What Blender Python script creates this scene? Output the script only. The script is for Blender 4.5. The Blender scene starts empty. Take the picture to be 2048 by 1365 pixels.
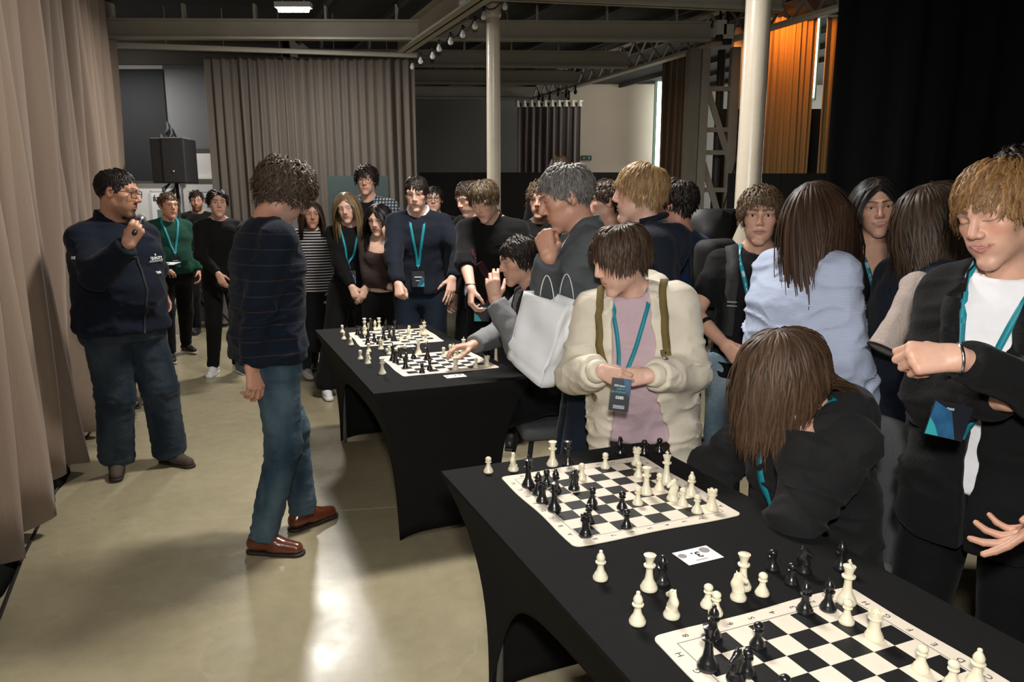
import bpy, math, random
import numpy as np
from mathutils import Vector, Matrix

SC = bpy.context.scene
COL = SC.collection
# ------------------------------------------------------------------ camera
F_PX, PITCH, CAM_H = 1477.0, 0.185, 1.57
cam_d = bpy.data.cameras.new('camera'); cam = bpy.data.objects.new('camera', cam_d)
COL.objects.link(cam); SC.camera = cam
cam_d.sensor_width = 36.0; cam_d.sensor_fit = 'HORIZONTAL'; cam_d.lens = F_PX / 2048 * 36.0
cam_d.clip_start = 0.02; cam_d.clip_end = 100
cam.location = (0, 0, CAM_H); cam.rotation_euler = (math.pi / 2 - PITCH, 0, 0)
# ------------------------------------------------------------------ world, exposure
w = bpy.data.worlds.new('world'); SC.world = w; w.use_nodes = True
w.node_tree.nodes['Background'].inputs[0].default_value = (0.75, 0.85, 1.0, 1)
w.node_tree.nodes['Background'].inputs[1].default_value = 0.02
SC.view_settings.view_transform = 'Standard'; SC.view_settings.look = 'None'
SC.view_settings.exposure = 0.15; SC.view_settings.gamma = 1.0
SC.view_settings.use_curve_mapping = False

def area_light(name, loc, target, size, power, color=(1, 1, 1), size_y=None):
    d = bpy.data.lights.new(name, 'AREA'); d.energy = power; d.color = color; d.size = size
    if size_y: d.shape = 'RECTANGLE'; d.size_y = size_y
    o = bpy.data.objects.new(name, d); COL.objects.link(o); o.location = loc
    o.rotation_euler = (Vector(target) - Vector(loc)).to_track_quat('-Z', 'Y').to_euler()
    return o
def spot_light(name, loc, target, angle, power, color=(1, 1, 1), radius=.05, blend=.6):
    d = bpy.data.lights.new(name, 'SPOT'); d.energy = power; d.color = color
    d.spot_size = math.radians(angle); d.spot_blend = blend; d.shadow_soft_size = radius
    o = bpy.data.objects.new(name, d); COL.objects.link(o); o.location = loc
    o.rotation_euler = (Vector(target) - Vector(loc)).to_track_quat('-Z', 'Y').to_euler()
    return o
# the photographer's flash above the lens, and the ceiling lamp over the tables
area_light('camera_flash', (0.03, -0.05, CAM_H + .27), (0.1, 5.0, 1.2), .12, 40, (1, .97, .93))
area_light('ceiling_lamp_light_over_tables', (-0.15, 4.05, 3.50), (-0.15, 4.0, 0), .8, 120, (1, .96, .9), .25)
area_light('ceiling_lamp_light_behind_camera', (-0.9, -.4, 3.50), (-0.5, 1.0, 0), 1.2, 28, (1, .96, .9), .8)  # added fill light out of view, not a known lamp of the hall
# ------------------------------------------------------------------ camera maths (place things from where they are seen)
_c, _s = math.cos(PITCH), math.sin(PITCH)
def ray(px, py):
    x = (px - 1024) / F_PX; u = (682.5 - py) / F_PX
    return np.array([x, _c + u * _s, -_s + u * _c])
def atz(px, py, z=0.0):
    d = ray(px, py); return np.array([0, 0, CAM_H]) + d * ((z - CAM_H) / d[2])
def atY(px, py, Y):
    d = ray(px, py); return np.array([0, 0, CAM_H]) + d * (Y / d[1])
# ------------------------------------------------------------------ materials
MATS = {}
def mat(name, col, rough=.6, metal=0., spec=.5, var=0., vscale=6., bump=0., bscale=60., emis=None, estr=0., sheen=0., coat=0., alpha=1., trans=0., stretch=None):
    if name in MATS: return MATS[name]
    m = bpy.data.materials.new(name); m.use_nodes = True; MATS[name] = m
    nt = m.node_tree; N = nt.nodes; L = nt.links; b = N['Principled BSDF']
    b.inputs['Roughness'].default_value = rough; b.inputs['Metallic'].default_value = metal
    b.inputs['Specular IOR Level'].default_value = spec
    if sheen: b.inputs['Sheen Weight'].default_value = sheen; b.inputs['Sheen Roughness'].default_value = .5
    if coat: b.inputs['Coat Weight'].default_value = coat; b.inputs['Coat Roughness'].default_value = .15
    if trans: b.inputs['Transmission Weight'].default_value = trans
    if alpha < 1: b.inputs['Alpha'].default_value = alpha
    c4 = (*col, 1); b.inputs['Base Color'].default_value = c4
    tc = N.new('ShaderNodeTexCoord'); src = tc.outputs['Object']
    if stretch:
        mp = N.new('ShaderNodeMapping'); mp.inputs['Scale'].default_value = stretch
        L.new(src, mp.inputs[0]); src = mp.outputs[0]
    if var:
        nz = N.new('ShaderNodeTexNoise'); nz.inputs['Scale'].default_value = vscale; nz.inputs['Detail'].default_value = 5
        L.new(src, nz.inputs['Vector'])
        mx = N.new('ShaderNodeMix'); mx.data_type = 'RGBA'
        mx.inputs[6].default_value = (*[max(0, c * (1 - var)) for c in col], 1)
        mx.inputs[7].default_value = (*[min(1, c * (1 + var)) for c in col], 1)
        L.new(nz.outputs[0], mx.inputs[0]); L.new(mx.outputs[2], b.inputs['Base Color'])
    if bump:
        nb = N.new('ShaderNodeTexNoise'); nb.inputs['Scale'].default_value = bscale; nb.inputs['Detail'].default_value = 4
        L.new(src, nb.inputs['Vector'])
        bp = N.new('ShaderNodeBump'); bp.inputs['Strength'].default_value = bump; bp.inputs['Distance'].default_value = .01
        L.new(nb.outputs[0], bp.inputs['Height']); L.new(bp.outputs[0], b.inputs['Normal'])
    if emis:
        b.inputs['Emission Color'].default_value = (*emis, 1); b.inputs['Emission Strength'].default_value = estr
    return m
def nodes_of(m): return m.node_tree.nodes, m.node_tree.links, m.node_tree.nodes['Principled BSDF']

def cloth(name, col, var=.12, bump=.25, bscale=45., rough=.85, sheen=.04):
    m = mat('cloth_' + name, col, rough, spec=.12, var=var, vscale=9, bump=bump, bscale=bscale, sheen=sheen)
    return m
# ------------------------------------------------------------------ objects
def tag(o, label=None, cat=None, group=None, kind=None):
    if label: o['label'] = label
    if cat: o['category'] = cat
    if group: o['group'] = group
    if kind: o['kind'] = kind
    return o
def empty(name, loc=(0, 0, 0), rz=0.0):
    o = bpy.data.objects.new(name, None); COL.objects.link(o); o.location = loc; o.rotation_euler = (0, 0, rz)
    o.empty_display_size = .1
    return o
def mesh_data(name, V, Fc, smooth=False, colors=None):
    me = bpy.data.meshes.new(name)
    V = np.asarray(V, dtype=np.float32)
    if isinstance(Fc, np.ndarray):
        n, k = Fc.shape
        me.vertices.add(len(V)); me.vertices.foreach_set('co', V.ravel())
        me.loops.add(n * k); me.loops.foreach_set('vertex_index', Fc.astype(np.int32).ravel())
        me.polygons.add(n); me.polygons.foreach_set('loop_start', np.arange(0, n * k, k, dtype=np.int32))
        me.polygons.foreach_set('loop_total', np.full(n, k, dtype=np.int32))
        me.update(calc_edges=True)
    else:
        me.from_pydata([tuple(map(float, v)) for v in V], [], [tuple(map(int, f)) for f in Fc]); me.update()
    if smooth: me.polygons.foreach_set('use_smooth', np.ones(len(me.polygons), dtype=bool))
    if colors is not None:
        at = me.attributes.new('col', 'FLOAT_COLOR', 'POINT')
        c = np.ones((len(V), 4), dtype=np.float32); c[:, :3] = colors
        at.data.foreach_set('color', c.ravel())
    return me
def obj(name, me, m=None, parent=None, loc=None):
    o = bpy.data.objects.new(name, me); COL.objects.link(o)
    if m is not None:
        if not me.materials: me.materials.append(m)
    if parent is not None: o.parent = parent
    if loc is not None: o.location = loc
    return o
class MB:
    """collects shapes into one mesh"""
    def __init__(s): s.v = []; s.f = []
    def add(s, V, Fs):
        k = len(s.v); s.v.extend([tuple(map(float, v)) for v in V]); s.f.extend([tuple(i + k for i in f) for f in Fs]); return s
    def box(s, lo, hi, M=None):
        x0, y0, z0 = lo; x1, y1, z1 = hi
        V = [(x0, y0, z0), (x1, y0, z0), (x1, y1, z0), (x0, y1, z0), (x0, y0, z1), (x1, y0, z1), (x1, y1, z1), (x0, y1, z1)]
        if M is not None: V = [M @ Vector(v) for v in V]
        return s.add(V, [(0, 3, 2, 1), (4, 5, 6, 7), (0, 1, 5, 4), (1, 2, 6, 5), (2, 3, 7, 6), (3, 0, 4, 7)])
    def bar(s, a, b, w, h, up=(0, 0, 1)):
        a = Vector(a); b = Vector(b); d = (b - a); L = d.length; d.normalize()
        u = Vector(up); x = d.cross(u)
        if x.length < 1e-4: x = d.cross(Vector((1, 0, 0)))
        x.normalize(); u = x.cross(d); M = Matrix((( x.x, d.x, u.x, a.x), (x.y, d.y, u.y, a.y), (x.z, d.z, u.z, a.z), (0, 0, 0, 1)))
        return s.box((-w / 2, 0, -h / 2), (w / 2, L, h / 2), M)
    def tube(s, pts, r, n=8, caps=True):
        pts = [Vector(p) for p in pts]; rs = r if isinstance(r, (list, tuple)) else [r] * len(pts)
        V = []; prev = None
        for i, p in enumerate(pts):
            d = (pts[min(i + 1, len(pts) - 1)] - pts[max(i - 1, 0)]).normalized()
            if prev is None:
                x = d.cross(Vector((0, 0, 1)))
                if x.length < 1e-3: x = d.cross(Vector((0, 1, 0)))
            else: x = prev - d * prev.dot(d)
            x.normalize(); prev = x; y = d.cross(x)
            V += [p + (x * math.cos(2 * math.pi * k / n) + y * math.sin(2 * math.pi * k / n)) * rs[i] for k in range(n)]
        Fs = []
        for i in range(len(pts) - 1):
            for k in range(n):
                Fs.append((i * n + k, i * n + (k + 1) % n, (i + 1) * n + (k + 1) % n, (i + 1) * n + k))
        if caps: Fs += [tuple(range(n - 1, -1, -1)), tuple((len(pts) - 1) * n + k for k in range(n))]
        return s.add(V, Fs)
    def lathe(s, prof, n=20, c=(0, 0, 0)):
        V = []
        for r, z in prof: V += [(c[0] + r * math.cos(2 * math.pi * k / n), c[1] + r * math.sin(2 * math.pi * k / n), c[2] + z) for k in range(n)]
        Fs = []
        for i in range(len(prof) - 1):
            for k in range(n): Fs.append((i * n + k, i * n + (k + 1) % n, (i + 1) * n + (k + 1) % n, (i + 1) * n + k))
        Fs += [tuple(range(n - 1, -1, -1)), tuple((len(prof) - 1) * n + k for k in range(n))]
        return s.add(V, Fs)
    def data(s, name, smooth=False): return mesh_data(name, s.v, s.f, smooth)
    def build(s, name, m, parent=None, smooth=False, loc=None): return obj(name, s.data(name, smooth), m, parent, loc)
def struct(o): o['kind'] = 'structure'; return o
def smooth_by_angle(me, deg=35):
    me.polygons.foreach_set('use_smooth', np.ones(len(me.polygons), dtype=bool))
    try: me.set_sharp_from_angle(angle=math.radians(deg))
    except Exception: pass
_TXT = {}
def text_mesh(name, body, size, m, parent=None, M=None, extrude=.0004, align='CENTER', bold=False):
    key = (body, round(size, 5), m.name, bold, extrude)
    if key not in _TXT:
        cu = bpy.data.curves.new(name, 'FONT'); cu.body = body; cu.size = size; cu.extrude = extrude
        cu.align_x = align; cu.align_y = 'CENTER'; cu.resolution_u = 2
        if bold: cu.offset = size * .02
        t = bpy.data.objects.new(name + '_tmp', cu)
        me = t.to_mesh().copy(); t.to_mesh_clear(); bpy.data.objects.remove(t); bpy.data.curves.remove(cu)
        me.name = name; me.materials.clear(); me.materials.append(m); _TXT[key] = me
    o = obj(name, _TXT[key], m, parent)
    if M is not None: o.matrix_local = M
    return o
def basis(x, y, z, o):
    return Matrix(((x[0], y[0], z[0], o[0]), (x[1], y[1], z[1], o[1]), (x[2], y[2], z[2], o[2]), (0, 0, 0, 1)))
# ================================================================== THE ROOM
M_floor = mat('polished_concrete', (.30, .262, .185), .3, spec=.5)
def floor_nodes():
    N, L, b = nodes_of(M_floor)
    tc = N['Texture Coordinate']
    def noise(scale, det=6, rough=.6):
        n = N.new('ShaderNodeTexNoise'); n.inputs['Scale'].default_value = scale; n.inputs['Detail'].default_value = det; n.inputs['Roughness'].default_value = rough
        L.new(tc.outputs['Object'], n.inputs['Vector']); return n
    n1 = noise(.9); n2 = noise(14, 8); n3 = noise(2.6, 4)
    r = N.new('ShaderNodeValToRGB'); L.new(n1.outputs[0], r.inputs[0])
    r.color_ramp.elements[0].position = .3; r.color_ramp.elements[0].color = (.288, .250, .160, 1)
    r.color_ramp.elements[1].position = .7; r.color_ramp.elements[1].color = (.385, .335, .215, 1)
    mx = N.new('ShaderNodeMix'); mx.data_type = 'RGBA'; mx.blend_type = 'MULTIPLY'; mx.inputs[0].default_value = .25
    r2 = N.new('ShaderNodeValToRGB'); L.new(n2.outputs[0], r2.inputs[0])
    r2.color_ramp.elements[0].position = .35; r2.color_ramp.elements[0].color = (.62, .6, .56, 1); r2.color_ramp.elements[1].position = .6
    L.new(r.outputs[0], mx.inputs[6]); L.new(r2.outputs[0], mx.inputs[7])
    # dark scuff marks
    v = N.new('ShaderNodeTexVoronoi'); v.feature = 'DISTANCE_TO_EDGE'; v.inputs['Scale'].default_value = 1.1
    nd = noise(3.0, 3); mv = N.new('ShaderNodeMix'); mv.data_type = 'VECTOR'; mv.inputs[0].default_value = .25
    L.new(tc.outputs['Object'], mv.inputs[4]); L.new(nd.outputs[1], mv.inputs[5]); L.new(mv.outputs[1], v.inputs['Vector'])
    lt = N.new('ShaderNodeMath'); lt.operation = 'LESS_THAN'; lt.inputs[1].default_value = .0035; L.new(v.outputs[0], lt.inputs[0])
    mk = N.new('ShaderNodeMath'); mk.operation = 'MULTIPLY'; L.new(lt.outputs[0], mk.inputs[0]); mk.inputs[1].default_value = .22
    mx2 = N.new('ShaderNodeMix'); mx2.data_type = 'RGBA'; L.new(mk.outputs[0], mx2.inputs[0]); L.new(mx.outputs[2], mx2.inputs[6]); mx2.inputs[7].default_value = (.42, .38, .30, 1)
    L.new(mx2.outputs[2], b.inputs['Base Color'])
    rr = N.new('ShaderNodeMapRange'); L.new(n3.outputs[0], rr.inputs[0]); rr.inputs[1].default_value = .3; rr.inputs[2].default_value = .7; rr.inputs[3].default_value = .2; rr.inputs[4].default_value = .34
    L.new(rr.outputs[0], b.inputs['Roughness'])
    bp = N.new('ShaderNodeBump'); bp.inputs['Strength'].default_value = .06; bp.inputs['Distance'].default_value = .004
    L.new(n2.outputs[0], bp.inputs['Height']); L.new(bp.outputs[0], b.inputs['Normal'])
floor_nodes()
struct(MB().box((-7.5, -3, -.12), (8, 16.5, 0)).build('floor', M_floor))
tag(bpy.data.objects['floor'], 'polished beige concrete floor with pale scratches', 'floor')
# two faint expansion joints cut across the slab
M_joint = mat('joint_filler', (.40, .36, .28), .5)
for k, (a, b_) in enumerate([((75, 1062), (1010, 1000)), ((610, 870), (760, 855))]):
    A = atz(*a); B = atz(*b_)
    tag(struct(MB().bar((A[0], A[1], .0006), (B[0], B[1], .0006), .004, .001).build('trim_%d' % (k + 1), M_joint)), 'thin pale joint line across the floor, %s' % ('nearer the camera' if k == 0 else 'beside the far table'), 'floor joint')

M_ceil = mat('dark_ceiling', (.030, .030, .030), .9, var=.3, vscale=2)
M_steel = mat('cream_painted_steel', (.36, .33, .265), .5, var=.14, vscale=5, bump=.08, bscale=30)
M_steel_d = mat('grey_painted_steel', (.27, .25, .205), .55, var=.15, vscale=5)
M_wall_w = mat('white_wall', (.60, .59, .56), .8, var=.05, vscale=3)
M_wall_g = mat('grey_wall', (.185, .182, .165), .85, var=.08, vscale=2)
M_wall_c = mat('cream_wall', (.50, .43, .35), .85, var=.08, vscale=2)
M_black = mat('matte_black', (.012, .012, .012), .8, var=.2, vscale=8)
M_blackp = mat('black_partition_panel', (.014, .013, .012), .75, var=.25, vscale=3)
tag(struct(MB().box((-7.5, -3, 3.82), (8, 16.5, 3.95)).build('ceiling', M_ceil)), 'dark ceiling deck above the steel beams', 'ceiling')
# corrugation ribs on the ceiling running away from the camera
DX, DY = -.40, .917
for k in range(11):
    x0 = -2.6 + k * .85
    a = (x0 + 2.2, 5.0, 3.79); b_ = (x0 + 2.2 + DX / DY * 10, 15.0, 3.79)
    tag(struct(MB().bar(a, b_, .05, .07).build('trim_%d' % (k + 10), mat('dark_rib', (.06, .058, .054), .7))), 'dark roof rib under the ceiling, number %d counting from the left' % (k + 1), 'roof rib')
# walls
tag(struct(MB().box((-7.4, 10.35, 0), (-3.0, 10.5, 3.82)).build('wall_back_left', M_wall_w)), 'white back wall behind the loudspeaker', 'wall')
tag(struct(MB().box((-3.0, 15.0, 0), (7.9, 15.15, 3.82)).build('wall_back', M_wall_g)), 'shadowy grey far back wall above the black partitions', 'wall')
tag(struct(MB().box((1.12, 14.9, 0), (2.80, 14.995, 3.82)).build('wall_back_right', M_wall_c)), 'cream far wall panel right of the hanging curtain', 'wall')
tag(struct(MB().box((-7.5, -3, 0), (-7.35, 10.5, 3.82)).build('wall_left', M_wall_w)), 'white wall hidden behind the left curtain', 'wall')
tag(struct(MB().box((7.9, -3, 0), (8.05, 15.15, 3.82)).build('wall_right', M_black)), 'black right wall behind the black drape', 'wall')
tag(struct(MB().box((-7.5, -3.1, 0), (8.05, -3, 3.82)).build('wall_front', M_wall_g)), 'grey wall behind the photographer', 'wall')
tag(struct(MB().box((-3.05, 10.35, 0), (-3.0, 15.1, 3.82)).build('wall_side', M_wall_g)), 'grey side wall of the far bay', 'wall')

M_drape0 = mat('banner_black', (.006, .006, .007), .9)
# grey roller blind, black poster, wall ledge and posters on the white wall
Y = 10.33
p0 = atY(325, 130, Y); p1 = atY(437, 296, Y)
tag(struct(MB().box((-6.5, 10.28, p0[2]), (-3.05, 10.34, 3.82)).build('trim_42', mat('grey_brown_fascia', (.10, .092, .078), .8))), 'dark fascia above the grey blind', 'fascia')
r = empty('projection_blind', (p0[0], Y, p0[2]))
MB().box((0, -.012, p1[2] - p0[2]), (p1[0] - p0[0] + .45, 0, 0)).build('blind_cloth', mat('grey_blind', (.11, .11, .115), .8, var=.06), r)
MB().box((0, -.02, p1[2] - p0[2] - .02), (p1[0] - p0[0] + .45, .0, p1[2] - p0[2])).build('bottom_bar', mat('dark_bar', (.08, .08, .08), .5), r)
tag(r, 'dark grey blind hanging high on the white back wall', 'blind')
p0 = atY(281, 139, Y); p1 = atY(328, 362, Y); p1[0] = atY(332, 200, Y)[0]
r = empty('wall_banner', (p0[0] - .35, Y - .02, p0[2]))
MB().box((0, -.015, p1[2] - p0[2]), (p1[0] - p0[0] + .35, 0, 0)).build('banner_cloth', M_drape0, r)
flm = mat('banner_print', (.05, .06, .06), .8, var=.8, vscale=7)
mb = MB(); rng = random.Random(4)
for k in range(9):
    a = rng.uniform(0, 6.28); cx = .62 + .10 * math.cos(a); cz = -1.25 + .42 * math.sin(a)
    MB().tube([(cx, -.017, cz), (cx + .05, -.018, cz + .07), (cx + .03, -.017, cz + .16)], [.012, .026, .006], 6).build('print_leaf', flm, r, True)
tag(r, 'black printed banner hanging on the white wall above the loudspeaker', 'banner')
Y = 10.34
p0 = atY(370, 356, Y); p1 = atY(437, 356, Y)
tag(struct(MB().box((p0[0] - 1.2, Y - .03, p0[2] - .015), (p1[0] + .5, Y, p0[2] + .015)).build('trim_40', mat('white_ledge', (.75, .74, .70), .5))), 'white ledge running along the back wall', 'ledge')
p0 = atY(359, 360, Y)
tag(struct(MB().box((p0[0], Y - .012, 0), (p0[0] + .02, Y, p0[2])).build('trim_41', mat('wall_gap', (.33, .33, .33), .6))), 'narrow upright joint in the white wall', 'wall joint')
M_print = mat('print_black', (.02, .02, .02), .7)
M_paper = mat('poster_paper', (.72, .72, .72), .7)
for k, (a, b_, txt, lab) in enumerate([((378, 383), (440, 452), 'stupu', 'white printed poster behind the bearded man'), ((300, 382), (352, 450), 'ánieň', 'white printed poster left of the green sweater man')]):
    p0 = atY(*a, Y - .03); p1 = atY(*b_, Y - .03)
    r = empty('wall_poster', (p0[0], Y - .035, p0[2]))
    wd = p1[0] - p0[0]; hh = p0[2] - p1[2]
    MB().box((0, 0, -hh), (wd, .006, 0)).build('sheet', M_paper, r)
    fr = MB(); t = .012
    for lo, hi in [((0, -.004, -t), (wd, .006, 0)), ((0, -.004, -hh), (wd, .006, -hh + t)), ((0, -.004, -hh), (t, .006, 0)), ((wd - t, -.004, -hh), (wd, .006, 0))]: fr.box(lo, hi)
    fr.build('frame', mat('frame_grey', (.5, .5, .5), .5), r)
    text_mesh('lettering', txt, .115, M_print, r, basis((1, 0, 0), (0, 0, 1), (0, -1, 0), (wd * .5, -.003, -.1)), bold=True)
    if k == 1: MB().box((wd * .25, -.004, -hh + .05), (wd * .8, -.001, -hh * .55)).build('picture', mat('poster_picture', (.10, .19, .16), .7, var=.5, vscale=12), r)
    tag(r, lab, 'poster')

# ---- beams
def ibeam(name, a, b_, h, w, m, lab, cat='beam', brackets=None):
    a = Vector(a); b_ = Vector(b_)
    r = empty(name, a); mb = MB(); L = b_ - a
    mb.bar((0, 0, h / 2), L + Vector((0, 0, h / 2)), .02, h)
    mb.bar((0, 0, .012), L + Vector((0, 0, .012)), w, .024); mb.bar((0, 0, h - .012), L + Vector((0, 0, h - .012)), w, .024)
    mb.build('girder', m, r)
    if brackets:
        for k in range(brackets):
            p = L * ((k + .5) / brackets)
            MB().box((p.x - .012, p.y - .05, h), (p.x + .012, p.y + .03, h + .16)).build('bracket', m, r)
    tag(r, lab, cat); return r
ZB = 3.4
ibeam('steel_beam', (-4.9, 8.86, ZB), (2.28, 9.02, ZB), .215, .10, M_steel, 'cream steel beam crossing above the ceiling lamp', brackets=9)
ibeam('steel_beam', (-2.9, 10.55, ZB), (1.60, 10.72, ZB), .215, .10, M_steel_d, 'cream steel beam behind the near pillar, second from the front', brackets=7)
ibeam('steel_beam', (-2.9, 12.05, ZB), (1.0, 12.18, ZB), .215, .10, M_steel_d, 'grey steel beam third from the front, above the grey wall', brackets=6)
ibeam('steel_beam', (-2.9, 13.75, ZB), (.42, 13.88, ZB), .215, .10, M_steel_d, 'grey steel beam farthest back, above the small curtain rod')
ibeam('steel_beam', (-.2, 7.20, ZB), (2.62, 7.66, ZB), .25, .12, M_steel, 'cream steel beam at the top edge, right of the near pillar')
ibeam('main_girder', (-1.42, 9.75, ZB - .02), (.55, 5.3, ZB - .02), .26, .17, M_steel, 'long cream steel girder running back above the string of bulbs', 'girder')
mb = MB()
for k in range(4):
    pass
# curtain rail on the left
pa = atz(275, 92, 3.36); pb = atz(826, 111, 3.36)
r = empty('curtain_rail', (pa[0], pa[1], pa[2]))
MB().bar((-.3, -.05, 0), (pb[0] - pa[0] + .05, pb[1] - pa[1], 0), .05, .055).build('rail_tube', M_steel, r)
for k in range(5):
    t = (k + .5) / 5; MB().tube([((pb[0] - pa[0]) * t, (pb[1] - pa[1]) * t, 0), ((pb[0] - pa[0]) * t, (pb[1] - pa[1]) * t, .45)], .006, 6).build('hanger', M_steel_d, r)
tag(r, 'slim cream rail above the wide grey back curtain', 'rail')

# ---- lattice truss on the right, running back
def truss():
    A = np.array([3.228, 7.231, ZB]); B = np.array([.376, 13.79, ZB])
    d = (A - B) / np.linalg.norm(A - B); A = A + d * 1.4
    r = empty('lattice_truss', B); A = A - B; O = np.zeros(3); H = .36
    up = np.array([0, 0, H])
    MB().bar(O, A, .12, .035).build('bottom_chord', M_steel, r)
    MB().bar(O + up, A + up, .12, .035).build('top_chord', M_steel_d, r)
    n = 26
    for k in range(n):
        p = A * (k / n); q = A * ((k + 1) / n)
        MB().bar(p, q + up, .028, .02).build('lattice_bar', M_steel_d, r)
        MB().bar(p + up, q, .02, .028).build('lattice_bar', M_steel_d, r)
    tag(r, 'long lattice girder running back under the roof at right', 'truss')
truss()
# ---- round cast iron pillars
M_pillar = mat('cream_gloss_pillar', (.62, .55, .44), .28, spec=.6, var=.08, vscale=6, bump=.18, bscale=22)
def pillar(px, y0, y1, Y, rad, ztop, lab, capital):
    p = atY(px, (y0 + y1) / 2, Y); r = empty('round_pillar', (p[0], Y, 0))
    n = 24
    o = MB().lathe([(rad * 1.5, 0), (rad * 1.5, .05), (rad * 1.06, .12), (rad * 1.05, 1.0), (rad, ztop)], n).build('shaft', M_pillar, r, True)
    smooth_by_angle(o.data, 40)
    if capital:
        o = MB().lathe([(rad, ztop - .02), (rad * 1.14, ztop), (rad * 1.18, ztop + .03), (rad * 1.10, ztop + .05), (rad * 1.2, ztop + .12), (rad * 1.5, ztop + .22), (rad * 1.5, ztop + .24)], n).build('capital', M_pillar, r, True)
    tag(r, lab, 'pillar')
pillar(987, 30, 380, 8.0, .071, 3.44, 'slender round cream pillar standing behind the young man with a tie', True)
pillar(1507, 20, 360, 5.0, .079, 3.82, 'thick round cream pillar behind the boy in a black shirt', False)

# ---- riveted lattice column at right
def lattice_column():
    Y = 9.3
    xs = [atY(1375, 300, Y)[0], atY(1398, 300, Y)[0], atY(1455, 300, Y)[0], atY(1472, 300, Y)[0]]
    r = empty('lattice_column', (xs[1], Y, 0)); X = [x - xs[1] for x in xs]
    MB().box((X[0], .05, 0), (X[1] - .01, .30, 3.4)).build('pier', mat('brown_grey_pier', (.20, .175, .135), .7, var=.15), r)
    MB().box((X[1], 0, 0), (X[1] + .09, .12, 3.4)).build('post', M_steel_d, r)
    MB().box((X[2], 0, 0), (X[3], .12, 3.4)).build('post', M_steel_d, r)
    zs = [.2, 1.15, 2.1, 3.0, 3.36]
    for i in range(3):
        MB().bar((X[1] + .05, .03, zs[i + 1]), (X[2] + .03, .03, zs[i]), .03, .07).build('diagonal', M_steel_d, r)
    for z in (1.02, 1.7, 2.15, 2.42, 2.9):
        MB().box((X[1] + .09, .02, z), (X[2], .06, z + .055)).build('tie_plate', M_steel_d, r)
    for z in (2.1, 2.42):
        MB().bar((X[3], .05, z), (X[3] + .12, .0, z), .02, .04).build('peg', mat('rusty_iron', (.10, .085, .07), .7), r)
    # a dark pipe and cables behind the lattice
    MB().tube([((X[1] + X[2]) / 2 + .1, .2, 0), ((X[1] + X[2]) / 2 + .1, .2, 3.4)], .05, 10).build('downpipe', mat('dark_pipe', (.05, .048, .045), .6), r, True)
    tag(r, 'riveted steel lattice column right of the blond boy', 'column')
lattice_column()
# slack cable beside the round pillar
pa = atY(1500, 200, 9.285); pb = atY(1458, 350, 9.285); dd_ = (pb - pa); pa = pa - dd_ * .9; pb = pb + dd_ * 1.9; pb[2] = 0
tag(MB().tube([pa, (pa + pb) / 2 + np.array([.02, 0, .02]), pb], .008, 6).build('hanging_cable', M_black), 'thin black cable slanting down beside the thick pillar', 'cable')
# pale wall strip between lattice column and thick pillar
pa = atY(1455, 345, 10.2); pb = atY(1555, 40, 10.2)
tag(struct(MB().box((pa[0], 10.2, 0), (pb[0] + .3, 10.28, 3.82)).build('wall_strip', M_wall_c)), 'pale wall strip lit orange beside the thick pillar', 'wall')

# ---- windows: tall narrow daylight slits
M_day = mat('daylight_pane', (.8, .9, .9), .3, emis=(.88, 1.0, .97), estr=5.5)
M_mull = mat('green_white_frame', (.28, .42, .36), .5)
def slit(n, px0, px1, py0, py1, Y, panes, lab):
    a = atY(px0, py1, Y); b_ = atY(px1, py0, Y); a[0] = min(a[0], b_[0])
    W = (px1 - px0) / F_PX * Y; h = b_[2] - a[2]
    r = struct(empty('window_%d' % n, (a[0], Y, a[2]))); tag(r, lab, 'window')
    f = MB().box((-.045, -.03, -.03), (0, .05, h + .03)).box((W, -.03, -.03), (W + .02, .05, h + .03)); f.build('window_frame', M_mull, r)
    for k in range(panes):
        MB().box((0, .0, h * k / panes + .006), (W, .01, h * (k + 1) / panes - .006)).build('pane', M_day, r)
    return r
slit(1, 1309, 1318, 92, 335, 14.6, 9, 'tall narrow bright window between the cream wall and brown curtain')

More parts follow.
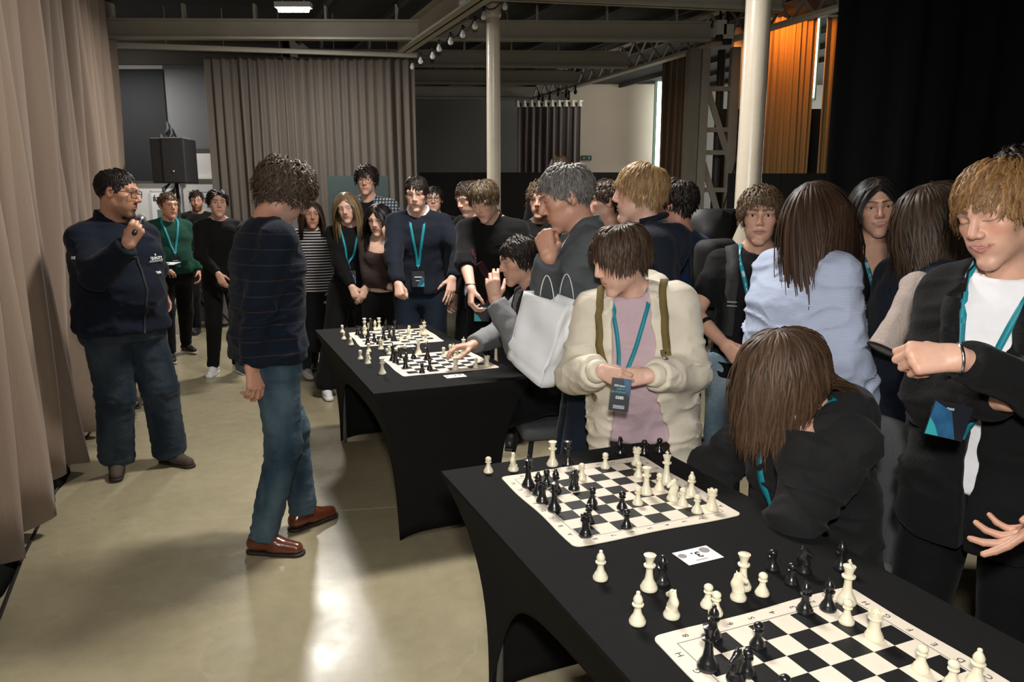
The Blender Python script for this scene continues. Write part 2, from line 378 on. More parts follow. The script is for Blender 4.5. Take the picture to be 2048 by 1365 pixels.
# ---- curtains (real folded sheets)
def curtain(name, a, b_, z0, z1, n_folds, amp, m, lab, seed=0, group=None, hem=0.0, thick=.012, tops=None, cat='curtain', gather=0.):
    a = np.array(a, float); b_ = np.array(b_, float); L = np.linalg.norm(b_ - a); d = (b_ - a) / L; nrm = np.array([d[1], -d[0]])
    rng = np.random.RandomState(seed)
    nu = int(n_folds * 12); nv = 14
    u = np.linspace(0, 1, nu + 1)
    ph = np.cumsum(rng.uniform(.5, 1.5, nu + 1)); ph = (ph - ph[0]) / (ph[-1] - ph[0])
    kf = np.ones(7) / 7
    ph = .45 * ph + .55 * u
    amps = np.interp(u, np.linspace(0, 1, n_folds + 1), rng.uniform(.45, 1.25, n_folds + 1))
    V = []
    for side in (0, 1):
        for j in range(nv + 1):
            t = j / nv
            k = .55 + .45 * (1 - t) if gather == 0 else 1 - gather * t
            wob = .35 * np.sin(2 * np.pi * (ph * n_folds * .37 + .6 * t + seed)) + .18 * np.sin(2 * np.pi * (ph * n_folds * 2.1 + .25 * t))
            wv = np.sin(2 * np.pi * (ph * n_folds) + .7 * np.sin(3 * t + seed)); wv = np.sign(wv) * np.abs(wv) ** .75
            off = amp * amps * k * (wv + wob) + (thick if side else 0)
            z = z0 + (z1 - z0) * t + (hem * np.sin(2 * np.pi * (ph * n_folds * .5)) * (1 - t) if hem else 0)
            x = a[0] + d[0] * L * u + nrm[0] * off; y = a[1] + d[1] * L * u + nrm[1] * off
            V.append(np.stack([x, y, z + 0 * u], 1))
    V = np.concatenate(V); W = nu + 1; S = (nv + 1) * W
    idx = np.arange(S).reshape(nv + 1, W)
    q = np.stack([idx[:-1, :-1], idx[:-1, 1:], idx[1:, 1:], idx[1:, :-1]], -1).reshape(-1, 4)
    Fs = [q, q[:, ::-1] + S]
    e = np.stack([idx[0, :-1], idx[0, :-1] + S, idx[0, 1:] + S, idx[0, 1:]], -1); Fs.append(e)
    e = np.stack([idx[:-1, 0], idx[1:, 0], idx[1:, 0] + S, idx[:-1, 0] + S], -1); Fs.append(e)
    e = np.stack([idx[:-1, -1], idx[:-1, -1] + S, idx[1:, -1] + S, idx[1:, -1]], -1); Fs.append(e)
    base = np.array([(a[0] + b_[0]) / 2, (a[1] + b_[1]) / 2, 0])
    r = empty(name, base)
    obj('curtain_cloth', mesh_data('curtain_cloth', V - base, np.concatenate(Fs), True), m, r)
    tag(r, lab, cat, group)
    return r
M_cur = mat('taupe_velvet', (.235, .172, .128), .8, spec=.2, var=.22, vscale=3.0, bump=.15, bscale=50, sheen=.2, stretch=(3, 3, .25))
M_cur_b = mat('grey_taupe_curtain', (.118, .099, .081), .85, spec=.2, var=.2, vscale=3.0, bump=.12, bscale=40, sheen=.15, stretch=(3, 3, .3))
M_cur_d = mat('dark_grey_curtain', (.105, .09, .085), .85, var=.25, vscale=3, stretch=(3, 3, .3))
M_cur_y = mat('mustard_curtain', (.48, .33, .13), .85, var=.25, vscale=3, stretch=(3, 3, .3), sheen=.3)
M_cur_br = mat('brown_curtain', (.12, .085, .055), .85, var=.25, vscale=3, stretch=(3, 3, .3))
M_drape = mat('black_drape', (.006, .0065, .007), .95, spec=.1)
# the left wall of curtains, two widths
c1 = (-1.55, 1.35); c2 = (-3.05, 4.98); c3 = (-4.72, 9.15)
curtain('taupe_curtain', c1, c2, .07, 3.8, 12, .12, M_cur, 'tall taupe curtain nearest the camera, at the left edge', 3, 'left wall curtains', hem=.035)
curtain('taupe_curtain', (-3.10, 4.95), c3, .08, 3.8, 13, .12, M_cur, 'tall taupe curtain behind the man with the microphone', 8, 'left wall curtains', hem=.03)
# black skirt lying under the curtain hem
def floor_skirt(name, pts, lab, h=.11, wd=.035):
    mb = MB(); V = []
    for (x, y) in pts: V.append((x, y))
    n = len(V); vv = []; rng = random.Random(2)
    for i, (x, y) in enumerate(V):
        k = rng.uniform(-.025, .025)
        vv += [(x + wd + k, y + .03, .004), (x + wd * .6 + k, y, h * .35), (x - .02, y, h), (x - .06, y, h), (x - .06, y, 0)]
    fs = []
    for i in range(n - 1):
        for k in range(5): fs.append((i * 5 + k, i * 5 + (k + 1) % 5, (i + 1) * 5 + (k + 1) % 5, (i + 1) * 5 + k))
    fs += [tuple(range(5)), tuple(range((n - 1) * 5 + 4, (n - 1) * 5 - 1, -1))]
    o = mb.add(vv, fs).build(name, M_drape, None, True); tag(o, lab, 'drape'); return o
sk = [(c1[0] + (c3[0] - c1[0]) * t - .02 + .03 * math.sin(t * 41), c1[1] + (c3[1] - c1[1]) * t) for t in np.linspace(0, 1, 46)]
floor_skirt('black_floor_drape', sk, 'black cloth bunched on the floor under the left curtain hem')
# cable along the floor
cab = [atz(-60, 1370), atz(0, 1238), atz(45, 1120), atz(82, 1045), atz(112, 985), atz(148, 915), atz(180, 868), atz(197, 846)]
cab = [(p[0], p[1], .008) for p in cab] + [(-3.5, 6.4, .008), (-4.2, 8.3, .008)]
tag(MB().tube(cab, .0075, 8).build('floor_cable', mat('black_rubber', (.015, .015, .015), .5), None, True), 'black cable lying on the floor along the curtain', 'cable')
# back curtain (wide) and others
a = atY(433, 400, 9.62); b_ = atY(836, 400, 9.75)
curtain('grey_curtain', (a[0], 9.55), (b_[0], 9.72), .05, 3.34, 24, .07, M_cur_b, 'wide grey taupe curtain hanging across the back', 5)
a = atY(1035, 300, 14.3); b_ = atY(1160, 300, 14.3)
curtain('dark_curtain', (a[0], 14.3), (b_[0], 14.3), .0, atY(1100, 206, 14.3)[2], 9, .055, M_cur_d, 'small dark grey curtain on a white rod in the far bay', 6)
pa = atY(1028, 203, 14.25); pb = atY(1166, 202, 14.25)
r = empty('curtain_rod', pa); L = pb - pa
MB().tube([(0, 0, 0), L], .014, 8).build('rod', mat('white_rod', (.7, .68, .6), .4), r, True)
for k in range(10):
    p = L * ((k + .5) / 10); MB().tube([p + np.array([0, 0, .015]), p + np.array([0, 0, -.10])], [.03, .055], 8).build('hook', mat('white_rod', (.7, .68, .6), .4), r)
tag(r, 'white curtain rod with scalloped hooks in the far bay', 'rod')
a = atY(1319, 300, 12.2); b_ = atY(1392, 300, 12.2)
curtain('brown_curtain', (a[0], 12.2), (b_[0], 12.2), .0, 3.82, 6, .06, M_cur_br, 'dim brown curtain between the window slit and the lattice column', 7)
a = atY(1522, 300, 9.6); b_ = atY(1616, 300, 9.6)
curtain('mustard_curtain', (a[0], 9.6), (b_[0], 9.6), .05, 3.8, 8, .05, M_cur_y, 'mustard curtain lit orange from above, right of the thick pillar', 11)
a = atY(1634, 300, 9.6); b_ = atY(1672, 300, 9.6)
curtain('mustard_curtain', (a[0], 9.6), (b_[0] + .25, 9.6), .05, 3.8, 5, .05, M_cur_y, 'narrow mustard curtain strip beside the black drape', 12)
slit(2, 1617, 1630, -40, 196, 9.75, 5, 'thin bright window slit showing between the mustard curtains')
MB().box((2.6, 9.72, 0), (4.6, 9.8, 2.74)).build('wall_window_sill', M_black); struct(bpy.data.objects['wall_window_sill']); tag(bpy.data.objects['wall_window_sill'], 'dark wall below the thin window slit', 'wall')
# black drape filling the right side
a = atY(1663, 200, 6.6)
curtain('black_stage_drape', (a[0], 6.6), (6.9, 5.2), .02, 3.8, 16, .03, M_drape, 'tall black stage drape filling the right background', 13)
# black partition panels along the back
def partition(px0, px1, py, Y, lab, n):
    a = atY(px0, py, Y); b_ = atY(px1, py, Y); W = (b_[0] - a[0]) / n
    r = empty('partition_wall', (a[0], Y, 0))
    for k in range(n):
        MB().box((W * k + .003, 0, 0), (W * (k + 1) - .003, .05, a[2])).build('panel', M_blackp, r)
    tag(r, lab, 'partition'); return r
partition(838, 1366, 345, 13.0, 'long black partition wall across the far bay', 5)
partition(1458, 1668, 347, 9.2, 'dark brown partition wall behind the boy in a black shirt', 2)
p = atY(655, 352, 8.8); q = atY(776, 352, 8.8)
r = empty('display_board', (p[0], 8.8, 0)); W = q[0] - p[0]
MB().box((0, 0, .55), (W, .03, p[2])).build('board', mat('dark_teal_board', (.022, .038, .038), .6), r)
for x in (.02, W - .02): MB().tube([(x, .03, 0), (x, .03, p[2])], .015, 8).build('post', M_black, r)
tag(r, 'dark teal display board in front of the grey curtain', 'board')

# ---- ceiling lamp
def ceiling_lamp(p, lab, ln=.36, power=0):
    r = empty('ceiling_lamp', p)
    M1 = mat('lamp_housing', (.55, .55, .55), .5); M2 = mat('lamp_diffuser', (1, 1, 1), .4, emis=(1, .98, .95), estr=26)
    MB().box((-ln / 2, -.05, .0), (ln / 2, .05, .05)).build('housing', M1, r)
    b = MB().tube([(-ln / 2 + .03, 0, -.005), (ln / 2 - .03, 0, -.005)], .036, 12); b.build('diffuser', M2, r, True)
    for x in (-ln * .3, ln * .3): MB().tube([(x, 0, .05), (x, 0, 3.82 - p[2])], .005, 6).build('hanger', M1, r)
    tag(r, lab, 'lamp')
    if power:
        area_light('ceiling_lamp_light', (p[0], p[1], p[2] - .06), (p[0], p[1], 0), ln, power, (1, .97, .93), .08)
lp = atz(587, 16, 3.5)
ceiling_lamp((lp[0], lp[1], 3.5), 'glowing tube lamp under the ceiling', power=95)
ceiling_lamp((-5.05, 9.5, 3.4), 'tube lamp in the back left corner behind the curtain end', power=40)
ceiling_lamp((-.9, -.4, 3.56), 'tube lamp on the ceiling behind the photographer', ln=1.0)  # housing added to go with the fill light behind the camera
ceiling_lamp((-.15, 4.05, 3.56), 'tube lamp hanging over the chess tables, above the picture', ln=.9)
# ---- string of bulbs
M_bulb = mat('frosted_bulb', (.75, .74, .72), .15, spec=.6, coat=.5); M_cord = mat('black_cord', (.012, .012, .012), .6)
bpx = [(809.6, 139, 9.9), (824.6, 132.6, 9.7), (841, 121, 9.3), (865, 111, 9.0), (878, 96, 8.75), (901, 82, 8.45), (925.5, 68, 8.2), (950, 50.6, 8.0), (967.6, 31, 7.75), (1010, 11, 7.6)]
def light_string(name, spots, size, lab, m):
    P0 = atY(spots[0][0], spots[0][1], spots[0][2]); r = empty(name, P0); cord = []
    for i, (x, y, Y) in enumerate(spots):
        p = atY(x, y, Y) - P0
        s = size
        o = MB().lathe([(.004 * s, -.045 * s), (.020 * s, -.04 * s), (.030 * s, -.022 * s), (.031 * s, -.008 * s), (.024 * s, .012 * s), (.015 * s, .03 * s), (.014 * s, .042 * s)], 14, p).build('bulb', m, r, True)
        MB().lathe([(.017 * s, .04 * s), (.018 * s, .085 * s), (.008 * s, .095 * s)], 10, p).build('socket', M_cord, r, True)
        top = p + np.array([0, 0, .09 * s])
        if cord:
            pr = cord[-1]; 
            for t in (.25, .5, .75): cord.append(pr + (top - pr) * t + np.array([0, 0, -.07 * 4 * t * (1 - t) * s]))
        cord.append(top)
    MB().tube(cord, .006 * s, 6).build('cord', M_cord, r, True)
    tag(r, lab, 'string lights')
light_string('bulb_string', bpx, .95, 'string of unlit round bulbs slung under the long girder', M_bulb)
light_string('bulb_string', [(1078, 196, 13.4), (1086, 198, 13.3), (1100, 195, 13.0), (1117, 187, 12.7), (1133, 190, 12.4), (1151, 183, 12.1)], 1.0, 'small dark string of bulbs hanging under the far truss', M_cord)
# smoke detector on the girder, and a pull chain
p = atY(930, 10, 7.55)
r = empty('smoke_detector', p); MD = mat('detector_white', (.62, .61, .58), .4)
MB().lathe([(.045, .05), (.062, .03), (.06, 0), (.045, -.02)], 18).build('base', MD, r, True)
MB().lathe([(.04, -.02), (.036, -.045), (.02, -.05)], 18).build('sensor', mat('detector_dark', (.06, .06, .06), .5), r, True)
tag(r, 'white smoke detector under the long girder', 'detector')
p = atY(1011, 18, 7.6)
tag(MB().tube([p, p + np.array([.02, 0, -.06]), p + np.array([.015, 0, -.13])], .004, 6).build('pull_chain', mat('chain_steel', (.5, .5, .48), .35, .8)), 'thin pull chain dangling beside the pillar top', 'chain')
# stage lights clamped to the truss
for k, (px, py, lab) in enumerate([(1441, 58, 'small white stage light clamped on the truss, left one'), (1455, 66, 'small white stage light clamped on the truss, right one')]):
    p = atY(px, py, 8.75); r = empty('stage_light', p)
    MB().box((-.06, -.07, -.07), (.05, .07, .08)).build('housing', mat('cream_lamp_body', (.6, .57, .5), .4), r)
    MB().lathe([(.05, -.02), (.055, .03)], 14, (0, -.0, -.10)).build('lens_ring', M_black, r, True)
    MB().bar((0, 0, .08), (0, .05, .25), .02, .02).build('clamp', M_black, r)
    tag(r, lab, 'stage light')
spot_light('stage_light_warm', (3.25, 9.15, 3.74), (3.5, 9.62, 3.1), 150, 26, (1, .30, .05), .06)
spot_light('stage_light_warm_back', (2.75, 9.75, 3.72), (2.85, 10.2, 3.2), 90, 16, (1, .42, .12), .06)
spot_light('far_bay_daylight', (1.9, 13.0, 3.5), (1.9, 14.9, 2.4), 130, 25, (1, .92, .82), .3)
area_light('window_daylight', (6.8, 12.8, 2.4), (-1.0, 14.6, 2.2), 2.2, 150, (1, .95, .88))  # added fill to brighten the far back wall, no known window there
r = struct(empty('window_3', (7.88, 12.8, 1.4))); tag(r, 'tall side window of the far bay behind the black drape', 'window')  # glowing window added out of view to go with the far bay fill
MB().box((-.02, -1.05, 0), (.02, 1.05, .06)).box((-.02, -1.05, 2.0), (.02, 1.05, 2.06)).build('window_frame', M_mull, r)
for k in range(3): MB().box((-.01, -1.0 + .68 * k, .06), (0, -.36 + .68 * k, 2.0)).build('pane', M_day, r)
# exit sign
p = atY(1173, 316, 14.85); r = empty('exit_sign', p)
MB().box((-.1, 0, -.045), (.1, .03, .045)).build('plate', mat('dark_green_sign', (.015, .06, .045), .4), r)
MG = mat('sign_pale', (.25, .34, .32), .5)
MB().box((-.07, -.004, -.012), (-.03, 0, .012)).build('arrow', MG, r); MB().box((.035, -.004, -.025), (.06, 0, .03)).build('door_mark', MG, r)
tag(r, 'small dark green exit sign on the cream far wall', 'sign')
# ---- loudspeaker on its stand, with hanging cables
p = atY(336, 322, 8.6); r = empty('loudspeaker', (p[0], 8.6, 0))
zt, zb_ = atY(336, 276, 8.6)[2], atY(336, 366, 8.6)[2]; hw = 33 / F_PX * 8.6
M_spk = mat('speaker_black', (.014, .014, .015), .55, bump=.1, bscale=200)
o = MB().box((-hw, -.0, zb_), (hw, .34, zt)).build('cabinet', M_spk, r); bv = o.modifiers.new('bevel', 'BEVEL'); bv.width = .012; bv.segments = 2
MB().box((-hw + .14, -.012, zb_ + .01), (hw - .01, .0, zt - .01)).build('grille', mat('grille_black', (.02, .02, .021), .5, bump=.4, bscale=400), r)
MB().box((-hw + .13, -.01, zt - .004), (hw, .2, zt + .008)).build('top_edge', mat('steel_edge', (.4, .4, .4), .4, .6), r)
MB().tube([(hw * .3, -.014, zb_ + .13), (hw * .3, -.018, zb_ + .131)], .012, 10).build('badge', mat('chrome', (.8, .8, .8), .2, 1.), r, True)
for k in range(3):
    MB().tube([(-hw * .2, .1, zb_), (-hw * .6, .05, zb_ - .06 - .03 * k), (-hw * .5 + .05 * k, .05, zb_ - .13 - .02 * k), (0, .1, zb_ - .07), (0, .15, zb_)], .008, 6).build('cable', M_cord, r, True)
tag(r, 'black loudspeaker up on a stand in the back left corner', 'loudspeaker')
r = empty('speaker_stand', (p[0], 8.78, 0))
MB().tube([(0, 0, .0), (0, 0, zb_)], .019, 10).build('pole', M_black, r, True)
for k in range(3):
    a = k * 2.094 + .5; MB().tube([(0, 0, .75), (.55 * math.cos(a), .55 * math.sin(a), .02)], .014, 8).build('leg', M_black, r, True)
tag(r, 'black tripod stand carrying the loudspeaker', 'stand')
# ---- road cases at the back
M_case = mat('road_case_grey', (.10, .105, .11), .5, var=.2); M_alu = mat('aluminium_edge', (.62, .62, .6), .32, .9)
def road_case(px0, px1, py0, Y, lab, dep=.6):
    a = atY(px0, py0, Y); b_ = atY(px1, py0, Y); W = b_[0] - a[0]; h = a[2]
    r = empty('road_case', (a[0], Y, 0))
    MB().box((0, 0, .06), (W, dep, h)).build('body', M_case, r)
    e = .03
    for lo, hi in [((-.01, -.01, .05), (e, .02, h)), ((W - e, -.01, .05), (W + .01, .02, h)), ((0, -.012, .05), (W, .02, .05 + e)), ((0, -.012, h - e), (W, .02, h + .006)), ((0, -.012, h * .62), (W, .0, h * .62 + e))]:
        MB().box(lo, hi).build('edge', M_alu, r)
    for x in (W * .2, W * .8):
        MB().box((x - .07, -.018, h * .25), (x + .07, -.006, h * .25 + .12)).build('latch', M_alu, r)
        MB().box((x - .05, -.022, h * .25 + .02), (x + .05, -.012, h * .25 + .1)).build('latch_dish', M_case, r)
    for x in (.1, W - .1): MB().tube([(x, .05, .03), (x + .03, .05, .03)], .03, 10).build('wheel', M_black, r)
    tag(r, lab, 'road case')
road_case(366, 446, 545, 9.35, 'grey road case with metal edges behind the green sweater man')
road_case(446, 520, 560, 9.45, 'grey road case mostly hidden behind the striped sweater man')
tag(MB().bar(atY(398, 600, 9.1), atY(445, 640, 9.1), .04, .04).build('leaning_rod', M_black), 'black pole leaning against the road case', 'pole')
# black funnel-shaped stool back behind the navy shirt boy
p = atY(1408, 470, 4.6); zt = atY(1408, 418, 4.6)[2]
r = empty('black_tub_chair', (p[0], 4.6, 0)); MP = mat('black_plastic', (.016, .016, .016), .45)
MB().lathe([(.12, p[2] - .5), (.17, p[2] - .02), (.24, zt), (.225, zt), (.15, p[2]), (.1, p[2] - .45)], 18).build('shell', MP, r, True)
MB().tube([(0, 0, 0), (0, 0, p[2] - .46)], .03, 10).build('stem', M_black, r, True); MB().lathe([(.2, 0), (.2, .02), (.04, .05)], 18).build('base', M_black, r, True)
tag(r, 'black tub shaped high stool behind the boy in the navy shirt', 'stool')
# ================================================================== SDF MESHER (smooth organic shapes)
def smin(a, b, k):
    h = np.clip(.5 + .5 * (b - a) / k, 0, 1); return b + (a - b) * h - k * h * (1 - h)
def smax(a, b, k): return -smin(-a, -b, k)
def cap(P, a, b, ra, rb):
    a = np.asarray(a, np.float32); ba = np.asarray(b, np.float32) - a; pa = P - a
    bb = max(float(ba @ ba), 1e-9); dt = pa @ ba
    t = np.clip(dt / bb, 0, 1)
    d2 = np.einsum('ij,ij->i', pa, pa) - t * (2 * dt - t * bb)
    return np.sqrt(np.maximum(d2, 0)) - (ra + (rb - ra) * t)
def ell(P, c, r, R=None):
    q = P - np.asarray(c, np.float32)
    if R is not None: q = q @ np.asarray(R, np.float32)
    r = np.asarray(r, np.float32)
    q1 = q / r; k0 = np.sqrt(np.einsum('ij,ij->i', q1, q1)); q1 = q1 / r; k1 = np.sqrt(np.einsum('ij,ij->i', q1, q1)) + 1e-6
    return k0 * (k0 - 1) / k1
_HT = np.random.RandomState(7).rand(4096).astype(np.float32)
def vnoise(P):
    I = np.floor(P).astype(np.int64); f = (P - I).astype(np.float32); f = f * f * (3 - 2 * f)
    def h(dx, dy, dz): return _HT[((I[:, 0] + dx) * 73 + (I[:, 1] + dy) * 197 + (I[:, 2] + dz) * 911) & 4095]
    x0 = h(0, 0, 0) * (1 - f[:, 0]) + h(1, 0, 0) * f[:, 0]; x1 = h(0, 1, 0) * (1 - f[:, 0]) + h(1, 1, 0) * f[:, 0]
    y0 = x0 * (1 - f[:, 1]) + x1 * f[:, 1]
    x0 = h(0, 0, 1) * (1 - f[:, 0]) + h(1, 0, 1) * f[:, 0]; x1 = h(0, 1, 1) * (1 - f[:, 0]) + h(1, 1, 1) * f[:, 0]
    y1 = x0 * (1 - f[:, 1]) + x1 * f[:, 1]
    return (y0 * (1 - f[:, 2]) + y1 * f[:, 2]) * 2 - 1
def nets(f, lo, hi, h, C=8, slack=1.25, pad=.0):
    """naive surface nets on a sparse grid refined near the surface; returns verts, quads"""
    lo = np.asarray(lo, float); hi = np.asarray(hi, float)
    nb = np.maximum(1, np.ceil((hi - lo) / (h * C)).astype(int)); n = nb * C + 1
    Fd = np.empty(n, np.float32)
    B = np.stack(np.meshgrid(*[np.arange(b) for b in nb], indexing='ij'), -1).reshape(-1, 3)
    step = C
    dense = np.empty(nb, np.float32)
    while True:
        v = f((lo + (B + .5) * (step * h)).astype(np.float32))
        dense[tuple(B.T)] = v
        keep = np.abs(v) < step * h * .87 * slack + pad + .0015
        B = B[keep]
        if step == 2: break
        step //= 2
        dense = np.repeat(np.repeat(np.repeat(dense, 2, 0), 2, 1), 2, 2)
        B = (B[:, None, :] * 2 + np.array([(a, b, c) for a in (0, 1) for b in (0, 1) for c in (0, 1)])[None]).reshape(-1, 3)
    Fd[:-1, :-1, :-1] = np.repeat(np.repeat(np.repeat(dense, 2, 0), 2, 1), 2, 2)
    Fd[-1] = 1; Fd[:, -1] = 1; Fd[:, :, -1] = 1
    node = np.zeros(n, bool)
    for a in range(3):
        for b in range(3):
            for c in range(3): node[B[:, 0] * 2 + a, B[:, 1] * 2 + b, B[:, 2] * 2 + c] = True
    I = np.argwhere(node)
    Fd[node] = f((lo + I * h).astype(np.float32))
    # seal the border
    Fd[0] = np.maximum(Fd[0], 1e-4); Fd[-1] = np.maximum(Fd[-1], 1e-4); Fd[:, 0] = np.maximum(Fd[:, 0], 1e-4); Fd[:, -1] = np.maximum(Fd[:, -1], 1e-4)
    Fd[:, :, 0] = np.maximum(Fd[:, :, 0], 1e-4); Fd[:, :, -1] = np.maximum(Fd[:, :, -1], 1e-4)
    ins = Fd < 0
    m = n - 1
    cnt = np.zeros(m, np.int8)
    for a in (0, 1):
        for b in (0, 1):
            for c in (0, 1): cnt += ins[a:a + m[0], b:b + m[1], c:c + m[2]]
    cells = np.argwhere((cnt > 0) & (cnt < 8))
    if len(cells) == 0: return np.zeros((0, 3)), np.zeros((0, 4), int)
    idx = -np.ones(m, np.int64); idx[tuple(cells.T)] = np.arange(len(cells))
    cor = np.array([(a, b, c) for a in (0, 1) for b in (0, 1) for c in (0, 1)])
    vals = np.stack([Fd[cells[:, 0] + a, cells[:, 1] + b, cells[:, 2] + c] for a, b, c in cor], 1)
    acc = np.zeros((len(cells), 3)); ct = np.zeros(len(cells))
    for i in range(8):
        for ax in (4, 2, 1):
            if i & ax: continue
            j = i | ax; va = vals[:, i]; vb = vals[:, j]; x = (va < 0) != (vb < 0)
            t = np.where(x, va / np.where(x, va - vb, 1), 0)
            p = cor[i] + t[:, None] * (cor[j] - cor[i])
            acc[x] += p[x]; ct[x] += 1
    V = lo + (cells + acc / ct[:, None]) * h
    Q = []
    for ax in range(3):
        sl0 = [slice(None)] * 3; sl1 = [slice(None)] * 3; sl0[ax] = slice(0, -1); sl1[ax] = slice(1, None)
        a0 = ins[tuple(sl0)]; a1 = ins[tuple(sl1)]
        E_ = np.argwhere(a0 != a1)
        o1, o2 = [(1, 2), (2, 0), (0, 1)][ax]
        ok = (E_[:, o1] > 0) & (E_[:, o2] > 0) & (E_[:, o1] < m[o1]) & (E_[:, o2] < m[o2]); E_ = E_[ok]
        flip = a0[tuple(E_.T)]
        def cid(d1, d2):
            e = E_.copy(); e[:, o1] -= d1; e[:, o2] -= d2; return idx[tuple(e.T)]
        q = np.stack([cid(1, 1), cid(0, 1), cid(0, 0), cid(1, 0)], 1)
        q[~flip] = q[~flip][:, ::-1]
        Q.append(q)
    Q = np.concatenate(Q); Q = Q[(Q >= 0).all(1)]
    return V, Q

# ================================================================== TABLES
TZ = .752
TU = np.array([-.385, .923]); TV = np.array([.923, .385])            # along / across the tables
M_cover = mat('black_stretch_cloth', (.0095, .0095, .0097), .85, spec=.12, var=.15, vscale=30, bump=.06, bscale=300)
def covered_table(corner, lab, L=1.80, W=.755):
    ang = math.atan2(TV[1], TV[0]); r = empty('covered_table', (corner[0], corner[1], 0), ang)
    nL, nW = 36, 16
    ring = []
    for k in range(nW): ring.append((W * k / nW, 0, 'n', (k / nW) * 2 - 1))
    for k in range(nL): ring.append((W, L * k / nL, 's', (k / nL) * 2 - 1))
    for k in range(nW): ring.append((W * (1 - k / nW), L, 'n', (k / nW) * 2 - 1))
    for k in range(nL): ring.append((0, L * (1 - k / nL), 's', (k / nL) * 2 - 1))
    V = []; nz = 14; n = len(ring)
    zs_t = TZ
    V += [(x + (.006 if x == 0 else -.006 if x == W else 0), y + (.006 if y == 0 else -.006 if y == L else 0), TZ) for x, y, _, _ in ring]
    for j in range(nz + 1):
        for (x, y, kd, s) in ring:
            hem = .50 * (1 - abs(s) ** 5) if kd == 's' else .035 * (1 - abs(s) ** 4)
            t = j / nz; z = (TZ - .008) + (hem - (TZ - .008)) * t
            d = (TZ - z) / TZ; e = 1 - (1 - d) ** 3.0
            ix = .125; iy = .10
            # fabric is stretched between the four feet, so it also bows inward
            xx = ix * e + (W - 2 * ix * e) * (x / W); yy = iy * e + (L - 2 * iy * e) * (y / L)
            if kd == 's': xx += (1 if x == 0 else -1) * .05 * e * (1 - s * s)
            V.append((xx, yy, z))
    Fs = [tuple(range(n))]
    for j in range(nz + 1):
        for k in range(n): Fs.append((j * n + k, (j + 1) * n + k, (j + 1) * n + (k + 1) % n, j * n + (k + 1) % n))
    o = obj('stretch_cover', mesh_data('stretch_cover', V, Fs), M_cover, r); smooth_by_angle(o.data, 50)
    o.data.polygons[0].use_smooth = False
    sm = o.modifiers.new('thick', 'SOLIDIFY'); sm.thickness = .003; sm.offset = -1
    MB().box((.03, .03, TZ - .04), (W - .03, L - .03, TZ - .008)).build('tabletop', mat('table_board', (.55, .53, .5), .5), r)
    for x in (.15, W - .15):
        for y in (.13, L - .13): MB().tube([(x, y, 0), (x, y, TZ - .04)], .013, 8).build('leg', mat('table_leg_grey', (.25, .25, .26), .4, .5), r, True)
    tag(r, lab, 'table'); return r
CA = (-.606, 3.113); CB = np.array([-.228, 2.18]) - TU * 1.8
covered_table(CA, 'farther table under a tight black stretch cover, two boards on it')
covered_table(CB, 'nearest table under a tight black stretch cover, bottom right')
# ================================================================== CHESSBOARDS
BS, SQ = .50, .0525
def board_mat():
    m = mat('vinyl_chessboard', (.78, .70, .58), .45, spec=.35); N, L, b = nodes_of(m)
    tc = N['Texture Coordinate']; sep = N.new('ShaderNodeSeparateXYZ'); L.new(tc.outputs['Object'], sep.inputs[0])
    def math_(op, a, c=None):
        n = N.new('ShaderNodeMath'); n.operation = op
        if isinstance(a, (int, float)): n.inputs[0].default_value = a
        else: L.new(a, n.inputs[0])
        if c is not None:
            if isinstance(c, (int, float)): n.inputs[1].default_value = c
            else: L.new(c, n.inputs[1])
        return n.outputs[0]
    o = (BS - 8 * SQ) / 2
    ix = math_('DIVIDE', math_('SUBTRACT', sep.outputs[0], o), SQ); iy = math_('DIVIDE', math_('SUBTRACT', sep.outputs[1], o), SQ)
    par = math_('MODULO', math_('ADD', math_('FLOOR', ix), math_('ADD', math_('FLOOR', iy), 100)), 2)
    def inside(v, lo, hi): return math_('MULTIPLY', math_('GREATER_THAN', v, lo), math_('LESS_THAN', v, hi))
    ins = math_('MULTIPLY', inside(ix, 0, 8), inside(iy, 0, 8))
    dark = math_('MULTIPLY', ins, math_('LESS_THAN', par, .5))
    ringo = math_('MULTIPLY', inside(ix, -.10, 8.10), inside(iy, -.10, 8.10)); ringi = math_('MULTIPLY', inside(ix, -.06, 8.06), inside(iy, -.06, 8.06))
    line = math_('SUBTRACT', ringo, ringi)
    nz = N.new('ShaderNodeTexNoise'); nz.inputs['Scale'].default_value = 28; L.new(tc.outputs['Object'], nz.inputs['Vector'])
    st = N.new('ShaderNodeMapRange'); L.new(nz.outputs[0], st.inputs[0]); st.inputs[1].default_value = .62; st.inputs[2].default_value = .75; st.inputs[3].default_value = 0; st.inputs[4].default_value = .22
    mx0 = N.new('ShaderNodeMix'); mx0.data_type = 'RGBA'; L.new(st.outputs[0], mx0.inputs[0]); mx0.inputs[6].default_value = (.80, .71, .585, 1); mx0.inputs[7].default_value = (.55, .48, .38, 1)
    tot = math_('MINIMUM', math_('ADD', dark, math_('MULTIPLY', line, .8)), 1.0)
    mx = N.new('ShaderNodeMix'); mx.data_type = 'RGBA'; L.new(tot, mx.inputs[0]); L.new(mx0.outputs[2], mx.inputs[6]); mx.inputs[7].default_value = (.010, .010, .0105, 1)
    L.new(mx.outputs[2], b.inputs['Base Color']); return m
M_board = board_mat()
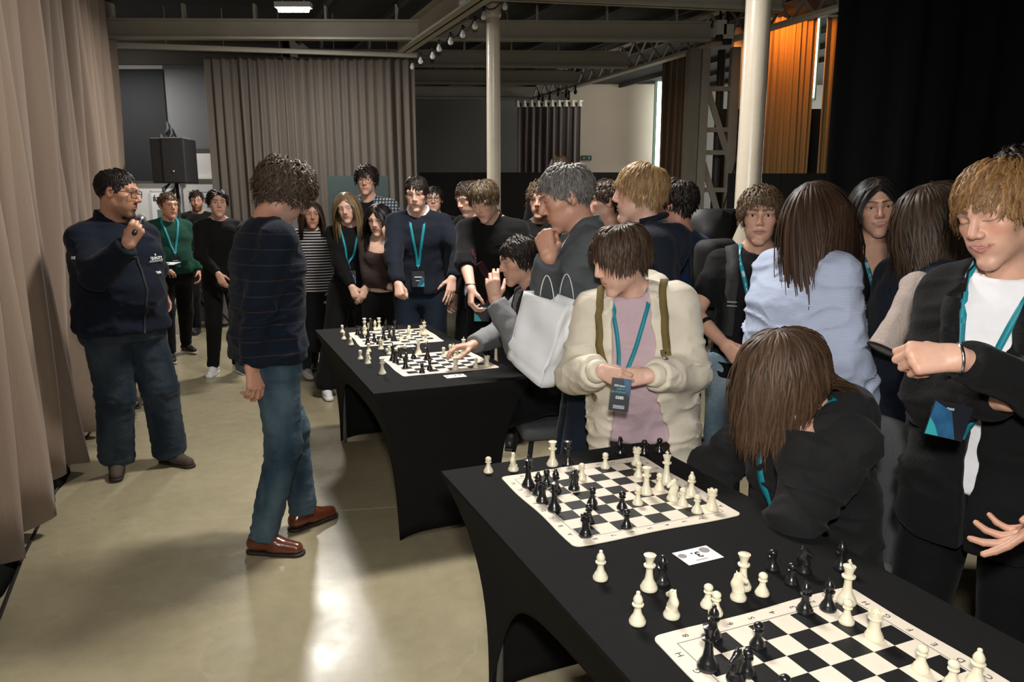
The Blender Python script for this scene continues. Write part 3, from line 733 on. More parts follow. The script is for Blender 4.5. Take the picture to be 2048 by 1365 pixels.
def chessboard(left, yaw, lab, seed, letters=True):
    # local x runs from the left corner to the far corner, local y towards the camera is negative
    r = empty('chess_mat', (left[0], left[1], TZ + .001), yaw)
    rc = .018; pts = []
    for (cx, cy, a0) in [(rc, -rc, 90), (rc, -BS + rc, 180), (BS - rc, -BS + rc, 270), (BS - rc, -rc, 0)]:
        for k in range(6): a = math.radians(a0 + k * 18); pts.append((cx + rc * math.cos(a), cy + rc * math.sin(a)))
    P = []
    for i in range(len(pts)):
        a, b_ = pts[i], pts[(i + 1) % len(pts)]
        n = 1 if math.dist(a, b_) < .05 else 14
        for k in range(n): P.append((a[0] + (b_[0] - a[0]) * k / n, a[1] + (b_[1] - a[1]) * k / n))
    rr = random.Random(seed); ph = [rr.uniform(0, 6) for _ in range(4)]
    P = [(x + .0025 * math.sin(y * 21 + ph[0]) * (1 if x < .1 or x > .4 else 0), y + .0025 * math.sin(x * 19 + ph[1]) * (1 if y > -.1 or y < -.4 else 0)) for x, y in P]
    n = len(P); V = [(x, y + BS, 0) for x, y in P] + [(x, y + BS, .0022) for x, y in P]
    Fs = [tuple(range(n - 1, -1, -1)), tuple(range(n, 2 * n))] + [(k, (k + 1) % n, n + (k + 1) % n, n + k) for k in range(n)]
    o = obj('mat_sheet', mesh_data('mat_sheet', V, Fs), M_board, r); o.location = (0, -BS, 0)
    off = (BS - 8 * SQ) / 2
    if letters:
        for k in range(8):
            c = off + SQ * (k + .5)
            for (x, y, s, rot) in [(c, -off / 2, '%d' % (8 - k), math.pi / 2), (c, -BS + off / 2, '%d' % (8 - k), math.pi / 2), (off / 2, -c, 'HGFEDCBA'[k], math.pi / 2), (BS - off / 2, -c, 'HGFEDCBA'[k], math.pi / 2)]:
                text_mesh('print_character', s, .019, M_print, r, Matrix.Translation((x, y, .0024)) @ Matrix.Rotation(rot, 4, 'Z'), extrude=.0001)
    tag(r, lab, 'chessboard'); return r
B3 = (-.038, 2.119); B4L = (.264, 1.279)
BOARDS = {1: ((-1.046, 4.645), .353), 2: ((-.717, 3.895), .400), 3: (B3, .390), 4: (B4L, .395)}
BN = {1: 'farthest board', 2: 'second board', 3: 'hoodie girl board', 4: 'nearest board'}
chessboard(*BOARDS[1], 'roll-up chessboard farthest from the camera, on the far table', 1)
chessboard(*BOARDS[2], 'roll-up chessboard at the near end of the far table', 2)
chessboard(*BOARDS[3], 'roll-up chessboard lying in front of the girl in the dark hoodie', 3)
chessboard(*BOARDS[4], 'roll-up chessboard nearest the camera, cut by the frame', 4)
# ================================================================== CHESS PIECES
M_ivory = mat('ivory_plastic', (.80, .74, .55), .35, spec=.5, coat=.15)
M_ebony = mat('black_plastic_piece', (.010, .010, .0105), .28, spec=.6, coat=.3)
BASE = [(.0, 0), (.0185, 0), (.019, .003), (.0185, .007), (.016, .010), (.0158, .0125), (.0135, .016)]
def prof(base_s, rest): return [(r * base_s, z * base_s) for r, z in BASE] + rest
PROF = {
 'pawn': prof(.80, [(.0075, .019), (.0062, .025), (.0058, .030), (.0095, .0315), (.0095, .0335), (.006, .035), (.0085, .0375), (.0098, .0415), (.0088, .0455), (.005, .0488), (.0, .0495)]),
 'rook': prof(.92, [(.0105, .020), (.0095, .030), (.0098, .037), (.0135, .0395), (.0135, .042), (.0125, .043), (.0130, .052), (.0095, .052), (.009, .047), (.0, .047)]),
 'bishop': prof(.90, [(.0085, .021), (.0068, .030), (.0065, .036), (.0115, .038), (.0118, .0405), (.007, .042), (.0095, .046), (.0098, .051), (.0072, .057), (.0038, .062), (.0045, .0645), (.0035, .067), (.0, .068)]),
 'queen': prof(1.0, [(.0095, .024), (.0075, .038), (.0072, .050), (.0128, .053), (.0130, .056), (.0082, .058), (.0085, .066), (.0125, .076), (.0135, .0785), (.010, .0790), (.0075, .0805), (.0, .0815)]),
 'king': prof(1.04, [(.0100, .025), (.0078, .040), (.0075, .054), (.0135, .057), (.0138, .060), (.0086, .062), (.0090, .070), (.0125, .0795), (.0128, .0815), (.007, .083), (.0022, .0845), (.0022, .0955), (.0, .0955)]),
 'knight': prof(.90, [(.012, .018), (.0, .0185)])}
PM = {}
for kd, pr_ in PROF.items():
    mb = MB().lathe(pr_, 20)
    if kd == 'king': mb.box((-.0052, -.0016, .0885), (.0052, .0016, .0920))
    if kd == 'rook':
        for a in range(5):
            t = a * 2 * math.pi / 5; M = Matrix.Rotation(t, 4, 'Z'); mb.box((-.0035, .0085, .050), (.0035, .0132, .0555), M)
    if kd == 'knight':
        def hf(P):
            Q = P.copy(); Q[:, 0] *= 1.35
            d = cap(Q, (0, -.001, .014), (0, -.006, .034), .0125, .0100)
            d = smin(d, cap(Q, (0, -.006, .034), (0, -.0005, .050), .0100, .0080), .006)
            d = smin(d, cap(Q, (0, -.001, .050), (0, .0145, .0405), .0078, .0052), .004)
            d = smin(d, cap(Q, (0, .004, .022), (0, .002, .030), .009, .007), .006)
            for s in (-1, 1): d = smin(d, cap(Q, (s * .0045, -.004, .055), (s * .005, -.006, .0605), .0028, .0012), .002)
            d = smin(d, cap(Q, (0, -.0125, .030), (0, -.0085, .054), .0035, .003), .003)   # mane
            return d / 1.2
        V, Q = nets(hf, (-.018, -.025, .012), (.018, .026, .066), .0014)
        mb.add(V, Q)
    me = mb.data('piece_' + kd, True); smooth_by_angle(me, 42); PM[kd] = me
PMB = {k: m.copy() for k, m in PM.items()}
for k in PM: PM[k].materials.append(M_ivory); PMB[k].materials.append(M_ebony)
ORD = ['first', 'second', 'third', 'fourth', 'fifth', 'sixth', 'seventh', 'eighth']
def piece(col, kd, px, py, board=None, lab=None, rot=0, lying=None):
    p = atz(px, py, TZ + .0035)
    o = obj(('ivory_' if col == 'w' else 'black_') + kd, (PM if col == 'w' else PMB)[kd])
    o.location = (p[0], p[1], TZ + (.0035 if board else .001)); o.rotation_euler = (0, 0, rot)
    cn = 'ivory' if col == 'w' else 'black'
    if board:
        (bx, by), yw = BOARDS[board]; dx, dy = p[0] - bx, p[1] - by
        u = (dx * math.cos(yw) + dy * math.sin(yw) - .04) / SQ; v = (dx * math.sin(yw) - dy * math.cos(yw) - .04) / SQ
        i = min(7, max(0, int(u))); j = min(7, max(0, int(v)))
        lab = '%s %s on %s, %s square from left, %s row from back' % (cn, kd, BN[board], ORD[i], ORD[j])
        o.location = (p[0], p[1], TZ + .0035)
    tag(o, lab, 'chess piece', 'chess pieces'); 
    if lying is not None:
        o.rotation_euler = (math.pi / 2, 0, lying); o.location.z = TZ + .0165
    return o
def Z(x0, y0, s): return lambda x, y: (x0 + x * s, y0 + y * s)
z3 = Z(860, 860, .36996); z4 = Z(1200, 1100, .41406); z2 = Z(600, 640, .24414); z1 = Z(620, 600, .22461)
R_ = random.Random(5)
for col, kd, x, y in [('b','king',531,305),('b','bishop',585,348),('b','pawn',630,302),('b','bishop',679,332),('b','knight',778,322),('w','pawn',820,266),('w','pawn',947,206),('w','rook',1117,188),('w','pawn',1127,253),('w','queen',1168,345),('w','king',1277,280),('w','pawn',1240,323),('w','knight',1311,378),('w','bishop',1412,350),('w','pawn',1365,406),('w','pawn',1443,446),('w','rook',1522,428),('w','pawn',1123,402),('b','rook',606,390),('b','queen',672,435),('b','pawn',877,402),('b','pawn',1038,426),('b','pawn',858,498),('b','rook',841,572),('b','pawn',1062,528)]:
    piece(col, kd, *z3(x, y), board=3, rot=R_.uniform(1.2, 2.6))
for col, kd, x, y, lab in [('w','pawn',316,225,'ivory pawn off the board at the far left table corner'),('w','knight',451,215,'ivory knight off the board beside the far left table corner pawn'),('w','queen',662,188,'ivory queen standing behind the board by the hoodie girl'),('b','queen',745,186,'black queen standing behind the board beside the ivory queen'),('b','knight',1028,125,'black knight at the far edge of the nearest table'),('b','pawn',1158,128,'black pawn at the far table edge, left of the other black pawn'),('b','pawn',1240,118,'black pawn at the far table edge, below the cream jacket'),
    ('w','bishop',921,800,'ivory bishop standing alone left of the ivory queen, between the near boards'),('w','queen',1183,855,'ivory queen in front of a black bishop, left of the number card'),('b','bishop',1255,828,'black bishop behind the ivory queen, left of the number card'),('w','bishop',1121,1038,'ivory bishop just behind the corner of the nearest board'),('w','knight',1306,1003,'ivory knight left of two close ivory pawns')]:
    piece(col, kd, *z3(x, y), lab=lab, rot=R_.uniform(-.5, .6) if kd == 'knight' else 0)
for col, kd, x, y, lab in [('w','pawn',520,268,'ivory pawn, rear one of a close pair behind the nearest board'),('w','pawn',558,306,'ivory pawn, front one of a close pair behind the nearest board'),('w','knight',668,232,'ivory knight in front of an ivory queen near the number card'),('w','queen',688,180,'ivory queen half hidden behind an ivory knight'),('w','pawn',783,210,'ivory pawn standing right of the ivory knight and queen'),('b','pawn',832,92,'black pawn off the board, leftmost of the black group at right'),('b','pawn',924,160,'black pawn off the board, in front of the black knight'),('b','knight',985,104,'black knight off the board right of the number card'),('b','bishop',1162,88,'black bishop off the board at the table edge by the chair')]:
    piece(col, kd, *z4(x, y), lab=lab, rot=R_.uniform(-1.9, -1.2) if kd == 'knight' else 0)
for col, kd, x, y in [('b','bishop',988,300),('b','bishop',1100,288),('w','king',1190,255),('w','pawn',1190,352),('w','rook',1322,425),('b','pawn',760,468),('b','bishop',545,425),('b','king',520,572),('b','knight',655,632),('b','pawn',710,603),('w','pawn',1548,582),('w','pawn',1698,660),('w','bishop',1815,650),('b','pawn',885,735)]:
    piece(col, kd, *z4(x, y), board=4, rot=R_.uniform(1.2, 2.6))
for col, kd, x, y in [('b','king',762,335),('b','rook',785,350),('b','pawn',815,300),('b','rook',866,400),('b','pawn',872,345),('b','pawn',930,312),('b','king',1046,320),('b','pawn',1000,435),('b','pawn',1063,405),('w','pawn',1177,297),('w','pawn',1232,272),('w','bishop',1258,297),('w','pawn',1291,303),('w','king',1342,280),('w','rook',1275,410),('w','pawn',1442,393),('w','rook',1533,382)]:
    piece(col, kd, *z2(x, y), board=2, rot=R_.uniform(1.2, 2.6))
for col, kd, x, y, lab in [('w','queen',675,440,'ivory queen standing at the near left of the far table'),('w','bishop',556,355,'ivory bishop left of the ivory queen on the far table'),('w','pawn',560,322,'ivory pawn just behind the ivory bishop on the far table'),('w','pawn',495,318,'ivory pawn nearest the left edge of the far table'),('w','pawn',563,258,'ivory pawn between the two far boards, toward the left edge'),('w','rook',663,238,'ivory rook in front of the farthest board'),('w','pawn',731,280,'ivory pawn behind the left end of the second farthest board'),('w','queen',971,272,'ivory queen standing between the two far boards'),('b','rook',1338,235,'black rook at the right edge of the far table behind the king'),('b','pawn',1412,240,'black pawn at the right edge of the far table'),('b','bishop',1452,272,'black bishop at the right edge of the far table'),('b','pawn',1482,288,'black pawn nearest the seated boy at the far table edge')]:
    piece(col, kd, *z2(x, y), lab=lab)
for kk, (x, y, kd, ang, lab) in enumerate([(815, 258, 'queen', -1.1, 'ivory queen lying on its side, green felt base showing'), (868, 240, 'pawn', -1.6, 'ivory pawn lying on its side behind the second farthest board')]):
    o = piece('w', kd, *z2(x, y), lab=lab, lying=ang)
    if kk == 0:
        MB().lathe([(.0165, -.0012), (.0165, .0)], 18).build('felt_base', mat('green_felt', (.03, .06, .035), .9), o)
for col, kd, x, y in [('b','rook',425,312),('b','bishop',460,332),('b','pawn',520,325),('b','rook',515,398),('b','pawn',572,368),('b','pawn',612,396),('b','king',657,362),('b','pawn',708,332),('b','queen',747,358),('w','pawn',808,358),('w','bishop',877,342),('w','pawn',884,296),('w','rook',993,306),('w','king',1019,314),('w','pawn',1030,368),('w','pawn',487,300)]:
    piece(col, kd, *z1(x, y), board=1, rot=R_.uniform(1.2, 2.6))
for col, kd, x, y, lab in [('w','pawn',288,288,'ivory pawn at the far left corner of the far table, rear one'),('w','pawn',301,348,'ivory pawn at the far left corner of the far table, front one'),('w','knight',365,398,'ivory knight beside the left corner of the farthest board'),('w','queen',487,268,'ivory queen leftmost of the row behind the farthest board'),('w','pawn',524,268,'ivory pawn in the row behind the farthest board'),('b','queen',545,270,'black queen in the row behind the farthest board'),('w','bishop',580,268,'ivory bishop in the row behind the farthest board'),('w','queen',617,264,'ivory queen rightmost ivory piece behind the farthest board'),('b','bishop',678,262,'black bishop behind the farthest board'),('b','rook',757,252,'black rook at the back of the far table, rightmost behind the board')]:
    piece(col, kd, *z1(x, y), lab=lab)
# ================================================================== NUMBER CARDS
M_card = mat('white_card', (.82, .82, .84), .5); M_smudge = mat('card_print_grey', (.30, .26, .26), .6)
def card(c4, num, lab):
    P = [atz(x, y, TZ + .001) for x, y in c4]          # left, far, right, near
    o = P[0]; ex = P[1] - P[0]; W = np.linalg.norm(ex[:2]); yaw = math.atan2(ex[1], ex[0]); hgt = np.linalg.norm((P[3] - P[0])[:2])
    r = empty('number_card', (o[0], o[1], TZ + .001), yaw)
    MB().box((0, -hgt, 0), (W, 0, .0008)).build('card_sheet', M_card, r)
    text_mesh('numeral', num, hgt * .55, M_print, r, Matrix.Translation((W * .5, -hgt * .45, .001)) @ Matrix.Rotation(math.pi, 4, 'Z'), extrude=.0001, bold=True)
    for cx, cy, sx in ((.13, .35, .16), (.80, .28, .2)):
        MB().tube([(W * cx, -hgt * cy, .0009), (W * cx, -hgt * cy, .0012)], hgt * sx, 12).build('emblem', M_smudge, r)
    MB().box((W * .3, -hgt * .84, .0008), (W * .62, -hgt * .80, .0011)).build('print_line', M_smudge, r)
    tag(r, lab, 'card')
card([(1344, 1107.5), (1412, 1092), (1446.5, 1115), (1376, 1132.5)], '3.', 'white card numbered 3 between the two near chessboards')
card([z2(1172, 458), z2(1334, 443), z2(1362, 470), z2(1195, 482)], '2.', 'white number card at the near end of the far table')
card([z2(785, 216), z2(925, 205), z2(938, 222), z2(800, 232)], '1.', 'white number card lying between the two far chessboards')
# ================================================================== PEOPLE: a body builder
def rx(a): c, s = math.cos(a), math.sin(a); return np.array([[1, 0, 0], [0, c, -s], [0, s, c]])
def ry(a): c, s = math.cos(a), math.sin(a); return np.array([[c, 0, s], [0, 1, 0], [-s, 0, c]])
def rz(a): c, s = math.cos(a), math.sin(a); return np.array([[c, -s, 0], [s, c, 0], [0, 0, 1]])
def nrm(v): v = np.asarray(v, float); return v / (np.linalg.norm(v) + 1e-12)
D2R = math.pi / 180

def ik(S, W, l1, l2, pole):
    d = W - S; L = np.linalg.norm(d); Lm = (l1 + l2) * .995
    if L > Lm: W = S + d / L * Lm; d = W - S; L = Lm
    u = d / L; a = (l1 * l1 - l2 * l2 + L * L) / (2 * L); h = math.sqrt(max(l1 * l1 - a * a, 0))
    p = np.asarray(pole, float); p = p - u * (p @ u); p = nrm(p)
    return S + u * a + p * h, W

SKIN = {'fair': (.62, .36, .26), 'mid': (.55, .30, .205), 'tan': (.46, .235, .15), 'pale': (.68, .42, .32), 'ruddy': (.56, .28, .19)}
def skin_material():
    m = bpy.data.materials.new('skin'); m.use_nodes = True; MATS['skin'] = m
    N, L, b = nodes_of(m); a = N.new('ShaderNodeAttribute'); a.attribute_name = 'col'
    nz = N.new('ShaderNodeTexNoise'); nz.inputs['Scale'].default_value = 60; nz.inputs['Detail'].default_value = 4
    tc = N.new('ShaderNodeTexCoord'); L.new(tc.outputs['Object'], nz.inputs['Vector'])
    mr = N.new('ShaderNodeMapRange'); L.new(nz.outputs[0], mr.inputs[0]); mr.inputs[3].default_value = .86; mr.inputs[4].default_value = 1.12
    mx = N.new('ShaderNodeMix'); mx.data_type = 'RGBA'; mx.blend_type = 'MULTIPLY'; mx.inputs[0].default_value = 1
    L.new(a.outputs[0], mx.inputs[6]); L.new(mr.outputs[0], mx.inputs[7]); L.new(mx.outputs[2], b.inputs['Base Color'])
    b.inputs['Roughness'].default_value = .46; b.inputs['Specular IOR Level'].default_value = .42
    b.inputs['Subsurface Weight'].default_value = .12; b.inputs['Subsurface Radius'].default_value = (.012, .004, .002); b.inputs['Subsurface Scale'].default_value = .6
    bp = N.new('ShaderNodeBump'); bp.inputs['Strength'].default_value = .05; bp.inputs['Distance'].default_value = .002
    nz2 = N.new('ShaderNodeTexNoise'); nz2.inputs['Scale'].default_value = 350; L.new(tc.outputs['Object'], nz2.inputs['Vector'])
    L.new(nz2.outputs[0], bp.inputs['Height']); L.new(bp.outputs[0], b.inputs['Normal']); return m
M_skin = skin_material()
def hair_material():
    m = bpy.data.materials.new('hair'); m.use_nodes = True; N, L, b = nodes_of(m)
    a = N.new('ShaderNodeAttribute'); a.attribute_name = 'col'; L.new(a.outputs[0], b.inputs['Base Color'])
    b.inputs['Roughness'].default_value = .45; b.inputs['Specular IOR Level'].default_value = .22
    b.inputs['Anisotropic'].default_value = .5
    return m
M_hair = hair_material()
M_eye = mat('eye_wet', (.8, .8, .8), .08, spec=.6)
N_, L_, be_ = nodes_of(M_eye); a_ = N_.new('ShaderNodeAttribute'); a_.attribute_name = 'col'; L_.new(a_.outputs[0], be_.inputs['Base Color'])

# ---------------------------------------------------------------- head
def lips(A, f):
    sm = f.get('smile', 0.); zc = -.0550 + .0065 * sm; mw = .0245 + .0055 * sm; op = f.get('open', 0.)
    up = smin(cap(A, (mw, .0815 - .001 * sm, zc), (.0065, .0872, -.0505), .0026, .0038), cap(A, (.0065, .0872, -.0505), (0, .0870, -.0515), .0038, .0036), .002)
    lo = cap(A, (mw * .84, .0820 - .001 * sm, zc - .0025), (0, .0862, -.0618 - .002 * op), .0028, .0050)
    return up, lo, zc, mw
def head_sdf(Q, f):
    jw, ns, ch, rd = f.get('jaw', 1.), f.get('nose', 1.), f.get('chin', 1.), f.get('round', 0.)
    A = Q.copy(); A[:, 0] = np.abs(A[:, 0])
    d = ell(Q, (0, -.018, .035), (.074, .094, .084))
    d = smin(d, ell(Q, (0, .012, -.010), (.058 * (.5 + .5 * jw) + .004 * rd, .073, .102)), .022)
    d = smin(d, cap(A, (.037 * jw, .006, -.056), (.010, .064, -.095 * (.7 + .3 * ch)), .0205 + .006 * rd, .016), .022)      # jaw line
    d = smin(d, ell(Q, (0, .068, -.098 * (.75 + .25 * ch)), (.020, .020, .017)), .016)                                       # chin
    d = smin(d, ell(A, (.040, .046, -.012), (.0225 + .005 * rd, .028, .022)), .020)
    d = smin(d, ell(A, (.027, .046, -.050), (.024 + .007 * rd, .032, .034)), .020)                               # cheek
    d = smin(d, cap(A, (.006, .083, .027), (.046, .066, .030), .010, .012), .014)                                            # brow ridge
    d = smin(d, ell(Q, (0, .061, -.052), (.032, .0245, .030)), .016)                                                          # muzzle
    d = smax(d, -ell(A, (.032, .096, .009), (.019, .015, .0125)), .012)                                                      # sockets
    d = smin(d, cap(Q, (0, .083, .020), (0, .1015 + .010 * (ns - 1), -.019), .0070, .0105 * ns), .010)                        # nose
    d = smin(d, ell(A, (.0112 * ns, .0915, -.0245), (.0080 * ns, .010, .0078)), .006)
    sm = f.get('smile', 0.); up, lo, zc, mw = lips(A, f)
    d = smin(d, smin(up, lo, .0015), .004)
    op = f.get('open', 0.)
    d = smax(d, -ell(A, (0, .094, -.0562 + .002 * sm), (mw * .88, .013, .0009 + .0035 * op)), .0015)
    eo = f.get('eyes', 1.)
    d = smin(d, ell(A, (.0315, .0655, .0105), (.0162, .0150, .0146)), .005)                                                     # lids
    if eo > .15: d = smax(d, -ell(A, (.0315, .0885, .0103), (.0160, .0140, .0074 * eo)), .0012)
    e1 = ell(A, (.075, -.010, .000), (.0085, .0185, .031)); e1 = smax(e1, -ell(A, (.084, -.004, .003), (.0060, .0105, .018)), .004)
    d = smin(d, e1, .006)
    return d
EYE_C = np.array([.0315, .0668, .0103])
def head_color(Q, f, skin, hairc, scalp_on=True):
    n = len(Q); c = np.tile(np.array(skin), (n, 1)); A = Q.copy(); A[:, 0] = np.abs(A[:, 0])
    def blend(c, w_, col): return c * (1 - w_[:, None]) + np.array(col) * w_[:, None]
    sk = np.array(skin)
    red = sk * np.array([1.02, .80, .76])
    w_ = np.exp(-(((A - np.array([.042, .068, -.020])) / np.array([.020, .03, .018])) ** 2).sum(1)) * f.get('blush', .55); c = blend(c, w_, red)
    w_ = np.exp(-(((A - np.array([0, .108, -.022])) / np.array([.014, .02, .014])) ** 2).sum(1)) * .5; c = blend(c, w_, red)
    w_ = np.clip((A[:, 0] - .072) / .006, 0, 1) * (np.abs(A[:, 2]) < .04); c = blend(c, w_ * .6, red)
    w_ = np.exp(-(((A - np.array([.031, .08, -.004])) / np.array([.016, .02, .008])) ** 2).sum(1)) * .35; c = blend(c, w_, sk * .74)
    st = f.get('stubble', 0.)
    if st:
        w_ = np.clip((-.028 - A[:, 2]) / .02, 0, 1) * np.clip((A[:, 1] + .01) / .03, 0, 1)
        w_ = np.maximum(w_ * np.clip(1.2 - 2.0 * np.exp(-((A[:, 0] / .03) ** 2 + ((A[:, 2] + .03) / .012) ** 2)), 0, 1), 0)
        c = blend(c, w_ * st, np.array(f.get('beardcol', hairc)) * .8 + sk * .2)
    gt = f.get('goatee', 0.)
    if gt:
        w_ = np.exp(-((np.maximum(np.abs(A[:, 0] ) - .012, 0) / .012) ** 2)) * np.clip((-.062 - A[:, 2]) / .008, 0, 1) * (A[:, 1] > .03)
        w2 = np.exp(-((A[:, 2] + .0405) / .0045) ** 2) * np.clip((.03 - A[:, 0]) / .008, 0, 1) * (A[:, 1] > .06)
        c = blend(c, np.maximum(w_, w2) * gt, np.array(hairc) * .8)
    lip = np.array(f.get('lip', sk * np.array([.90, .55, .55]))); sm = f.get('smile', 0.)
    up, lo, zc, mw = lips(A, f)
    w_ = np.clip(1 - (np.minimum(up, lo) - .0004) / .0020, 0, 1); c = blend(c, w_ * .8, lip)
    op = f.get('open', 0.)
    zm = -.0562 + .002 * sm + (zc + .0565 - .002 * sm) * (A[:, 0] / mw) ** 2
    inm = np.clip((mw * .9 - A[:, 0]) / .003, 0, 1) * (A[:, 1] > .06)
    w_ = np.exp(-((A[:, 2] - zm) / (.0014 + .0012 * op)) ** 2) * inm; c = blend(c, w_ * .75, (.12, .035, .03))
    if op > .3:
        w_ = np.exp(-((A[:, 2] - zm - .0010) / .0022) ** 2) * np.clip((mw * .72 - A[:, 0]) / .003, 0, 1) * (A[:, 1] > .07); c = blend(c, w_, (.70, .64, .56))
    # brows
    bc = np.array(f.get('brow', np.array(hairc) * .5 + sk * .03)); bt = f.get('browt', 1.)
    bd = np.minimum(cap(A, (.012, .092, .0315), (.032, .086, .0365), .0036 * bt, .0034 * bt), cap(A, (.032, .086, .0365), (.051, .070, .031), .0034 * bt, .0018 * bt))
    w_ = np.clip(1 - bd / .0045, 0, 1) * (A[:, 1] > .03); c = blend(c, w_ * f.get('browd', .85), bc)
    # lashes / lid line
    eo = f.get('eyes', 1.)
    ex = np.clip(1 - ((A[:, 0] - .0315) / .0165) ** 2, 0, 1)
    zt = .0103 + (.0076 * eo) * np.sqrt(ex) if eo > .15 else .0065 - .0035 * np.sqrt(ex) + .002
    w_ = np.exp(-((A[:, 2] - zt) / .0017) ** 2) * (ex > 0) * (A[:, 1] > .055); c = blend(c, w_ * .8, (.03, .02, .016))
    if f.get('shadow'):
        w_ = np.exp(-(((A - np.array([.032, .078, .017])) / np.array([.016, .02, .006])) ** 2).sum(1)); c = blend(c, w_ * f['shadow'], (.10, .06, .05))
    if scalp_on:
        zb = hairline(A, f.get('hl', 0.)); w_ = np.clip((A[:, 2] - zb) / .006, 0, 1) * (A[:, 0] < .0745 + 0 * A[:, 1]); c = blend(c, w_ * f.get('scalp', .9), np.array(hairc) * .6)
    return c
def hairline(A, hl=0.):
    return np.interp(A[:, 1], [-.12, -.075, -.05, -.02, .004, .022, .034, .048, .062, .09], [-.062, -.055, -.03, .004, -.012, -.002, .028, .052, .066 + hl, .074 + hl])

# ---------------------------------------------------------------- hand
HANDS = {   # per finger (index..pinky): 3 curls in degrees; spread; thumb: out angle, in angle, curl
 'relax': ([(22, 30, 15), (28, 34, 18), (34, 38, 20), (38, 40, 20)], 3, (38, 25, 15)),
 'open': ([(4, 10, 6), (10, 14, 8), (14, 16, 10), (16, 18, 12)], 7, (48, 20, 12)),
 'fist': ([(72, 88, 55), (76, 92, 58), (80, 92, 58), (82, 90, 55)], 0, (20, 62, 45)),
 'grip': ([(58, 72, 40), (62, 76, 42), (66, 78, 44), (70, 78, 44)], 1, (25, 60, 35)),
 'pinch': ([(45, 40, 22), (42, 44, 24), (44, 48, 28), (48, 50, 30)], 1, (30, 45, 25)),
 'chin': ([(60, 62, 40), (66, 66, 44), (70, 70, 46), (74, 72, 46)], 1, (30, 40, 20)),
 'flat': ([(6, 8, 4), (6, 8, 5), (8, 8, 5), (10, 10, 6)], 1, (30, 10, 8)),
 'present': ([(8, 10, 8), (22, 26, 16), (34, 34, 20), (40, 38, 22)], 5, (62, 5, 10)),
}
def hand_prims(kind, m, sc=1.):
    curls, spread, th = HANDS[kind]; pr = []
    kx = [-.027, -.009, .0095, .026]; ky = [.090, .094, .089, .080]; kz = [.003, .006, .005, .001]
    ln = [(.042, .026, .021), (.047, .030, .022), (.043, .028, .021), (.033, .021, .019)]
    rd = [(.0098, .0086, .0078, .0066), (.0100, .0088, .0079, .0067), (.0095, .0083, .0075, .0064), (.0085, .0074, .0067, .0058)]
    for i in range(4):
        k = np.array([kx[i] * m, ky[i], kz[i]]); w0 = np.array([kx[i] * m * .55, .012, 0])
        pr.append(('p', w0, k, .0145, .0118))
        sp = (i - 1.4) * spread * D2R * m
        ang = 0; p = k
        for j in range(3):
            ang += curls[i][j] * D2R
            d = rz(-sp) @ np.array([0, math.cos(ang), -math.sin(ang)])
            q = p + d * ln[i][j]; pr.append(('f', p, q, rd[i][j], rd[i][j + 1])); p = q
    out, inn, cu = [a * D2R for a in th]
    p = np.array([-.018 * m, .018, -.006]); d = np.array([-math.sin(out) * m, math.cos(out), -math.sin(inn)]); d = nrm(d)
    q = p + d * .044; pr.append(('p', p, q, .0150, .0120))
    d2 = nrm(d + np.array([.45 * m * math.sin(cu) + .25 * m * math.sin(inn), .25, -.35 * math.sin(inn)])); q2 = q + d2 * .032; pr.append(('f', q, q2, .0112, .0098))
    d3 = nrm(d2 + np.array([.5 * m * math.sin(cu), .1, -.1])); q3 = q2 + d3 * .026; pr.append(('f', q2, q3, .0096, .0072))
    return [(t, a * sc, b * sc, r1 * sc, r2 * sc) for t, a, b, r1, r2 in pr]
def hand_sdf(P, prims):
    palm = None; d = None; fs = []
    for t, a, b, r1, r2 in prims:
        v = cap(P, a, b, r1, r2)
        if t == 'p': palm = v if palm is None else smin(palm, v, .012)
        else: fs.append(v)
    d = palm
    # joints of one finger blend; fingers stay apart
    for i in range(0, len(fs) - 2, 3):
        f = smin(smin(fs[i], fs[i + 1], .002), fs[i + 2], .002); d = smin(d, f, .005)
    f = smin(fs[-2], fs[-1], .002); d = smin(d, f, .006)
    return d

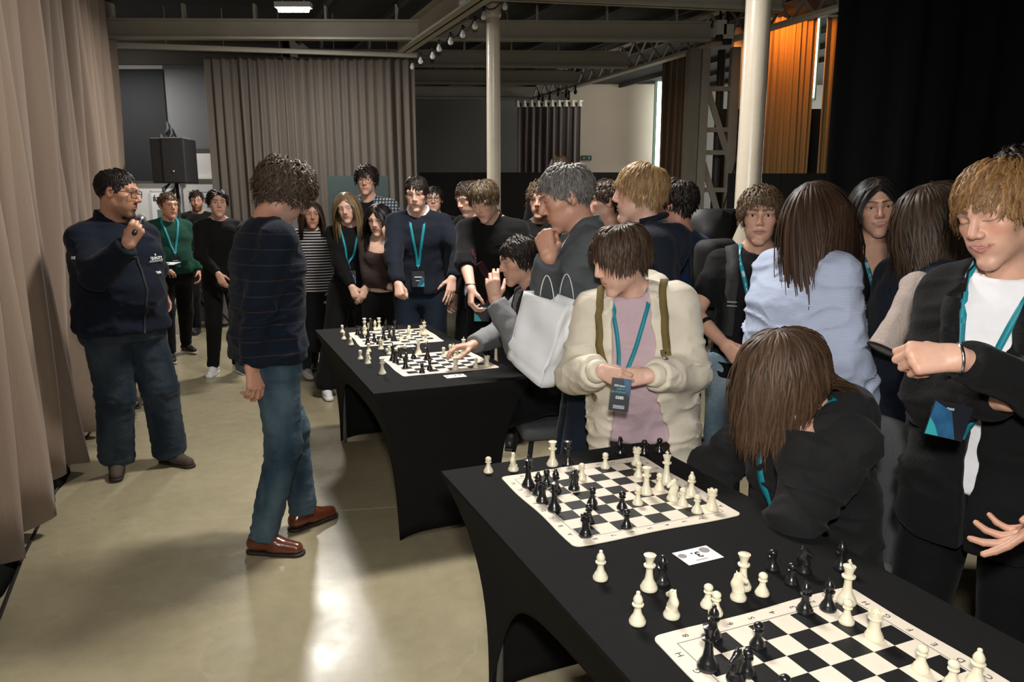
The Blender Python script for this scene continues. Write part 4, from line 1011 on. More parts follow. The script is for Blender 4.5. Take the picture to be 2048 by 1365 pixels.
# ---------------------------------------------------------------- skeleton
class Person: pass
def skeleton(sp):
    k = Person(); k.sp = sp
    fem = sp.get('sex', 'm') == 'f'
    lean, sl, tw = sp.get('lean', 0) * D2R, sp.get('slean', 0) * D2R, sp.get('twist', 0) * D2R
    hip = np.array([*sp.get('hip', (0, 0)), .97 if not sp.get('seat') else sp.get('seatz', .57)], float)
    Rp = np.eye(3); Rc = rz(tw) @ ry(sl) @ rx(-lean); Rm = rz(tw * .4) @ ry(sl * .6) @ rx(-lean * .6)
    k.hip = hip; k.Rp, k.Rm, k.Rc = Rp, Rm, Rc
    k.waist = hip + Rm @ np.array([0, 0, .22]); k.neck = k.waist + Rc @ np.array([0, -.005, .29])
    shw = sp.get('shw', .146 if fem else .165)
    sh_up = sp.get('shrug', 0.)
    k.sh = {m: k.neck + Rc @ np.array([m * shw, -.008, -.074 + sh_up]) for m in (1, -1)}
    k.Rh = rz(sp.get('hyaw', 0) * D2R) @ ry(sp.get('hroll', 0) * D2R) @ rx(-sp.get('hpitch', 0) * D2R)
    k.head = k.neck + Rc @ np.array([0, .010, .050]) + k.Rh @ np.array([0, .020, .092]) + np.array(sp.get('hoff', (0, 0, 0)))
    k.arm = {}
    for m, key in ((1, 'R'), (-1, 'L')):
        a = sp.get(key, {})
        w_ = a.get('w', (m * .255, .05, .90 if not sp.get('seat') else .62))
        if w_[0] == 'px': w_ = (m * .2, .2, 1.)
        w_ = np.array(w_, float)
        pole = a.get('pole', (m * .35, -1, -.2))
        E_, W_ = ik(k.sh[m], w_, .285, .250, pole)
        fdir = nrm(a.get('f', W_ - E_)); n_ = np.array(a.get('n', (m * 1., 0, .1)), float); n_ = nrm(n_ - fdir * (n_ @ fdir))
        k.arm[m] = dict(E=E_, W=W_, f=fdir, n=n_, x=np.cross(fdir, n_), hand=a.get('hand', 'relax'))
    k.leg = {}
    for m, key in ((1, 'RF'), (-1, 'LF')):
        hx = hip + np.array([m * .092, 0, -.045])
        ft = sp.get(key, None)
        if ft is None: ft = (m * .11, .0 if not sp.get('seat') else .42, m * -8)
        ank = np.array([ft[0], ft[1], ft[3] if len(ft) > 3 else .085])
        K, A_ = ik(hx, ank, .43, .425, sp.get('kpole', (m * .12, 1, .1)) if not sp.get('seat') else (m * .1, .5, 1))
        k.leg[m] = dict(H=hx, K=K, A=A_, yaw=ft[2])
    return k
def stations(k):
    sp = k.sp; fem = sp.get('sex', 'm') == 'f'
    if fem: S = [(-.20, .160, .112), (-.08, .170, .122), (0, .166, .116), (.10, .134, .098), (.22, .132, .098), (.33, .145, .112), (.42, .134, .094), (.475, .088, .070), (.515, .058, .055)]
    else: S = [(-.20, .158, .108), (-.08, .166, .116), (0, .164, .116), (.10, .150, .106), (.22, .152, .108), (.33, .170, .120), (.42, .156, .102), (.475, .098, .074), (.515, .062, .058)]
    bw, bd = sp.get('bw', 1.), sp.get('bd', 1.)
    out = []
    for o, w_, d in S:
        c = k.hip + k.Rm @ np.array([0, 0, o]) if o <= .22 else k.waist + k.Rc @ np.array([0, -.005 * (o - .22) / .29, o - .22])
        t = np.clip(o / .3, 0, 1); R = k.Rp * (1 - t) + k.Rc * t
        X = nrm(R[:, 0]); Yv = nrm(R[:, 1])
        tt = np.clip((.46 - o) / .1, 0, 1); 
        out.append((o, w_ * (1 + (bw - 1) * tt), d * (1 + (bd - 1) * tt), c, X, Yv))
    return out
def loft(P, st, e, omin, omax, loose=0., kx=2.3, flare=0.):
    o = np.array([s[0] for s in st]); C = np.array([s[3] for s in st])
    ax = nrm(C[-1] - C[0]); pr = (C - C[0]) @ ax
    t = (P - C[0].astype(np.float32)) @ ax.astype(np.float32)
    oo = np.interp(t, pr, o) + np.where(t > pr[-1], t - pr[-1], 0) + np.where(t < 0, t, 0)
    oc = np.clip(oo, o[0], o[-1])
    def it(vals): return np.interp(oc, o, vals)
    wv = np.array([s[1] for s in st]); dv = np.array([s[2] for s in st])
    if loose:
        m = (o < .36); wv = np.where(m, np.maximum(wv, wv.max() * (.93 + loose * .5)), wv); dv = np.where(m, np.maximum(dv, dv.max() * (.95 + loose * .5)), dv)
    fl_ = flare * np.clip((.06 - oc) / .12, 0, 1) if flare else 0.
    w_ = it(wv) + e + fl_; d = it(dv) + e + fl_
    cx = np.stack([it(C[:, i]) for i in range(3)], 1)
    X = np.stack([it(np.array([s[4][i] for s in st])) for i in range(3)], 1); Yv = np.stack([it(np.array([s[5][i] for s in st])) for i in range(3)], 1)
    q = P - cx; x = (q * X).sum(1); y = (q * Yv).sum(1)
    kk = (np.abs(x / w_) ** kx + np.abs(y / d) ** kx) ** (1 / kx)
    dist = (kk - 1) * np.minimum(w_, d) * .95
    dist = smax(dist, np.maximum(omin - oo, oo - omax), .02)
    return dist.astype(np.float32), x, y, oo

def arm_sdf(P, k, m, e, frac, ru=.047, re=.040, rw=.028, bw=1.):
    S, a = k.sh[m], k.arm[m]; E_, W_ = a['E'], a['W']
    ru, re, rw = ru * bw, re * bw, rw * (1 + (bw - 1) * .6)
    if frac <= 1:
        B = S + (E_ - S) * frac; d = cap(P, S, B, ru + e, (ru + (re - ru) * frac) + e)
        u = nrm(E_ - S); d = smax(d, (P - B.astype(np.float32)) @ u.astype(np.float32), .008); return d
    d = cap(P, S, E_, ru + e, re + e)
    t = frac - 1; B = E_ + (W_ - E_) * t; d2 = cap(P, E_, B, re + e, re + (rw - re) * t + e * .9)
    u = nrm(W_ - E_); d2 = smax(d2, (P - B.astype(np.float32)) @ u.astype(np.float32), .006)
    return smin(d, d2, .02)

def garment_sdf(k, g):
    st = stations(k); e = g.get('e', .014); fr = g.get('sleeve', 1.97); sp = k.sp; fem = sp.get('sex', 'm') == 'f'
    hem = g.get('hem', -.06); wr = g.get('wr', .011); loose = g.get('loose', 0.); bw = sp.get('abw', 1.); neckr = g.get('neckr', .064)
    sd = sp.get('seed', 0) * 3.7
    bl = sp.get('belly', 0.); bust = sp.get('bust', .35 if fem else 0.)
    se = g.get('se', e)
    up = k.Rc[:, 2]
    nk0 = k.neck + k.Rc @ np.array([0, .012, -.004]); nk1 = k.neck + k.Rc @ np.array([0, .045, .14])
    Ra = rx(.5) @ rz(.6)
    def f(P, raw=False):
        d, x, y, o = loft(P, st, e, hem, .505, loose, flare=g.get('flare', .014))
        if bl: d = smin(d, ell(P, k.hip + k.Rm @ np.array([0, .075, .13]), (.145 + e, .10 + bl + e, .17), k.Rm), .05)
        if bust:
            for s in (-1, 1): d = smin(d, ell(P, k.waist + k.Rc @ np.array([s * .066, .075, .105]), (.062 + e, .05 + e + .02 * bust, .062 + e), k.Rc), .03)
        for m in (1, -1):
            tr = cap(P, k.neck + k.Rc @ np.array([m * .03, -.012, -.020]), k.sh[m], .042 + e * .6, .046 * bw + se)
            d = smin(d, tr, .03)
        d = smax(d, -cap(P, nk0, nk1, neckr, neckr + .04), .008)
        op = g.get('open')
        if op:
            xc = np.interp(o, [hem, .25, .5], [op[3] if len(op) > 3 else 0, 0, 0]); hw = np.interp(o, [hem, .15, .33, .5], (op[0], op[1], op[4] if len(op) > 4 else op[1], op[2]))
            d = smax(d, -np.maximum(np.abs(x - xc) - hw, -y - .0), .010)
        vn = g.get('vneck')
        if vn: d = np.maximum(d, -np.maximum(np.abs(x) - np.clip((o - vn[0]) * vn[1], 0, vn[2] if len(vn) > 2 else .09), -y - .02))
        for m in (1, -1):
            if fr > 0: d = smin(d, arm_sdf(P, k, m, se, fr, bw=bw), .028)
        ix = np.where(np.abs(d) < .05)[0] if wr else []
        if len(ix):
            Pn = P[ix]; on = o[ix]
            E1 = np.minimum(np.linalg.norm(Pn - k.arm[1]['E'], axis=1), np.linalg.norm(Pn - k.arm[-1]['E'], axis=1))
            amp = wr * (.55 + .9 * np.exp(-(E1 / .13) ** 2) + .5 * np.exp(-((on - .03) / .10) ** 2))
            q1 = Pn * np.array([5, 5, 15], np.float32) + sd; q2 = (Pn @ Ra.astype(np.float32)) * np.array([6, 6, 17], np.float32) + sd + 4.3
            v2 = vnoise(q2); r1 = 1 - np.abs(vnoise(q1 + .35 * v2[:, None])); r2 = 1 - np.abs(v2)
            n1 = np.maximum(r1 ** 4, .9 * r2 ** 4)
            d[ix] -= amp * (n1 - .36)
        return d.astype(np.float32)
    return f
def bounds(pts, pad):
    p = np.array(pts); return p.min(0) - pad, p.max(0) + pad

def pants_sdf(k, g):
    st = stations(k); e = g.get('e', .012); sp = k.sp; lw = sp.get('lbw', sp.get('bw', 1.)); fl = g.get('flare', 0.); ln = g.get('len', 1.)
    wr = g.get('wr', .010); sd = sp.get('seed', 0) * 1.9 + 5
    def f(P):
        d, x, y, o = loft(P, st, e - .006, -.15, g.get('rise', .03))
        legs = None
        for m in (1, -1):
            l = k.leg[m]; A_ = l['K'] + (l['A'] - l['K']) * ln
            a = smin(cap(P, l['H'], l['K'], .082 * lw + e, .060 * lw + e), cap(P, l['K'], A_, .058 * lw + e, .042 * lw + e + fl), .03)
            u = nrm(A_ - l['K']); a = smax(a, (P - (A_ + u * .015).astype(np.float32)) @ u.astype(np.float32), .006)
            legs = a if legs is None else smin(legs, a, .03)
        d = smin(d, legs, .035)
        ix = np.where(np.abs(d) < .05)[0] if wr else []
        if len(ix):
            P = P[ix]
            K1 = np.minimum(np.linalg.norm(P - k.leg[1]['K'], axis=1), np.linalg.norm(P - k.leg[-1]['K'], axis=1)); A1 = np.minimum(np.linalg.norm(P - k.leg[1]['A'], axis=1), np.linalg.norm(P - k.leg[-1]['A'], axis=1))
            amp = wr * (.35 + .8 * np.exp(-(K1 / .12) ** 2) + .9 * np.exp(-(A1 / .12) ** 2))
            q1 = P * np.array([6, 6, 17], np.float32) + sd; v1 = vnoise(P * np.array([9, 9, 30], np.float32) + sd + 7); r1 = 1 - np.abs(vnoise(q1 + .4 * v1[:, None])); r2 = 1 - np.abs(v1)
            d[ix] -= amp * (np.maximum(r1 ** 4, .8 * r2 ** 4) - .42)
        return d.astype(np.float32)
    return f
def skirt_sdf(k, g):
    e = g.get('e', .02); zb = g.get('zb', .12); 
    def f(P):
        t = np.clip((k.hip[2] + .05 - P[:, 2]) / (k.hip[2] + .05 - zb), 0, 1)
        w_ = .165 + e + .07 * t; d = .12 + e + .10 * t
        a = np.arctan2(P[:, 1] - k.hip[1], P[:, 0] - k.hip[0]); rip = 1 + .05 * t * np.sin(a * 11)
        dd = (np.sqrt(((P[:, 0] - k.hip[0]) / w_) ** 2 + ((P[:, 1] - k.hip[1]) / d) ** 2) / rip - 1) * d
        return np.maximum(np.maximum(dd, zb - P[:, 2]), P[:, 2] - k.hip[2] - .05).astype(np.float32)
    return f
def shoe_meshes(k, m, h, kind):
    l = k.leg[m]; ya = l['yaw'] * D2R; c, s = math.cos(ya), math.sin(ya); A_ = l['A']; zb = A_[2] - .085
    pit = k.sp.get('toe', {}).get(m, 0) * D2R
    R = rz(ya) @ rx(pit)
    org = np.array([A_[0], A_[1], zb + .0]) if not pit else A_ - R @ np.array([0, 0, .085])
    def up(Q):
        d = cap(Q, (0, -.045, .046), (0, .055, .050), .036, .036)
        d = smin(d, cap(Q, (0, .055, .040), (.004 * -m, .150, .028), .040, .031), .02)
        d = smin(d, cap(Q, (0, -.028, .055), (0, -.022, .088), .038, .036), .02)
        d = smax(d, .014 - Q[:, 2], .004); return d
    def so(Q):
        B = Q.copy(); B[:, 2] = .03
        d = np.minimum(cap(B, (0, -.045, .03), (0, .055, .03), .0375, .036), cap(B, (0, .05, .03), (.004 * -m, .152, .03), .040, .036))
        th = .016 if kind != 'sneaker' else .026
        zt = th + (.006 if kind == 'sneaker' else 0)
        return smax(d - .002, np.maximum(-Q[:, 2], Q[:, 2] - zt), .004)
    out = []
    for f in (up, so):
        V, Q = nets(f, (-.06, -.105, -.01), (.06, .205, .135), h); out.append((V @ R.T + org, Q))
    la = []
    if h < .0070:
        mb = MB()
        for j in range(5):
            y = .035 + j * .017; z = .0875 - j * .0075
            mb.tube([(-.022, y, z - .008), (-.008, y + .004, z + .0015), (.010, y + .012, z - .0005), (.022, y + .016, z - .011)], .0022, 5)
        mb.tube([(0, .028, .091), (.03, .05, .080), (.036, .03, .078), (0, .028, .091), (-.03, .04, .080), (-.036, .055, .076)], .0021, 5)
        la = (np.array(mb.v) @ R.T + org, mb.f)
    return out, la

# ---------------------------------------------------------------- hair made of many tapering locks
def hair_locks(k, hs, h, rng):
    N = h.get('n', 500); K = h.get('k', 9)
    c0 = np.array([0, -.018, .035]); r0 = np.array([.0755, .0955, .0855])
    dirs = rng.normal(size=(N * 4, 3)); dirs /= np.linalg.norm(dirs, axis=1)[:, None]
    p = c0 + dirs * r0; A = np.abs(p[:, 0])
    zb = hairline(np.stack([A, p[:, 1], p[:, 2]], 1), h.get('hl', 0.)); keep = (p[:, 2] > zb + .002) & (np.linalg.norm(p - np.array(h.get('crown', (0, -.055, .119))), axis=1) > .020)
    p = p[keep][:N]; N = len(p)
    n = nrm_rows((p - c0) / r0 ** 2)
    g = k.Rh.T @ (np.array([0, 0, -1.]) + rz(-k.phi) @ np.array(h.get('pull', (0, 0, 0)), float))
    crown = np.array(h.get('crown', (0, -.055, .125)))
    d = p - crown; d -= n * (d * n).sum(1)[:, None]; d = nrm_rows(d)
    px = h.get('part', None)
    if px is not None:
        s = np.sign(p[:, 0] - px + rng.normal(0, .004, N)); wt = np.clip((p[:, 2] - .0) / .05, 0, 1)[:, None]
        dd = np.stack([s * 1.0, -.10 + 0 * s + h.get('pfwd', 0.), -.25 + 0 * s], 1); dd -= n * (dd * n).sum(1)[:, None]; d = nrm_rows(d * (1 - wt * .85) + nrm_rows(dd) * wt * .85)
    sw = np.array(h.get('sweep', (0, 0, 0.)), float)
    if np.any(sw):
        wt = np.clip((p[:, 2] - .05) / .03, 0, 1)[:, None]; d = d + sw * wt; d -= n * (d * n).sum(1)[:, None]; d = nrm_rows(d)
    front = np.clip((p[:, 1] - .03) / .03, 0, 1) * np.clip((p[:, 2] - .05) / .02, 0, 1); side = np.clip((.045 - p[:, 2]) / .03, 0, 1)
    ln = h['top'] * (1 - front) * (1 - side) + h.get('front', h['top']) * front + h.get('side', h['top']) * side * (1 - front)
    ln = ln * rng.uniform(.75, 1.1, N)
    lift = h.get('lift', .3) * (1 - .7 * side) * np.clip(np.linalg.norm(p - crown, axis=1) / .075 - .35, .15, 1); v = nrm_rows(d + n * lift[:, None] + rng.normal(0, h.get('jit', .12), (N, 3)))
    off = rng.uniform(.15, 1, N) * h.get('thick', .012)
    grav = h.get('grav', .25); st = h.get('stiff', 1.); hug = h.get('hug', .35)
    pts = [p.copy()]; nm = [n]
    q = p.copy(); step = ln / (K - 1)
    fc, fr = np.array([0, .014, -.012]), np.array([.070, .082, .110])
    fwd_clear = h.get('clear', 0.)
    neckc = k.Rh.T @ ((k.neck - k.head) / hs); shs = [k.Rh.T @ ((k.sh[m] - k.head) / hs) for m in (1, -1)]
    for j in range(1, K):
        v = nrm_rows(v * st + g * grav + rng.normal(0, h.get('rj', .05), (N, 3)))
        q = q + v * step[:, None]
        for cc, rr in ((c0, r0), (fc, fr)):
            R2 = rr + off[:, None] * min(1, j / 2.5); kk = np.sqrt((((q - cc) / R2) ** 2).sum(1)); ins = kk < 1
            q[ins] = cc + (q[ins] - cc) / kk[ins][:, None]
            if cc is c0 and hug:
                o_ = (kk > 1) & (q[:, 2] > -.01); tg = cc + (q[o_] - cc) / kk[o_][:, None]; q[o_] = q[o_] * (1 - hug) + tg * hug
        if fwd_clear:      # keep the face free
            m_ = (q[:, 1] > .055) & (q[:, 2] < .045) & (np.abs(q[:, 0]) < .055)
            q[m_, 0] = np.sign(q[m_, 0] + 1e-6) * .055; 
        if h['top'] > .16 or h.get('side', 0) > .16:
            t = np.clip(((q - neckc) @ nrm(-neckc)) / np.linalg.norm(neckc), 0, 1)[:, None]; ctr = neckc * (1 - t); w_ = q - ctr; L = np.linalg.norm(w_, axis=1); rr = .066 + off
            ins = L < rr; q[ins] = ctr[ins] + w_[ins] / L[ins][:, None] * rr[ins][:, None]
            ct = neckc + k.Rh.T @ (k.Rc @ np.array([0, -.01, -.16])) / hs; Rl = k.Rh.T @ k.Rc; w_ = (q - ct) @ Rl; rr = np.array([.21, .128, .20]) / hs * h.get('chest', 1.) + off[:, None]
            kk2 = (w_[:, 0] / rr[:, 0]) ** 2 + (w_[:, 2] / rr[:, 2]) ** 2; ins = (kk2 + (w_[:, 1] / rr[:, 1]) ** 2) < 1
            sg = np.where(w_[:, 1] > h.get('split', .0), 1., -1.); ys = sg * rr[:, 1] * np.sqrt(np.clip(1 - kk2, 0, 1)); w_[ins, 1] = ys[ins]; q[ins] = (ct + w_ @ Rl.T)[ins]
            mx = .100 + off; q[:, 0] = np.clip(q[:, 0], -mx, mx)
        v = nrm_rows(q - pts[-1])
        pts.append(q.copy()); nn = nrm_rows((q - c0) / r0 ** 2); nm.append(nn)
    P = np.stack(pts, 1); Nn = np.stack(nm, 1)
    T = np.gradient(P, axis=1); T = T / (np.linalg.norm(T, axis=2, keepdims=True) + 1e-9)
    Sd = np.cross(T, Nn); Sd /= (np.linalg.norm(Sd, axis=2, keepdims=True) + 1e-9); Nn = np.cross(Sd, T)
    ca = h.get('curl', 0.)
    t = np.linspace(0, 1, K)[None, :]
    if ca:
        ph = rng.uniform(0, 6.28, N)[:, None]; fq = h.get('cf', 2.2) * rng.uniform(.8, 1.3, N)[:, None]; am = ca * np.clip(t * 2.2, 0, 1)
        a_ = 6.283 * fq * t + ph
        P = P + Sd * (am * np.cos(a_))[..., None] + Nn * (am * np.abs(np.sin(a_)) * .9)[..., None]
    wv = h.get('w', .0065) * rng.uniform(.6, 1.35, N)[:, None] * np.interp(t, [0, .15, .7, 1], [.7, 1, .8, .05])
    A_ = P - Sd * wv[..., None]; B_ = P + Sd * wv[..., None]; C_ = P + Nn * (wv * .55)[..., None]
    V = np.stack([A_, C_, B_], 2).reshape(-1, 3)
    base = (np.arange(N) * K * 3)[:, None] + (np.arange(K - 1) * 3)[None, :]
    base = base.reshape(-1)
    Q = np.concatenate([np.stack([base, base + 1, base + 4, base + 3], 1), np.stack([base + 1, base + 2, base + 5, base + 4], 1)])
    col = np.array(h['col']); c1 = np.array(h.get('col2', col * 1.5)); mixv = rng.uniform(0, 1, N)[:, None, None]
    tip = np.interp(t, [0, 1], [0, h.get('tip', .35)])[..., None]
    cc = col * (1 - mixv) + (col * .55 + c1 * .45) * mixv; cc = cc * (1 - tip) + c1 * tip; cc = np.broadcast_to(cc[:, :, None, :], (N, K, 3, 3)) * rng.uniform(.55, 1.25, (N, 1, 1, 1))
    return V, Q, np.clip(cc.reshape(-1, 3), 0, 1)
def nrm_rows(a): return a / (np.linalg.norm(a, axis=1, keepdims=True) + 1e-9)

def project_out(f, p, gap, it=8):
    p = np.asarray(p, float).copy()
    for _ in range(it):
        e = 2e-3; P = np.concatenate([p] + [p + e * np.eye(3)[i] for i in range(3)]).astype(np.float32); d = f(P).reshape(4, -1)
        gr = np.stack([(d[i + 1] - d[0]) / e for i in range(3)], 1); gr = nrm_rows(gr)
        p = p + gr * np.clip(gap - d[0], -.03, .05)[:, None] * .8
    return p, gr
def ribbon(P, Nn, w, th=.0012):
    P = np.asarray(P); T = nrm_rows(np.gradient(P, axis=0)); S = nrm_rows(np.cross(T, Nn)); n = len(P)
    V = np.concatenate([P - S * w / 2, P + S * w / 2, P + S * w / 2 + Nn * th, P - S * w / 2 + Nn * th]); F_ = []
    for i in range(n - 1):
        for a in range(4): b = (a + 1) % 4; F_.append((a * n + i, b * n + i, b * n + i + 1, a * n + i + 1))
    F_ += [(0, n, 2 * n, 3 * n), (n - 1, 4 * n - 1, 3 * n - 1, 2 * n - 1)]
    return V, np.array(F_)

import time
ALL_PEOPLE = []; TIMES = []
def person(sp):
    _t0 = time.time(); k = skeleton(sp)
    hw = atY(*sp['head'], sp['Y'])
    if sp.get('seat') or 'H' in sp: s = sp.get('H', 1.7) / 1.75
    else: s = hw[2] / k.head[2]
    if sp.get('seat'):                                        # seat height follows from where the head is
        sp['seatz'] = hw[2] / s - (k.head[2] - k.hip[2]); k = skeleton(sp)
    hs = sp.get('hs', 1.) / s
    phi = sp['phi'] * D2R - math.atan((sp['head'][0] - 1024) / F_PX)      # facing is given relative to the line of sight
    R2 = rz(phi)
    root = hw - R2 @ (k.head * s); root[2] = 0 if not ('H' in sp and not sp.get('seat')) else hw[2] - k.head[2] * s
    inv = lambda P: R2.T @ (np.asarray(P, float) - root) / s
    redo = False
    for key, fk in (('RFp', 'RF'), ('LFp', 'LF')):
        if key in sp:
            hl, to = atz(*sp[key][0]), atz(*sp[key][1]); d_ = nrm(to - hl); an = inv(hl + d_ * .07 * s); tl = R2.T @ d_
            sp[fk] = (an[0], an[1], math.degrees(math.atan2(-tl[0], tl[1]))) + tuple(sp[key][2:]); redo = True
    for key in ('R', 'L'):
        w_ = sp.get(key, {}).get('w')
        if w_ is not None and w_[0] == 'px': sp[key] = dict(sp[key], w=tuple(inv(atY(*w_[1:])))); redo = True
    for key in ('R', 'L'):
        a_ = sp.get(key, {})
        for wk, lk in (('fw', 'f'), ('nw', 'n'), ('pw', 'pole')):
            if wk in a_: sp[key] = dict(sp[key], **{lk: tuple(R2.T @ np.array(a_[wk], float))}); redo = True
    if redo: k = skeleton(sp)
    r = empty('person', root, phi); r.scale = (s, s, s)
    tag(r, sp['label'], 'person', sp.get('group'))
    k.s, k.root, k.phi, k.obj = s, root, phi, r; ALL_PEOPLE.append(k)
    dist = sp['Y']; near = dist < 3.6
    hh = sp.get('hh', .0046 if near else .0058 if dist < 5.6 else .0080) / s
    hc = sp.get('hc', .0095 if near else .013 if dist < 5.2 else .017)
    rng = np.random.RandomState(sp.get('seed', 1))
    f = sp.get('face', {}); skin = SKIN.get(sp.get('skin', 'fair'), sp.get('skin')); hr = sp.get('hair', None)
    hairc = np.array(hr['col']) if hr else np.array((.05, .035, .025))
    V_, F_, C_ = [], [], []; nv = 0
    def put(V, Q, c):
        nonlocal nv
        V_.append(V); F_.append(Q + nv); C_.append(c); nv += len(V)
    Rh32 = k.Rh.astype(np.float32); hd32 = k.head.astype(np.float32)
    nb = k.Rc @ np.array([0, -.008, -.06]) + k.neck; nt = k.head + k.Rh @ np.array([0, -.020, -.045]) * hs
    nr = sp.get('neckr', .053 if sp.get('sex', 'm') == 'm' else .046)
    st = stations(k)
    chest = sp.get('chest', False)
    def fh(P):
        Q = (P - hd32) @ Rh32 / hs
        d = head_sdf(Q, f) * hs
        d2 = cap(P, nb, nt, nr * 1.10, nr)
        for m in (1, -1): d2 = smin(d2, cap(P, k.neck + k.Rc @ np.array([m * .02, -.02, .02]), k.sh[m], .030, .044), .03)
        if chest: d2 = smin(d2, loft(P, st, -.002, .1, .50)[0], .03)
        th = k.neck.astype(np.float32) + (k.Rc @ np.array([0, .034, .03])).astype(np.float32)
        return smin(d, d2, .022).astype(np.float32)
    lo, hi = bounds([k.head - .135 * hs, k.head + .135 * hs, nb + k.Rc @ np.array([0, 0, .02 if not chest else -.10])], .005)
    lo = np.minimum(lo, k.neck - np.array([.082 if not chest else .19, .08, .03 if not chest else .16])); hi = np.maximum(hi, k.neck + np.array([.082 if not chest else .19, .08 if not chest else .15, 0]))
    V, Q = nets(fh, lo, hi, hh)
    ql = (V - k.head) @ k.Rh / hs
    isb = np.array(head_color(ql, f, skin, hairc, hr is not None and not f.get('noscalp')))
    below = ql[:, 2] < -.125; isb[below] = skin
    put(V, Q, isb)
    # hands and bare forearms
    bare = sp.get('bare', {1: 0, -1: 0})
    if not isinstance(bare, dict): bare = {1: bare, -1: bare}
    hsz = sp.get('hand', 1.)
    for m in (1, -1):
        if sp.get('nohand', {}).get(m): continue
        a = k.arm[m]; M = np.stack([a['x'], a['f'], a['n']], 1).astype(np.float32); W32 = a['W'].astype(np.float32); pr = hand_prims(a['hand'], m, hsz)
        bf = bare[m]
        E_ = a['E']; st_pt = a['W'] + (E_ - a['W']) * (bf if bf else .25)
        def fhand(P):
            d = hand_sdf((P - W32) @ M, pr)
            d = smin(d, cap(P, a['W'], E_, .0245 * hsz, .042), .018)
            if bf > 1: d = smin(d, cap(P, E_, k.sh[m], .040, .047), .02)
            return d.astype(np.float32)
        ex = a['W'] + a['f'] * .2 * hsz
        lo, hi = bounds([a['W'], ex, a['W'] + M[:, 0] * .07, a['W'] - M[:, 0] * .07], .045)
        st_pt = a['W'] + (E_ - a['W']) * min(1, max(bf, .22)); lo = np.minimum(lo, st_pt - .05); hi = np.maximum(hi, st_pt + .05)
        if bf > 1: q_ = E_ + (k.sh[m] - E_) * min(bf - 1, 1.); lo = np.minimum(lo, q_ - .055); hi = np.maximum(hi, q_ + .055)
        V, Q = nets(fhand, lo, hi, sp.get('hhand', max(hh * 1.15, .0052)))
        c = np.tile(np.array(skin), (len(V), 1)); loc = (V - a['W']) @ M
        kn = np.clip(1 - np.abs(loc[:, 1] - .09) / .02, 0, 1)[:, None] * .35; c = c * (1 - kn) + c * np.array([1.0, .82, .78]) * kn
        put(V, Q, c)
    # trunk and legs (under the clothes) keep the body one figure
    def ft(P):
        d = loft(P, st, -.022, -.06, .47)[0]
        for m in (1, -1):
            l = k.leg[m]; d = smin(d, cap(P, l['H'], l['K'], .070, .048), .03); d = smin(d, cap(P, l['K'], l['A'], .046, .034), .02)
            d = smin(d, cap(P, k.sh[m], k.arm[m]['E'], .040, .036), .02); d = smin(d, cap(P, k.arm[m]['E'], k.arm[m]['W'], .034, .022), .02)
        d = smin(d, cap(P, nb, nt, nr * .8, nr * .8), .03)
        return d.astype(np.float32)
    lo, hi = bounds([k.hip, k.neck, nt, k.leg[1]['K'], k.leg[-1]['K'], k.leg[1]['A'], k.leg[-1]['A'], k.sh[1], k.sh[-1], k.arm[1]['E'], k.arm[-1]['E'], k.arm[1]['W'], k.arm[-1]['W']], .16)
    V, Q = nets(ft, lo, hi, .022); put(V, Q, np.tile(np.array(skin), (len(V), 1)))
    body = obj('body', mesh_data('body', np.concatenate(V_), np.concatenate(F_), True, np.concatenate(C_)), M_skin, r)
    HM = Matrix.Translation(k.head) @ Matrix(k.Rh).to_4x4() @ Matrix.Scale(hs, 4)
    k.HM = HM; k.hs = hs
    # eyes
    if f.get('eyes', 1.) > .15 and dist < 8:
        gz = nrm(f.get('gaze', (0, 1, 0))); ic = np.array(f.get('iris', (.10, .06, .035)))
        for sgn in (1, -1):
            c = EYE_C * np.array([sgn, 1, 1]); nr_, nt_ = 9, 16; V = []; col = []
            ang = [0, 12, 13, 26, 28, 45, 70, 100, 140]
            cl = [(.004, .004, .004)] * 2 + [ic, ic * .7, (.62, .58, .55), (.66, .62, .60), (.6, .5, .47), (.5, .3, .28), (.4, .2, .2)]
            z = gz; x = nrm(np.cross((0, 0, 1), z)); y = np.cross(z, x)
            for a_, cc in zip(ang, cl):
                for t in range(nt_): th = 2 * math.pi * t / nt_; V.append(c + .0131 * (z * math.cos(a_ * D2R) + (x * math.cos(th) + y * math.sin(th)) * math.sin(a_ * D2R))); col.append(cc)
            Q = np.array([(i * nt_ + t, i * nt_ + (t + 1) % nt_, (i + 1) * nt_ + (t + 1) % nt_, (i + 1) * nt_ + t) for i in range(nr_ - 1) for t in range(nt_)])
            e = obj('eye', mesh_data('eye', V, Q, True, np.array(col)), M_eye, r); e.matrix_local = HM
    if hr:
        V, Q, c = hair_locks(k, hs, hr, rng); o = obj('hair', mesh_data('hair', V, Q, True, c), M_hair, r); o.matrix_local = HM
    # clothes
    k.top = None
    hp = [k.neck, k.hip, k.sh[1], k.sh[-1], k.arm[1]['E'], k.arm[-1]['E'], k.arm[1]['W'], k.arm[-1]['W']]
    for g in sp.get('tops', []):
        fs = garment_sdf(k, g); pts = list(hp)
        pts.append(k.hip + np.array([0, 0, g.get('hem', -.06)]))
        lo, hi = bounds(pts, .10); lo[:2] -= .10; hi[:2] += .10 + sp.get('belly', 0)
        V, Q = nets(fs, lo, hi, g.get('h', hc))
        o = obj(g.get('name', 'sweater'), mesh_data(g.get('name', 'sweater'), V, Q, True), g['mat'], r); k.top = fs
        if g.get('label'): o['label'] = g['label']
        if not hasattr(k, 'tops'): k.tops = []
        k.tops.append(fs)
